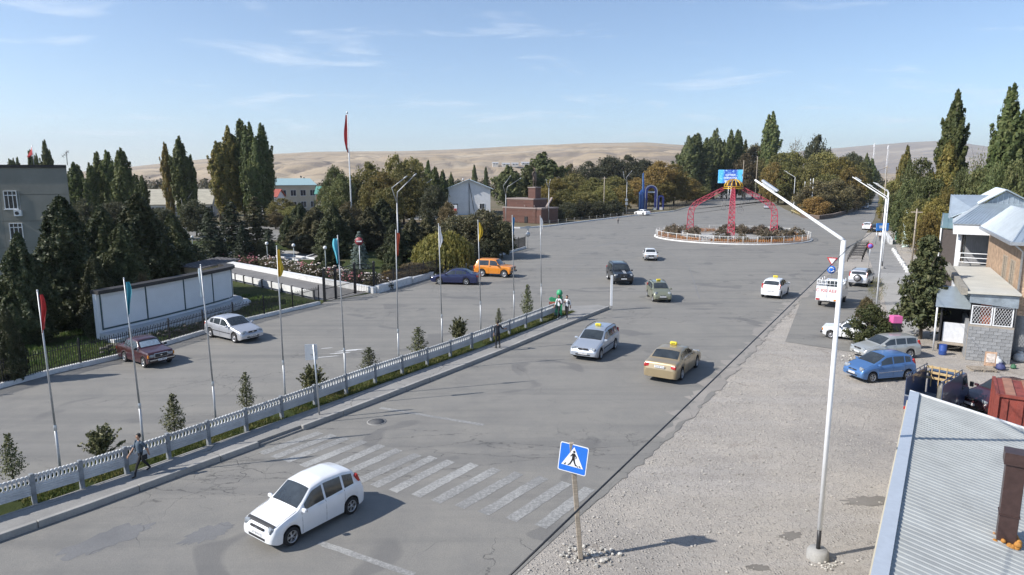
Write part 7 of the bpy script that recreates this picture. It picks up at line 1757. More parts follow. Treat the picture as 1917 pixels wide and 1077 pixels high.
def make_car(spec, pm, label, cat='car', style='alloy', taxi=False, group=None, old=False, name='car', glass=None, rails=False, spare=False, moulding=None, lights=None, stripes=False, deflector=False, trim=None, rimst=None):
    s = spec; e = empty(name)
    o = s.body_mesh().build('body', [pm, M_PLAST], e); m = o.modifiers.new('split', 'EDGE_SPLIT'); m.split_angle = R(38)
    gl = glass or M_CGLASS
    cowl, rf, rr, rg = s.glass                              # cowl, roof front, roof rear, rear glass foot
    for nm, a, c in (('windscreen', cowl + .06, rf - .03), ('rear_window', rr + .04, rg - .07)):
        if nm == 'rear_window' and rg - rr < .12: c = rg - .03
        vs, fs = s.patch(s.topp, a, c, -.86, .86, 6, 14); b = MB(); b.add(vs, fs, 0, True); w_ = b.build(nm, gl, e)
        if nm == 'windscreen' and not old:
            b = MB()
            for y0, y1 in ((-.05, .55), (.5, -.05 + 0.0)):
                pass
            pts = [s.topp(cowl + .075, u) + UP * .015 for u in (-.75, -.4, -.05)]; b.tube(pts, .008, 4); pts = [s.topp(cowl + .075, u) + UP * .015 for u in (.0, .35, .7)]; b.tube(pts, .008, 4); b.build('wipers', M_PLAST, w_)
    for a, c in s.wins:
        for sg in (1, -1):
            f = (lambda q, t, sg=sg: Vector((s.side(q, t).x, s.side(q, t).y * sg, s.side(q, t).z)))
            vs, fs = s.patch(f, a, c, .06, .90, 10, 3); b = MB(); b.add(vs, fs, 0, True); b.build('side_window', gl, e)
    # seams, handles
    for sg in (1, -1):
        for q in s.seams:
            b = MB(); b.tube([Vector((p.x, p.y * sg * 1.0 + sg * .0005, p.z)) for p in [s.lower(q, t) for t in (.06, .3, .55, .8, 1)]], .006, 4); b.build('door_seam', M_PLAST, e)
        for q in s.handles:
            p = s.lower(q, .83); bx(e, 'door_handle', (p.x, (p.y + .012) * sg, p.z), (.19, .03, .035), trim or (M_PLAST if old else pm), .012)
        p = s.side(cowl + (rf - cowl) * .28, .12); mo = bx(e, 'mirror', (p.x + .02, (p.y + .12) * sg, p.z + .06), (.11, .2, .13), pm if not old else M_PLAST, .045, 3)
        g = bx(mo, 'mirror_glass', (-.058, 0, 0), (.006, .16, .10), M_CHROME, 0)
        if moulding:
            b = MB(); vs = []
            q0, q1 = s.fo + s.wr + .08, s.fo + s.wb - s.wr - .08
            b.tube([Vector((p.x, (p.y + .004) * sg, p.z)) for p in [s.lower(lerp(q0, q1, k / 8), .42) for k in range(9)]], .026, 5); b.build('rub_strip', moulding, e)
    # wheels
    st = rimst or style; tm, rm = wheel_meshes(s.wr, s.wt, st)
    for q in (s.fo, s.fo + s.wb):
        for sg in (1, -1):
            wv = empty('wheel', (s.L / 2 - q, sg * (s.W / 2 - s.wt / 2 - .012), s.wr), 0 if sg > 0 else math.pi, e)
            for nm, me in (('tyre', tm), ('rim', rm)): link(nm, me, None, wv)
    # lamps, grille, plates, bumpers
    hz, hw, hh = s.lamp; zf = hz
    for sg in (1, -1):
        y = s.W / 2 * .87 - hw / 2 if not old else s.W / 2 * .86 - hw / 2
        q = .07 if not old else .0
        lp = bx(e, 'headlight', (s.L / 2 - q - .055, sg * y, zf), (.17, hw, hh), lights or M_LAMP, .05, 3); lp.rotation_euler = (0, R(-18) if not old else 0, R(-24 * sg) if not old else 0); lp.location.x -= 0 if old else .05
        if old: bx(e, 'indicator', (s.L / 2 - .03, sg * (y + hw / 2 + .05), zf), (.1, .08, hh), M_AMBER, .015)
        tz, tw, tq = s.rear; qa = max(q for q in [s.L * k / 400 for k in range(401)] if pws(s.top, q) >= tz + tq * .42); qb = max(q for q in [s.L * k / 400 for k in range(401)] if pws(s.top, q) >= tz - tq * .42); tilt = math.atan2(qb - qa, tq * .84)
        qm = min((qa + qb) / 2, s.L - .02); lp = bx(e, 'tail_light', (s.L / 2 - qm + .05, sg * (s.section(min(qm, s.L - .1))[4][0] - tw / 2 - (.0 if old else max(0, tz - s.belt[3][1]) * .35 + .015)), tz), (.13, tw, tq), M_TAIL, .035, 3); lp.rotation_euler = (0, tilt if not old else 0, R(12 * sg) if not old else 0)
        if old: bx(e, 'indicator', (-s.L / 2 + .02, sg * (s.W / 2 * .9 - .02), tz), (.08, .06, tq), M_AMBER, .01)
    gw, gz, ghh = s.grille; gr = bx(e, 'grille', (s.L / 2 - (.035 if not old else .005), 0, gz), (.07, gw, ghh), M_PLAST, .02)
    bx(gr, 'badge', (.036, 0, 0), (.012, .11, min(.07, ghh * .7)), M_CHROME, .005)
    if old:
        if s.chrome: bx(e, 'grille_frame', (s.L / 2 - .012, 0, gz), (.05, gw + .1, ghh + .06), M_CHROME, .02)
        bx(e, 'front_bumper', (s.L / 2 + .05, 0, s.bump), (.16, s.W * .98, .13), M_PLAST if not s.chrome else M_PLAST, .03); bx(e, 'rear_bumper', (-s.L / 2 - .05, 0, s.bump), (.16, s.W * .98, .13), M_PLAST, .03)
        if s.chrome: bx(e, 'bumper_trim', (s.L / 2 + .135, 0, s.bump + .02), (.01, s.W * .9, .05), M_CHROME, 0)
    else:
        bx(e, 'lower_intake', (s.L / 2 - .02, 0, s.sill + .17), (.06, s.W * .52, .09), M_PLAST, .02)
        for sg in (1, -1): bx(e, 'fog_lamp', (s.L / 2 - .07, sg * s.W * .36, s.sill + .18), (.06, .14, .08), M_PLAST, .02)
    fx = s.L / 2 + (.14 if old else .012); bx(e, 'number_plate', (fx, 0, s.bump - (0 if old else .0)), (.012, .50, .11), M_PLATE, 0)
    bx(e, 'number_plate', (-s.L / 2 - (.02 if not old else .01), 0, s.rplate), (.012, .50, .11), M_PLATE, 0)
    # hood edge line
    b = MB(); [b.tube([s.topp(q, sg * .93) + UP * .003 for q in (s.hood0, (s.hood0 + cowl) / 2, cowl)], .006, 4) for sg in (1, -1)]; b.build('bonnet_seam', M_PLAST, e)
    if taxi:
        p = s.topp(rf + (rr - rf) * .32, .01); tx = bx(e, 'taxi_sign', (p.x, 0, p.z + .085), (.16, .38, .17), M_TAXI, .07, 3); bx(tx, 'sign_band', (.0, 0, .0), (.165, .2, .05), mat('taxi_ink', (.25, .22, .03), .5), 0)
    if rails:
        for sg in (1, -1):
            b = MB(); b.tube([s.topp(lerp(rf + .1, rr - .05, k / 6), sg * .90) + UP * (.055 if 0 < k < 6 else .0) for k in range(7)], .018, 6); b.build('roof_rail', M_PLAST, e)
    if spare:
        sp = empty('spare_wheel', (-s.L / 2 - .13, 0, s.belt[2][1] - .08), math.pi / 2, e)
        for nm, me in (('tyre', tm), ('rim', rm)): link(nm, me, None, sp)
        b = MB(); b.lathe([(.001, s.wt / 2 + .01), (s.wr * .72, s.wt / 2 + .005), (s.wr * .76, s.wt * .3)], 20, ax='Y'); b.build('wheel_cover', M_RIMS, sp)
    if stripes:
        for k in (-1, 0, 1):
            vs, fs = s.patch(s.topp, s.hood0 + .02, cowl - .05, .17 + k * .11 - .02, .17 + k * .11 + .02, 6, 1, .006); b = MB(); b.add(vs, fs); b.build('bonnet_stripe', M_SWHITE, e)
    if deflector:
        vs, fs = s.patch(s.topp, s.hood0 - .09, s.hood0 + .03, -.9, .9, 3, 14, .03); b = MB(); b.add(vs, fs, 0, True); b.build('bonnet_deflector', M_PLAST, e)
    tag(e, label, cat, group); return e
def set_car(e, spec, front, rear, wheelbase=None, kmin=.86, kmax=1.12, side=None):
    """stand the car on the two tyre contacts seen on one side"""
    a, b = P(*front), P(*rear); h = (a - b); k = max(kmin, min(kmax, h.length / spec.wb)); h.normalize()
    n = Vector((-h.y, h.x, 0)); m = (a + b) / 2
    away = n if n.dot(m) > 0 else -n
    if side: away = n * side
    c = m + away * (spec.W / 2 - .1) * k - h * ((spec.L / 2 - spec.fo - spec.wb / 2)) * k * -1 * -1
    # axle midpoint sits (L/2 - fo - wb/2) ahead of the body centre
    e.location = (c.x, c.y, 0); e.rotation_euler = (0, 0, math.atan2(h.y, h.x)); e.scale = (k, k, k * 1.05)
def set_car_dir(e, spec, px, py, ang, ref='front', k=1.0, z=0):
    """px, py: ground under the middle of the front or rear bumper; ang: heading in degrees"""
    p = P(px, py); h = Vector((math.cos(R(ang)), math.sin(R(ang)), 0)); c = p - h * spec.L / 2 * k if ref == 'front' else p + h * spec.L / 2 * k
    e.location = (c.x, c.y, z); e.rotation_euler = (0, 0, R(ang)); e.scale = (k,) * 3
RDA = math.degrees(ROAD_ANG)
KAL = Car(L=3.85, W=1.70, wb=2.47, fo=.74, wr=.295, top=[(0, .50), (.05, .66), (.16, .76), (.55, .88), (1.02, 1.0), (1.68, 1.52), (2.2, 1.60), (3.0, 1.57), (3.45, 1.47), (3.72, 1.0), (3.80, .80), (3.85, .62)], belt=[(0, .50), (.16, .72), (.6, .82), (1.1, .91), (2.4, .96), (3.4, 1.02), (3.75, .90), (3.85, .60)], glass=(1.02, 1.68, 3.42, 3.72), wins=[(1.30, 2.08), (2.16, 2.86), (2.95, 3.36)], seams=(1.15, 2.12, 2.92), handles=(1.92, 2.74), lamp=(.67, .42, .19), rear=(1.08, .15, .5), grille=(.70, .66, .07), bump=.50, rplate=.62, hood0=.22, crown=.09, tumble=.34)
AST = Car(L=4.11, W=1.71, wb=2.61, fo=.82, wr=.305, top=[(0, .48), (.05, .62), (.18, .72), (.6, .83), (1.18, .95), (1.92, 1.38), (2.4, 1.43), (3.1, 1.40), (3.4, 1.33), (3.92, .98), (4.05, .88), (4.11, .60)], belt=[(0, .48), (.18, .69), (.6, .79), (1.2, .88), (2.5, .93), (3.5, .99), (3.95, .92), (4.11, .58)], glass=(1.18, 1.92, 3.3, 3.92), wins=[(1.5, 2.28), (2.36, 3.02), (3.08, 3.42)], seams=(1.3, 2.32, 3.1), handles=(2.15, 2.9), lamp=(.66, .38, .17), rear=(.86, .2, .3), grille=(.6, .68, .09), bump=.44, rplate=.66, hood0=.24, crown=.09, tumble=.36)
WAG = Car(L=4.29, W=1.71, wb=2.61, fo=.82, wr=.305, top=[(0, .48), (.05, .62), (.18, .72), (.6, .83), (1.18, .95), (1.92, 1.40), (2.4, 1.46), (3.6, 1.47), (3.95, 1.42), (4.18, .98), (4.25, .85), (4.29, .60)], belt=[(0, .48), (.18, .69), (.6, .79), (1.2, .88), (2.5, .93), (3.9, .97), (4.2, .88), (4.29, .58)], glass=(1.18, 1.92, 3.95, 4.19), wins=[(1.5, 2.28), (2.36, 3.06), (3.14, 3.85)], seams=(1.3, 2.32, 3.1), handles=(2.15, 2.9), lamp=(.66, .38, .17), rear=(.95, .16, .5), grille=(.6, .68, .09), bump=.44, rplate=.66, hood0=.24, crown=.09, tumble=.32)
SED = Car(L=4.52, W=1.70, wb=2.58, fo=.86, wr=.30, top=[(0, .48), (.05, .62), (.18, .71), (.6, .82), (1.3, .94), (2.0, 1.36), (2.5, 1.41), (3.05, 1.38), (3.3, 1.33), (3.85, 1.02), (4.40, .98), (4.48, .80), (4.52, .58)], belt=[(0, .48), (.18, .68), (.6, .78), (1.3, .88), (2.5, .92), (3.9, .97), (4.4, .94), (4.52, .56)], glass=(1.3, 2.0, 3.22, 3.85), wins=[(1.62, 2.38), (2.46, 3.08), (3.13, 3.42)], seams=(1.42, 2.42, 3.2), handles=(2.25, 3.0), lamp=(.66, .38, .16), rear=(.80, .34, .17), grille=(.65, .67, .1), bump=.44, rplate=.80, hood0=.24, crown=.09, tumble=.36)
LAD = Car(L=4.05, W=1.62, wb=2.42, fo=.62, wr=.285, wt=.165, boxy=1, chrome=True, top=[(0, .78), (.04, .84), (.1, .86), (1.12, .95), (1.62, 1.36), (2.1, 1.41), (2.7, 1.40), (2.86, 1.37), (3.22, 1.00), (3.98, .93), (4.02, .90), (4.05, .60)], belt=[(0, .76), (.1, .83), (1.12, .90), (2.5, .92), (3.3, .93), (4.0, .90), (4.05, .6)], glass=(1.12, 1.62, 2.84, 3.22), wins=[(1.38, 2.06), (2.13, 2.68), (2.73, 2.98)], seams=(1.2, 2.1, 2.78), handles=(1.95, 2.6), lamp=(.66, .36, .17), rear=(.72, .34, .16), grille=(.72, .66, .19), bump=.44, rplate=.62, hood0=.12, crown=.07, tumble=.40, nose=.1, tail=.1, sill=.22)
NIV = Car(L=3.72, W=1.66, wb=2.2, fo=.66, wr=.34, wt=.18, boxy=1, chrome=False, top=[(0, .92), (.04, .98), (.1, 1.0), (1.12, 1.06), (1.55, 1.58), (2.0, 1.63), (3.2, 1.61), (3.4, 1.56), (3.62, 1.05), (3.69, .95), (3.72, .70)], belt=[(0, .9), (.1, .97), (1.12, 1.01), (2.5, 1.03), (3.5, 1.03), (3.65, .98), (3.72, .7)], glass=(1.12, 1.55, 3.38, 3.6), wins=[(1.36, 2.12), (2.22, 3.22)], seams=(1.2, 2.2), handles=(2.05,), lamp=(.80, .2, .2), rear=(.85, .14, .26), grille=(.8, .80, .2), bump=.52, rplate=.75, hood0=.12, crown=.07, tumble=.30, nose=.1, tail=.1, sill=.32)
SUV = Car(L=4.9, W=1.90, wb=2.85, fo=.95, wr=.37, wt=.25, top=[(0, .70), (.06, .95), (.18, 1.08), (.6, 1.15), (1.4, 1.22), (2.0, 1.74), (2.5, 1.83), (4.1, 1.82), (4.5, 1.75), (4.78, 1.2), (4.85, 1.0), (4.9, .75)], belt=[(0, .7), (.18, 1.0), (1.4, 1.13), (2.5, 1.17), (4.5, 1.2), (4.8, 1.1), (4.9, .7)], glass=(1.4, 2.0, 4.5, 4.78), wins=[(1.68, 2.55), (2.64, 3.5), (3.6, 4.35)], seams=(1.5, 2.6, 3.55), handles=(2.4, 3.35), lamp=(.95, .40, .20), rear=(1.1, .2, .34), grille=(.62, .88, .34), bump=.62, rplate=.85, hood0=.26, crown=.09, tumble=.30, sill=.36)
MAT = Car(L=3.5, W=1.50, wb=2.34, fo=.62, wr=.27, wt=.16, top=[(0, .50), (.05, .68), (.15, .78), (.45, .90), (.85, 1.0), (1.5, 1.44), (2.0, 1.49), (2.8, 1.48), (3.15, 1.40), (3.4, .95), (3.46, .80), (3.5, .6)], belt=[(0, .5), (.15, .74), (.5, .85), (1.0, .92), (2.3, .97), (3.1, 1.0), (3.42, .88), (3.5, .58)], glass=(.85, 1.5, 3.12, 3.4), wins=[(1.18, 1.9), (1.98, 2.6), (2.68, 3.06)], seams=(1.0, 1.94, 2.64), handles=(1.75, 2.5), lamp=(.76, .24, .22), rear=(.95, .17, .4), grille=(.4, .58, .07), bump=.50, rplate=.62, hood0=.2, crown=.09, tumble=.30)
JAZ = Car(L=3.85, W=1.68, wb=2.45, fo=.78, wr=.30, top=[(0, .50), (.05, .66), (.15, .76), (.5, .90), (.86, 1.02), (1.75, 1.47), (2.3, 1.52), (3.1, 1.50), (3.5, 1.42), (3.75, .98), (3.82, .8), (3.85, .6)], belt=[(0, .5), (.15, .72), (.5, .84), (1.0, .92), (2.3, .98), (3.4, 1.04), (3.76, .9), (3.85, .58)], glass=(.86, 1.75, 3.48, 3.76), wins=[(1.35, 2.12), (2.2, 2.92), (3.0, 3.38)], seams=(1.18, 2.16, 2.98), handles=(2.0, 2.84), lamp=(.74, .34, .22), rear=(1.0, .18, .42), grille=(.6, .66, .06), bump=.48, rplate=.66, hood0=.22, crown=.09, tumble=.32)
c = make_car(KAL, paint('white', (.78, .79, .80)), 'white five-door hatchback with black bonnet deflector on the crossing', deflector=True); set_car(c, KAL, (545.7, 1020), (656.6, 961.6))
c = make_car(LAD, paint('maroon', (.05, .012, .016)), 'boxy maroon saloon with silver sunshade behind the windscreen', style='steel', old=True, rimst='alloy'); set_car(c, LAD, (273, 688), (238, 677), kmin=.88); c.scale = (.88, .95, 1.04)
vs, fs = LAD.patch(LAD.topp, 1.19, 1.5, -.8, .8, 4, 10, .010); b = MB(); b.add(vs, fs); b.build('sunshade', mat('sunshade_foil', (.55, .62, .64), .3, metal=.4, var=.2, scale=7), c)
c = make_car(AST, paint('silver', (.52, .53, .56), .45), 'silver five-door hatchback parked by the park railings', style='steel', moulding=M_PLAST); set_car(c, AST, (440.6, 642), (395.7, 631.8))
c = make_car(SED, paint('navy', (.018, .025, .085), .2), 'dark blue saloon parked nose to the railings', style='alloy'); set_car(c, SED, (822.6, 532.7), (873.2, 534))
c = make_car(NIV, paint('orange', (.72, .25, .025)), 'boxy orange three-door off-roader', style='steel', old=True); set_car(c, NIV, (944.2, 520.2), (902.8, 518.2))
c = make_car(SUV, paint('black', (.012, .012, .014)), 'big black off-roader with three white bonnet stripes', rails=True, stripes=True); set_car_dir(c, SUV, 1168, 535, -89, k=1.06)
c = make_car(LAD, paint('white', None), 'boxy white saloon driving away from the roundabout', style='steel', old=True); set_car_dir(c, LAD, 1219, 489, -97)
c = make_car(MAT, paint('olive', (.26, .27, .19), .4), 'small olive-green taxi hatchback with rounded bonnet', taxi=True, style='steel', rails=True); set_car_dir(c, MAT, 1241, 567.5, -91, k=1.05)
c = make_car(WAG, paint('silverblue', (.45, .49, .55), .45), 'silver estate taxi with roof rails heading to the crossing', taxi=True, rails=True, moulding=M_PLAST); set_car(c, WAG, (1123, 673), (1149.8, 653.6))
c = make_car(SED, paint('gold', (.42, .33, .20), .45), 'gold saloon taxi seen from behind', taxi=True); set_car(c, SED, (1302, 688), (1274, 711.5))
c = make_car(MAT, paint('white', None), 'small white taxi hatchback seen from behind', taxi=True); set_car_dir(c, MAT, 1441, 559.5, RDA - 1, 'rear', 1.12)
c = make_car(Car(**{**SUV.__dict__, 'L': 4.2, 'W': 1.74, 'wb': 2.45, 'fo': .8, 'wr': .34, 'glass': (1.2, 1.75, 3.85, 4.08), 'top': [(0, .62), (.06, .85), (.18, .95), (.6, 1.02), (1.2, 1.08), (1.75, 1.6), (2.2, 1.68), (3.5, 1.67), (3.85, 1.6), (4.08, 1.08), (4.15, .9), (4.2, .65)], 'belt': [(0, .62), (.18, .9), (1.2, 1.0), (2.2, 1.04), (3.85, 1.06), (4.1, .98), (4.2, .65)], 'wins': [(1.45, 2.2), (2.28, 3.0), (3.08, 3.7)], 'seams': (1.3, 2.24, 3.04), 'handles': (2.05, 2.85), 'lamp': (.84, .3, .2), 'rear': (1.2, .12, .5), 'rplate': .7, 'bump': .55}), paint('silver', None), 'silver compact off-roader with spare wheel on its back', spare=True, rails=True); set_car_dir(c, Car(L=4.2), 1604, 538, RDA - 4, 'rear')
c = make_car(LAD, paint('white', None), 'white boxy saloon parked nose out beside the green bush', style='steel', old=True); pf_ = P(1558.5, 634); set_car(c, LAD, (1558.5, 634), (1617, 641))
c = make_car(WAG, paint('champagne', (.48, .49, .47), .45), 'silver-grey estate car parked behind the blue hatchback', rails=False); set_car(c, WAG, (1637, 674), (1702, 671), kmax=1.05)
c = make_car(JAZ, paint('blue', (.10, .22, .46), .45), 'light blue five-door hatchback beside the dark truck', moulding=M_CHROME, rimst='alloy'); set_car(c, JAZ, (1631.5, 716.5), (1697, 711), kmax=1.02)
c = make_car(SED, paint('maroon', None), 'dark maroon car half hidden by the red container'); c.location = (19.4, 24.7, 0); c.rotation_euler.z = R(196); c.scale = (.95,) * 3
fq = P(1812, 772); c.location = (fq.x + 2.1, fq.y + .6, 0)
# far traffic
c = make_car(SED, paint('white', None), 'white saloon parked before the blue gateway'); set_car(c, SED, (1189, 402.5), (1206, 403.8))
c = make_car(AST, paint('silver', None), 'silver hatchback driving along the avenue beyond the roundabout', style='steel'); set_car_dir(c, AST, 1435, 391, 70, 'rear')
c = make_car(WAG, paint('silver', None), 'grey estate with white load on its roof coming along the main road', style='steel'); set_car_dir(c, WAG, 1619, 391, RDA + 180); bx(c, 'roof_load', (-.4, 0, 1.85), (2.2, 1.4, .75), M_SWHITE, .2)
c = make_car(JAZ, paint('white', None), 'white hatchback parked at the far roadside'); set_car_dir(c, JAZ, 1622, 431, RDA, 'rear')
c = make_car(AST, paint('black', None), 'dark car parked beside the far white hatchback'); set_car_dir(c, AST, 1637, 434, RDA, 'rear')
# ---- white pick-up truck with stake rails and red lettering
tr = empty('white_stake_truck'); TR_L, TR_W = 5.0, 1.72; M_TW = paint('white', None)
bx(tr, 'chassis', (0, 0, .58), (4.7, .8, .2), M_PLAST, .02); bx(tr, 'bed', (-.95, 0, .82), (3.0, TR_W, .14), M_TW, .02)
for sg in (1, -1): bx(tr, 'side_board', (-.95, sg * (TR_W / 2 - .025), 1.35), (3.0, .05, .9), M_TW, .015)
for sg in (1, -1): 
    d = bx(tr, 'tail_board', (-2.46, sg * TR_W / 4, 1.36), (.05, TR_W / 2 - .03, .92), M_TW, .015)
    text_mesh('С 920' if sg > 0 else 'АЕР', .34, M_SRED, d, (-.032, 0, .08), (R(90), 0, R(-90)), 'lettering')
for sg in (1, -1):
    b = MB(); [b.tube([(-2.45, sg * (TR_W / 2 - .03), z), (.5, sg * (TR_W / 2 - .03), z)], .025, 6) for z in (2.0, 2.3)]; [b.tube([(x, sg * (TR_W / 2 - .03), 1.8), (x, sg * (TR_W / 2 - .03), 2.3)], .025, 6) for x in (-2.4, -1.4, -.4, .45)]; b.build('side_rails', M_TW, tr)
b = MB(); [b.tube([(-2.45, -.83, z), (-2.45, .83, z)], .025, 6) for z in (2.0, 2.3)]; [b.tube([(-2.45, y, 1.82), (-2.45, y, 2.3)], .02, 6) for y in (-.5, -.17, .17, .5)]; b.build('tail_rails', M_TW, tr)
b = MB(); b.extr([(.62, -.8, .5), (2.1, -.8, .5), (2.2, -.8, 1.1), (1.9, -.8, 1.25), (1.5, -.8, 1.95), (.62, -.8, 1.95)], (0, 1.6, 0)); bevel(b.build('cab', M_TW, tr), .06, 3)
for sg in (1, -1): b = MB(); b.extr([(.8, sg * .805, 1.22), (1.72, sg * .805, 1.22), (1.42, sg * .805, 1.85), (.8, sg * .805, 1.85)], (0, sg * .01, 0)); b.build('side_window', M_CGLASS, tr)
b = MB(); b.extr([(.615, -.6, 1.35), (.615, .6, 1.35), (.615, .6, 1.85), (.615, -.6, 1.85)], (-.01, 0, 0)); b.build('rear_window', M_CGLASS, tr)
for sg in (1, -1): mo = bx(tr, 'mirror', (1.65, sg * 1.05, 1.5), (.08, .2, .3), M_PLAST, .03)
for sg in (1, -1): bx(tr, 'tail_light', (-2.5, sg * .68, .7), (.05, .3, .14), M_TAIL if sg > 0 else M_AMBER, .02)
bx(tr, 'number_plate', (-2.53, .0, .68), (.012, .5, .12), M_PLATE, 0); bx(tr, 'rear_panel', (-2.47, 0, .72), (.05, TR_W, .26), M_TW, .02)
tm, rm = wheel_meshes(.31, .19, 'steel')
for x in (-1.45, 1.35):
    for sg in (1, -1): wv = empty('wheel', (x, sg * .7, .31), 0 if sg > 0 else math.pi, tr); link('tyre', tm, None, wv); link('rim', rm, None, wv)
tag(tr, 'white stake-bed truck with red lettering on its tail boards', 'truck'); set_car_dir(tr, Car(L=5.0), 1546, 577, RDA - 3, 'rear', .98)
# ---- dark blue stake truck
tb = empty('blue_stake_truck'); M_TB = paint('deepblue', (.03, .05, .11), .1)
bx(tb, 'chassis', (0, 0, .55), (4.6, .8, .2), M_PLAST, .02); bx(tb, 'bed', (-.95, 0, .80), (2.9, 1.68, .1), mat('bed_floor', (.16, .19, .22), .7, var=.3), .01)
for sg in (1, -1):
    sb = bx(tb, 'side_board', (-.95, sg * .82, 1.5), (2.9, .045, 1.35), M_TB, .012)
    b = MB(); b.tube([(-2.4, sg * .82, 2.34), (.5, sg * .82, 2.34)], .028, 6); [b.tube([(x, sg * .82, 2.17), (x, sg * .82, 2.34)], .022, 5) for x in (-2.35, -1.75, -1.15, -.55, .05, .45)]; b.build('top_rail', M_TB, tb)
bx(tb, 'tail_board', (-2.42, 0, 1.05), (.045, 1.66, .5), M_TB, .012); b = MB(); b.tube([(-2.42, -.82, 1.32), (-2.42, .82, 1.32)], .03, 6); b.build('tail_rail', M_STEEL, tb)
M_PLANK = mat('yellow_plank', (.50, .36, .18), .8, var=.2, scale=3)
for z in (1.65, 1.92, 2.2): bx(tb, 'headboard_plank', (.45, 0, z), (.035, 1.6, .12), M_PLANK, .01)
for y in (-.5, -.15, .2, .55): bx(tb, 'headboard_stake', (.42, y, 1.75), (.03, .04, 1.1), M_PLANK, 0)
b = MB(); b.extr([(.62, -.8, .45), (2.15, -.8, .45), (2.22, -.8, 1.05), (1.95, -.8, 1.25), (1.5, -.8, 1.98), (.62, -.8, 1.98)], (0, 1.6, 0)); bevel(b.build('cab', M_TB, tb), .07, 3)
for sg in (1, -1): b = MB(); b.extr([(.85, sg * .806, 1.22), (1.75, sg * .806, 1.22), (1.45, sg * .806, 1.85), (.85, sg * .806, 1.85)], (0, sg * .01, 0)); b.build('side_window', M_CGLASS, tb); bx(tb, 'mirror', (1.7, sg * 1.0, 1.4), (.08, .18, .26), M_PLAST, .03); bx(tb, 'tail_light', (-2.47, sg * .62, .7), (.05, .36, .16), M_TAIL, .02)
bx(tb, 'rear_panel', (-2.43, 0, .72), (.06, 1.6, .2), M_TB, .02); bx(tb, 'number_plate', (-2.48, 0, .55), (.012, .5, .12), M_PLATE, 0)
for x in (-1.45, 1.35):
    for sg in (1, -1): wv = empty('wheel', (x, sg * .68, .29), 0 if sg > 0 else math.pi, tb); t2, r2 = wheel_meshes(.29, .18, 'steel'); link('tyre', t2, None, wv); link('rim', r2, None, wv)
tag(tb, 'dark blue stake truck with wooden headboard parked by the hatchback', 'truck')
ta = math.degrees(math.atan2(.66, .75)); tt = P(1696, 752, .9); hv = Vector((math.cos(R(ta)), math.sin(R(ta)), 0)); rv = Vector((hv.y, -hv.x, 0)); ctr = Vector((tt.x, tt.y, 0)) + hv * 2.4 * .9 + rv * .62
tb.location = ctr; tb.rotation_euler.z = R(ta); tb.scale = (.90, .84, .9)
MTB = Matrix.Translation(ctr) @ Matrix.Rotation(R(ta), 4, 'Z') @ Matrix.Scale(.9, 4)
# load in the blue truck: gas bottle and folded tarpaulin
e = empty('gas_bottle', MTB @ Vector((-.6, -.25, .86))); b = MB(); b.lathe([(.001, 0), (.13, 0), (.15, .05), (.15, .55), (.12, .68), (.05, .75), (.05, .8), (.001, .8)], 14); b.build('cylinder', mat('bottle_grey', (.16, .15, .13), .5, var=.3), e); b = MB(); b.tube([(0, 0, .8), (0, 0, .9)], .025, 6); b.tube([(-.06, 0, .88), (.06, 0, .88)], .02, 6); b.build('valve', M_CHROME, e); tag(e, 'grey gas bottle standing in the blue truck bed', 'gas bottle')
e = empty('folded_tarpaulin', MTB @ Vector((-1.5, .0, .86)), R(ta)); b = MB(); rt = random.Random(3); n = 8
vs = [(lerp(-.8, .8, i / n), lerp(-.5, .5, j / n), .14 + .1 * mnoise.noise(Vector((i * .6, j * .6, 1))) if 0 < i < n and 0 < j < n else .0) for i in range(n + 1) for j in range(n + 1)]
b.add(vs, [(i * (n + 1) + j, i * (n + 1) + j + 1, (i + 1) * (n + 1) + j + 1, (i + 1) * (n + 1) + j) for i in range(n) for j in range(n)], 0, True); b.build('sheet', mat('tarp_blue', (.25, .45, .56), .6, var=.15), e); b = MB(); b.tube([(-.7, -.3, .2), (.7, .35, .2)], .02, 5); b.build('cord', M_BLACK, e); tag(e, 'pale blue folded tarpaulin in the blue truck bed', 'tarpaulin')
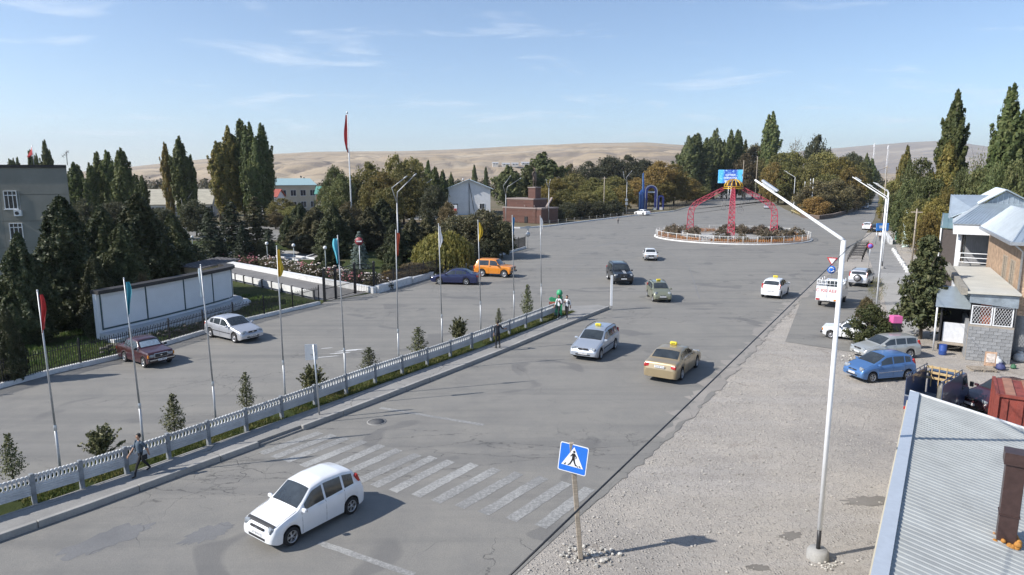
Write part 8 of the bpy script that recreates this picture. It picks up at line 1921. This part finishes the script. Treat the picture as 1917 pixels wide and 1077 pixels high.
# ================================================================== people and the statue
M_SKIN = mat('skin', (.36, .21, .14), .6, var=.08); M_HAIR = mat('dark_hair', (.018, .015, .013), .7, var=.2)
def person(name, loc, heading, h, label, top, trousers, shoes, stride=.32, arms=('swing', 'swing'), sleeve=1.0, belly=0.0, extra=None, hair=True, coat=None, one=None, group=None, cat='person', armoff=0.0):
    """heading in radians; figure built 1.75 m tall facing +x, then scaled to h"""
    V = []; E_ = []; Rr = []; tagv = []
    def v(p, r, t): V.append(Vector(p)); Rr.append(r); tagv.append(t); return len(V) - 1
    def e(a, b): E_.append((a, b))
    pel = v((0, 0, .93), (.13, .15), 'leg'); wst = v((belly * .4, 0, 1.08), (.12 + belly, .14 + belly * .4), 'top'); chs = v((belly * .3, 0, 1.28), (.125 + belly * .5, .165), 'top'); shd = v((0, 0, 1.42), (.09, .12), 'top'); nck = v((.015, 0, 1.50), (.052, .055), 'skin'); hd0 = v((.025, 0, 1.57), (.075, .068), 'skin'); hd1 = v((.03, 0, 1.66), (.095, .078), 'skin'); hd2 = v((.015, 0, 1.735), (.06, .055), 'skin')
    for a, b in ((pel, wst), (wst, chs), (chs, shd), (shd, nck), (nck, hd0), (hd0, hd1), (hd1, hd2)): e(a, b)
    hands = []
    for sg, k in ((1, 0), (-1, 1)):
        ph = sg * stride
        hip = v((0, sg * .09, .88), (.085, .09), 'leg'); kn = v((ph * .55 + .03, sg * .095, .49), (.062, .062), 'leg'); an = v((ph * 1.0 - (.05 if ph < 0 else 0), sg * .095, .10 + (.04 if ph < 0 else 0)), (.042, .042), 'leg'); hl = v((ph * 1.0 - .03 - (.05 if ph < 0 else 0), sg * .095, .045 + (.05 if ph < 0 else 0)), (.042, .042), 'shoe'); to = v((ph * 1.0 + .15 - (.05 if ph < 0 else 0), sg * .105, .035 + (.0 if ph < 0 else 0)), (.032, .045), 'shoe')
        e(pel, hip); e(hip, kn); e(kn, an); e(an, hl); e(hl, to)
        s0 = v((0, sg * .19, 1.40), (.062, .062), 'top'); 
        mode = arms[k]
        if mode == 'swing': el = (-ph * .35 - .03, sg * (.235 + armoff), 1.13); wr = (-ph * .75 + .06, sg * (.23 + armoff), .90)
        elif mode == 'bent': el = (-.06, sg * .27, 1.14); wr = (.2, sg * .20, 1.10)
        elif mode == 'reach': el = (.10, sg * .33, 1.18); wr = (.20, sg * .56, 1.14)
        elif mode == 'strap': el = (-.02, sg * .26, 1.16); wr = (.13, sg * .13, 1.28)
        elif mode == 'pocket': el = (-.1, sg * .27, 1.15); wr = (.03, sg * .20, .93)
        else: el = (.02, sg * .23, 1.13); wr = (.05, sg * .24, .88)
        el = v(el, (.047, .047), 'top' if sleeve > .5 else 'skin'); mid = v(V[el].lerp(Vector(wr), .5), (.042, .042), 'top' if sleeve > .9 else 'skin'); w_ = v(wr, (.032, .034), 'skin'); d = (V[w_] - V[el]).normalized(); ha = v(V[w_] + d * .085, (.024, .043), 'skin')
        e(chs if False else shd, s0); e(s0, el); e(el, mid); e(mid, w_); e(w_, ha); hands.append((V[w_], V[ha], d, sg))
    me = bpy.data.meshes.new('body'); me.from_pydata(V, E_, []); o = bpy.data.objects.new('body_tmp', me); col.objects.link(o)
    sk = o.modifiers.new('skin', 'SKIN'); sk.use_smooth_shade = True; sk.branch_smoothing = .5
    me.skin_vertices[0].data[pel].use_root = True
    for i, r in enumerate(Rr): me.skin_vertices[0].data[i].radius = r
    ss = o.modifiers.new('sub', 'SUBSURF'); ss.levels = 1; ss.render_levels = 1
    bpy.context.view_layer.update(); dg = bpy.context.evaluated_depsgraph_get(); m2 = bpy.data.meshes.new_from_object(o.evaluated_get(dg)); bpy.data.objects.remove(o)
    # fingers join the same mesh
    bm = bmesh.new(); bm.from_mesh(m2)
    fb = MB()
    for w_, ha, d, sg in hands:
        s = d.cross(Vector((1, 0, 0))).normalized() if abs(d.x) < .9 else d.cross(UP).normalized(); n = d.cross(s)
        for k, ln in enumerate((.065, .075, .07, .055)): p = ha + s * (-.03 + .02 * k); fb.tube([p - d * .02, p + d * ln * .55 + n * .004, p + d * ln + n * .02], [.010, .009, .007], 5)
        p = w_ + d * .03 + s * .035; fb.tube([p, p + d * .03 + s * .025, p + d * .06 + s * .03], [.011, .010, .008], 5)
    nb = len(bm.verts); fm_ = fb.mesh('f'); bm.from_mesh(fm_); bm.to_mesh(m2); bm.free()
    mats_ = {'top': top, 'leg': trousers, 'shoe': shoes, 'skin': M_SKIN}
    if one: mats_ = {k: one for k in mats_}
    keys = ['top', 'leg', 'shoe', 'skin']; m2.materials.clear()
    for k in keys: m2.materials.append(mats_[k])
    segs = [(V[a], V[b], tagv[b] if tagv[a] != 'leg' or tagv[b] != 'top' else 'top') for a, b in E_]
    for p in m2.polygons:
        c = p.center; best = 9; t = 'skin'
        for a, b, tg in segs:
            ab = b - a; q = max(0, min(1, (c - a).dot(ab) / max(1e-9, ab.length_squared))); dd = (a + ab * q - c).length
            if dd < best: best = dd; t = tg
        if t == 'top' and c.z < .97 and abs(c.y) < .2: t = 'leg' if c.z < .93 else 'top'
        p.material_index = keys.index(t); p.use_smooth = True
    root = empty(name, loc, heading); root.scale = (h / 1.76,) * 3
    link('body', m2, None, root)
    if not one:
        b = MB()
        for sg in (1, -1): b.lathe([(.001, -.009), (.009, 0), (.001, .009)], 6, (.118, sg * .028, 1.655))
        b.build('eyes', mat('eye', (.03, .025, .02), .3), root)
        b = MB(); b.extr([(.115, -.012, 1.625), (.115, .012, 1.625), (.105, .008, 1.66), (.105, -.008, 1.66)], (.022, 0, -.004)); b.build('nose', M_SKIN, root)
    b = MB(); b.lathe([(.001, .10), (.05, .093), (.082, .06), (.098, .015), (.097, -.04), (.08, -.09)], 14, (-.005, 0, 1.675)); hm = b.mesh('hair')
    for vv in hm.vertices:
        vv.co.y *= .86
        if vv.co.x > .06 and vv.co.z < 1.70: vv.co.x *= .75; vv.co.z = max(vv.co.z, 1.695)
    link('hair', hm, one or M_HAIR, root)
    if coat:
        b = MB(); b.lathe([(.13, 1.38), (.19, 1.2), (.185, 1.0), (.21, .75), (.23, .55), (.22, .54)], 14); cm = b.mesh('coat')
        for vv in cm.vertices: vv.co.x *= .82
        link('coat', cm, coat, root)
    if extra: extra(root)
    return tag(root, label, cat, group)
def ph(px, py, yt, z=0): p = P(px, py, z); return p, topz(p.y, yt) - z
back = math.atan2(-RD.y, -RD.x); fwd = ROAD_ANG
C_NAVY = mat('navy_cloth', (.022, .024, .032), .85, var=.25, scale=8); C_BLACK = mat('black_cloth', (.014, .014, .016), .85, var=.25, scale=8); C_SHIRT = mat('white_shirt', (.72, .72, .73), .8, var=.06, scale=6); C_STEEL = mat('steel_blue_shirt', (.075, .105, .14), .85, var=.15, scale=6); C_SHOEW = mat('white_shoe', (.6, .6, .58), .6); C_SHOEB = mat('black_shoe', (.015, .013, .012), .4)
p, h = ph(266, 887, 812, .19)
def bag(root): b = MB(); b.box((.02, .30, .80), (.24, .06, .22)); o = b.build('carried_bag', C_BLACK, root); bevel(o, .02)
person('person', p, back + .1, h, 'man in steel-blue shirt and black trousers striding past the balustrade', C_STEEL, C_BLACK, C_SHOEB, .36, ('swing', 'swing'), .6, .05, bag)
p, h = ph(932, 652, 600, .19)
person('person', p, math.pi * .62, h, 'man in dark jacket standing at the balustrade with elbow out', C_NAVY, C_BLACK, C_SHOEB, .05, ('down', 'reach'), 1.0)
def pack(root):
    b = MB(); b.box((-.2, 0, 1.24), (.17, .3, .42)); o = b.build('backpack', C_BLACK, root); bevel(o, .05, 3)
    b = MB(); [b.tube([(-.12, sg * .1, 1.42), (.05, sg * .11, 1.44), (.14, sg * .11, 1.25), (.0, sg * .15, 1.08)], .018, 5) for sg in (1, -1)]; b.build('straps', C_BLACK, root)
p, h = ph(1046, 597, 552, .19); person('person', p, back - .15, h, 'student in white shirt with dark straps, left of the walking pair', C_SHIRT, C_BLACK, C_SHOEW, .24, ('strap', 'swing'), 1.0, 0, pack, group='two students walking')
p, h = ph(1061, 597, 553, .19); person('person', p, back + .2, h, 'student in white shirt with large black backpack, right of the walking pair', C_SHIRT, C_BLACK, C_SHOEW, .26, ('swing', 'strap'), 1.0, 0, pack, group='two students walking')
p, h = ph(1157, 419, 406); person('person', p, -2.0, max(1.6, h), 'lone pedestrian in grey top crossing the far square', mat('grey_cloth', (.22, .24, .22), .8), C_NAVY, C_SHOEB, .2, ('swing', 'swing'), .5)
p, h = ph(1624, 474, 454); person('person', p, back, 1.72, 'dark-clad pedestrian beside the cycle hoops', C_NAVY, C_BLACK, C_SHOEB, .2)
p, h = ph(1647, 452, 435); person('person', p, back, 1.7, 'pedestrian in pale top near the blue roadside board', C_SHIRT, C_NAVY, C_SHOEB, .1, ('down', 'down'))
M_BRONZE = mat('dark_bronze', (.13, .095, .075), .5, metal=.3, var=.3, scale=2)
person('statue', STATUE_AT, math.atan2(-.55, .83), 4.35, 'dark bronze statue of a standing figure in a long coat', M_BRONZE, M_BRONZE, M_BRONZE, .06, ('down', 'pocket'), 1.0, .02, None, True, M_BRONZE, M_BRONZE, cat='statue')
# ================================================================== small things
# grass blades and fallen leaves in the verge
gr = np.random.default_rng(12); cen = []; nor_ = []; sz_ = []
vl = sub(KERB, 5, VEND, .4)
seg_l = offset(vl, WALKW + .05); seg_r = offset(vl, VERGEW - .05)
n_ = 34000
idx = gr.integers(0, len(vl) - 1, n_); ff = gr.random(n_); ww = gr.random(n_)
for i, f, w in zip(idx, ff, ww):
    a = seg_l[i].lerp(seg_l[i + 1], f); c = seg_r[i].lerp(seg_r[i + 1], f); p = a.lerp(c, w)
    if mnoise.noise(Vector((p.x * .7, p.y * .7, 2))) < -.18: continue
    cen.append((p.x, p.y, .16 + gr.random() * .07)); nor_.append(gr.normal(size=3) * (1, 1, .35)); sz_.append(gr.uniform(.02, .05))
o = link('verge_grass', quads_mesh('verge_grass', np.array(cen), np.array(nor_), np.array(sz_), 1.9, gr, 2.0), leafmat('grass_blades', (.05, .075, .018), (.11, .125, .035), (.23, .19, .08), scale=.9)); tag(o, 'short rough grass and dry weeds in the verge', 'grass', kind='stuff')
# lawn tufts before and beside the panelled wall
cen = []; nor_ = []; sz_ = []
for _ in range(20000):
    t = gr.random(); p, d = along(PARK, min(plen(PARK) - .1, 18 + t * (plen(PARK) - 18))); w = gr.uniform(.5, 9) ; q = p + Vector((-d.y, d.x, 0)) * w
    if mnoise.noise(Vector((q.x * .4, q.y * .4, 5))) < -.1: continue
    cen.append((q.x, q.y, .04 + gr.random() * .12)); nor_.append(gr.normal(size=3) * (1, 1, .35)); sz_.append(gr.uniform(.04, .09))
o = link('lawn_grass', quads_mesh('lawn_grass', np.array(cen), np.array(nor_), np.array(sz_), 1.8, gr, 2.0), leafmat('lawn_blades', (.05, .085, .02), (.09, .135, .035), (.16, .17, .06), scale=.5)); tag(o, 'rough green lawn behind the park railings', 'grass', kind='stuff')
# rubble wall of the flower bed before the panelled wall
rw = [P(x, y) + Vector((-.5, .6, 0)) for x, y in ((190, 672), (300, 642), (420, 608))]
e = empty('rubble_bed_wall', rw[0]); rr3 = random.Random(6); L_ = plen(rw)
for k in range(70):
    p, t = along(rw, rr3.uniform(0, L_ - .1)); o = link('stone', rr3.choice(SM), None, e, p - rw[0] + UP * rr3.uniform(.05, .5)); s = rr3.uniform(.1, .2); o.scale = (s, s, s * .8); o.rotation_euler.z = rr3.uniform(0, 6); o.material_slots[0].link = 'OBJECT'; o.material_slots[0].material = mat('dark_rubble', (.13, .12, .10), .95, var=.3)
tag(e, 'rough rubble edging between railings and panelled wall', 'wall')
tree('bushy0', 'shrub', 262, 512, 47, 40, L_BRN, 'dry reddish shrub peeping over the panelled wall', cat='shrub')
tree('bushy1', 'shrub', 168, 585, 42.5, 34, L_THU, 'dark clipped shrub at the near end of the panelled wall', cat='shrub')
# gravel stones on the lot and crumbs on the road
rng = random.Random(17); b = MB()
ico = SM[0]; base_v = [v.co.copy() for v in ico.vertices]; base_f = [tuple(p.vertices) for p in ico.polygons]
for k in range(3600):
    c = rng.uniform(-2, 34); a = abs(rng.gauss(0, 1)) * 6 * rng.random() ** .3
    p, t = along(EDGE, min(plen(EDGE) - 1, 22 + c)); q = p + RN * (a + .2)
    s = rng.choice((.012, .016, .02, .028, .04)) * rng.uniform(.7, 1.2); rz = rng.uniform(0, 6); ca, sa = math.cos(rz), math.sin(rz)
    b.add([(q.x + (v.x * ca - v.y * sa) * s, q.y + (v.x * sa + v.y * ca) * s, v.z * s * .8 - .008 + s * .3) for v in base_v], base_f)
o = b.build('loose_gravel', mat('loose_stone', (.40, .375, .335), .95, var=.45, scale=2.0), recalc=False); tag(o, 'loose stones scattered over the gravel lot', 'gravel', kind='stuff')
# litter and stains by the roof edge: dark damp patches with their own outlines
def blot(name, cx, cy, rx, ry, seed, m, z, ang=0):
    rnd = random.Random(seed); c = P(cx, cy); pts = []
    for k in range(40):
        a = 2 * math.pi * k / 40; r = rnd.uniform(.7, 1.1); x, y = rx * r * math.cos(a), ry * r * math.sin(a); pts.append(c + Vector((x * math.cos(ang) - y * math.sin(ang), x * math.sin(ang) + y * math.cos(ang), 0)))
    return sheet(name, pts, z, m, lot if 'lot' in name else road)
M_DAMP = node_ground('damp_earth', None, concrete((.15, .138, .12), (.27, .25, .225), False))
blot('lot_stain', 1630, 938, 1.0, .38, 1, M_DAMP, -.006, .1); blot('lot_stain', 1480, 1003, .4, .22, 2, M_DAMP, -.006, .5); blot('lot_stain', 1420, 1062, .35, .16, 3, M_DAMP, -.006)
M_PATCH = node_ground('asphalt_patch', None, concrete((.165, .166, .168), (.225, .223, .22)))
blot('road_patch', 200, 1010, 1.3, .6, 4, M_PATCH, .003, .9); blot('road_patch', 385, 1000, .8, .45, 5, M_PATCH, .003, .8); blot('road_patch', 700, 790, .3, .16, 6, M_PATCH, .003, .3)
M_LIME = mat('lime_spill', (.62, .62, .61), .9, var=.2, scale=3)
for cx, cy, rx, ry, s in ((638, 661, .7, .10, 7), (655, 656, .9, .14, 8), (612, 668, .8, .06, 9), (612, 652, .4, .06, 10)): blot('road_spill', cx, cy, rx, ry, s, M_LIME, .003, .35)
# tyre scuffs on the square
M_SCUFF = mat('tyre_scuff', (.185, .183, .18), .8, var=.3, scale=4)
def scuff(pts, w):
    L0 = [P(*q) for q in pts]; d = dense(L0, .7); n = len(d); b = MB()
    o1, o2 = offset(d, w / 2), offset(d, -w / 2); b.add([(p.x, p.y, .0035) for p in o1] + [(p.x, p.y, .0035) for p in o2], [(i, i + 1, n + i + 1, n + i) for i in range(n - 1)]); b.build('tyre_scuff', M_SCUFF, road)
scuff([(1068, 512), (1075, 498), (1100, 490), (1130, 490)], .12); scuff([(1090, 520), (1110, 508), (1140, 505)], .10); scuff([(1000, 505), (1060, 488), (1120, 470), (1190, 462)], .14); scuff([(1250, 470), (1290, 500), (1310, 560)], .10); scuff([(1110, 462), (1150, 455), (1180, 452)], .5)
# blue barrel, junk and goods by the annex
q = P(1764, 664); e = empty('blue_barrel', q, scale=.75); b = MB(); b.lathe([(.001, 0), (.26, 0), (.28, .05), (.28, .3), (.295, .33), (.28, .36), (.28, .75), (.25, .8), (.001, .8)], 16); b.build('drum', mat('barrel_blue', (.03, .08, .30), .5), e); b = MB(); b.lathe([(.27, .78), (.29, .8), (.27, .83)], 16); b.build('rim', mat('barrel_rim', (.02, .06, .3), .4), e); tag(e, 'blue plastic barrel under the kiosk counter', 'barrel')
q = P(1852, 690); e = empty('notice_board', q, R(-20)); b = MB(); b.box((0, 0, .55), (.55, .04, .8)); b.build('board', mat('board_orange', (.55, .36, .24), .7, var=.3, scale=6), e); b = MB(); b.box((0, -.03, .6), (.42, .015, .5)); b.build('face', mat('board_white', (.70, .62, .55), .7, var=.35, scale=9), e); [MB().tube([(x, .03, 0), (x, .12, .9)], .02, 5).build('leg', M_WOOD, e) for x in (-.22, .22)]; tag(e, 'orange and white notice board leaning by the block wall', 'board')
q = P(1860, 672); e = empty('dark_bottle_lamp', q); b = MB(); b.lathe([(.001, 0), (.13, 0), (.15, .2), (.12, .7), (.05, 1.0), (.03, 1.25), (.001, 1.3)], 12); b.build('body', mat('dark_grey_metal', (.08, .08, .09), .5), e); b = MB(); b.lathe([(.16, .1), (.17, .14), (.16, .18)], 12); b.build('band', M_STEEL, e); tag(e, 'tall dark pointed canister against the block wall', 'canister')
for i, (x, y, s, c, lab) in enumerate(((1872, 692, .24, (.05, .06, .16), 'dark blue sack beside the notice board'), (1866, 682, .28, (.62, .63, .64), 'white sack beside the notice board'), (1897, 690, .15, (.05, .15, .08), 'small green pail among the junk'), (1908, 676, .34, (.60, .60, .58), 'bundle of pale plastic at the wall foot'))):
    q = P(x, y); e = empty('sack' if 'pail' not in lab and 'bundle' not in lab else ('pail' if 'pail' in lab else 'bundle'), q); b = MB(); rnd = random.Random(i)
    b.lathe([(.001, 0), (s * .9, .02), (s, s * .5), (s * .8, s * 1.1), (s * .35, s * 1.45), (s * .4, s * 1.6), (.001, s * 1.55)], 10); m_ = b.mesh('body')
    for v in m_.vertices: v.co *= rnd.uniform(.9, 1.1)
    link('body', m_, mat('junk_%d' % i, c, .7, var=.2), e); b = MB(); b.lathe([(s * .36, s * 1.42), (s * .42, s * 1.46), (s * .36, s * 1.5)], 8); b.build('tie', M_BLACK, e); tag(e, lab, 'sack' if i < 2 else ('pail' if i == 2 else 'bundle'))
e = empty('timber_pallet', P(1842, 696), R(-12)); 
for k in range(4): b = MB(); b.box((0, k * .2, .12), (1.3, .12, .025)); b.build('slat', M_WOOD, e)
for x in (-.55, 0, .55): b = MB(); b.box((x, .3, .05), (.09, .75, .1)); b.build('bearer', M_WOOD, e)
tag(e, 'flat timber pallet on the ground before the block wall', 'pallet')
# pink box sign with dark stand near the bushes
q = P(1671, 655); e = empty('pink_sign_stand', q); h_ = topz(q.y, 590); b = MB(); b.box((0, 0, (h_ - .5) / 2), (.5, .45, h_ - .5)); b.build('cabinet', M_BLACK, e); b = MB(); b.box((0, -.02, h_ - .25), (.55, .48, .42)); b.build('pink_panel', mat('pink', (.70, .14, .36), .5, var=.05), e); tag(e, 'black stand with pink top panel between bush and tree', 'stand')
# shelter blocks and steps at the corner bank
for x, y, w_, c, lab in ((1438, 372, 4.6, 'y', 'yellow concrete block wall left of the avenue steps'), (1500, 378, 6.0, 'y', 'yellow concrete slab wall on posts at the bank')):
    q = P(x, y + 14) if c == 'y' and x > 1450 else P(x, y); e = empty('yellow_slab', q, R(-8)); zz = 2.6 if x > 1450 else .2; b = MB(); b.box((0, 0, zz + .8), (w_, .5, 1.6)); b.build('slab', mat('faded_yellow', (.62, .50, .20), .8, var=.12), e)
    for dx in (-w_ * .4, w_ * .4): b = MB(); b.tube([(dx, .1, 0), (dx, .1, zz + .1)], .12, 6); b.build('post', M_WPOLE, e)
    tag(e, lab, 'wall')
q = P(1455, 372); e = empty('pink_ramp', q, R(-12)); b = MB(); b.extr([(0, 0, 0), (9, 0, 0), (9, 0, 2.2), (0, 0, 1.6)], (0, 5, 0)); b.build('ramp', mat('pinkish_render', (.50, .36, .32), .85, var=.15), e); b = MB(); [b.tube([(x, -.05, 1.6), (x, -.05, 2.8)], .05, 5) for x in (1, 3, 5, 7)]; b.tube([(.5, -.05, 2.75), (8, -.05, 2.9)], .05, 5); b.build('handrail', M_STEEL, e); tag(e, 'pinkish ramp with handrail at the avenue corner', 'ramp')
e = empty('bank_steps', P(1502, 402), R(35)); 
for k in range(7): b = MB(); b.box((0, k * .42, .12 + k * .17), (2.6, .44, .18)); b.build('step', mat('step_yellow', (.55, .46, .24), .85, var=.2), e)
tag(e, 'short flight of yellowish steps up the corner bank', 'steps')
for x, yt, yb, lab in ((1503, 340, 398, 'thin pale pole left of the bank steps'), (1513, 335, 400, 'thin pale pole at the bank steps'), (1518, 334, 402, 'white painted pole right of the bank steps')): wpole(x, yb, yt, lab, None, .12, 'thin_pole', False, M_WPOLE)
arm_lamp(1484, 398, 332, 'pale one-armed lamp at the avenue corner', 3.2, 2.0, False)
# manhole on the road and white sign-post shadow stones
q = P(705, 790); e = empty('manhole_cover', q + UP * .012); b = MB(); b.lathe([(.001, .0), (.34, .0), (.34, -.03)], 20); b.build('lid', mat('cast_iron', (.10, .10, .10), .7, var=.3, scale=12), e); b = MB(); b.lathe([(.36, .003), (.42, .003), (.42, -.03)], 20); b.build('ring', M_WALK, e); tag(e, 'round iron manhole cover beyond the crossing', 'manhole cover')
# ================================================================== thin autumn haze
hm, hnt, hb = _mat('haze_air'); hnt.nodes.remove(hb)
pv = hnt.nodes.new('ShaderNodeVolumePrincipled'); pv.inputs['Color'].default_value = (.86, .92, 1.0, 1); pv.inputs['Density'].default_value = 1.0e-4; pv.inputs['Anisotropy'].default_value = 0.2
hnt.links.new(pv.outputs[0], hnt.nodes['Material Output'].inputs['Volume'])
b = MB(); b.box((0, 0, 0), (21200, 21200, 560)); hz_ = b.build('haze', hm, None, (0, 0, 278.8)); hz_['kind'] = 'stuff'; hz_['label'] = 'thin pale autumn haze over the town'; hz_['category'] = 'haze'
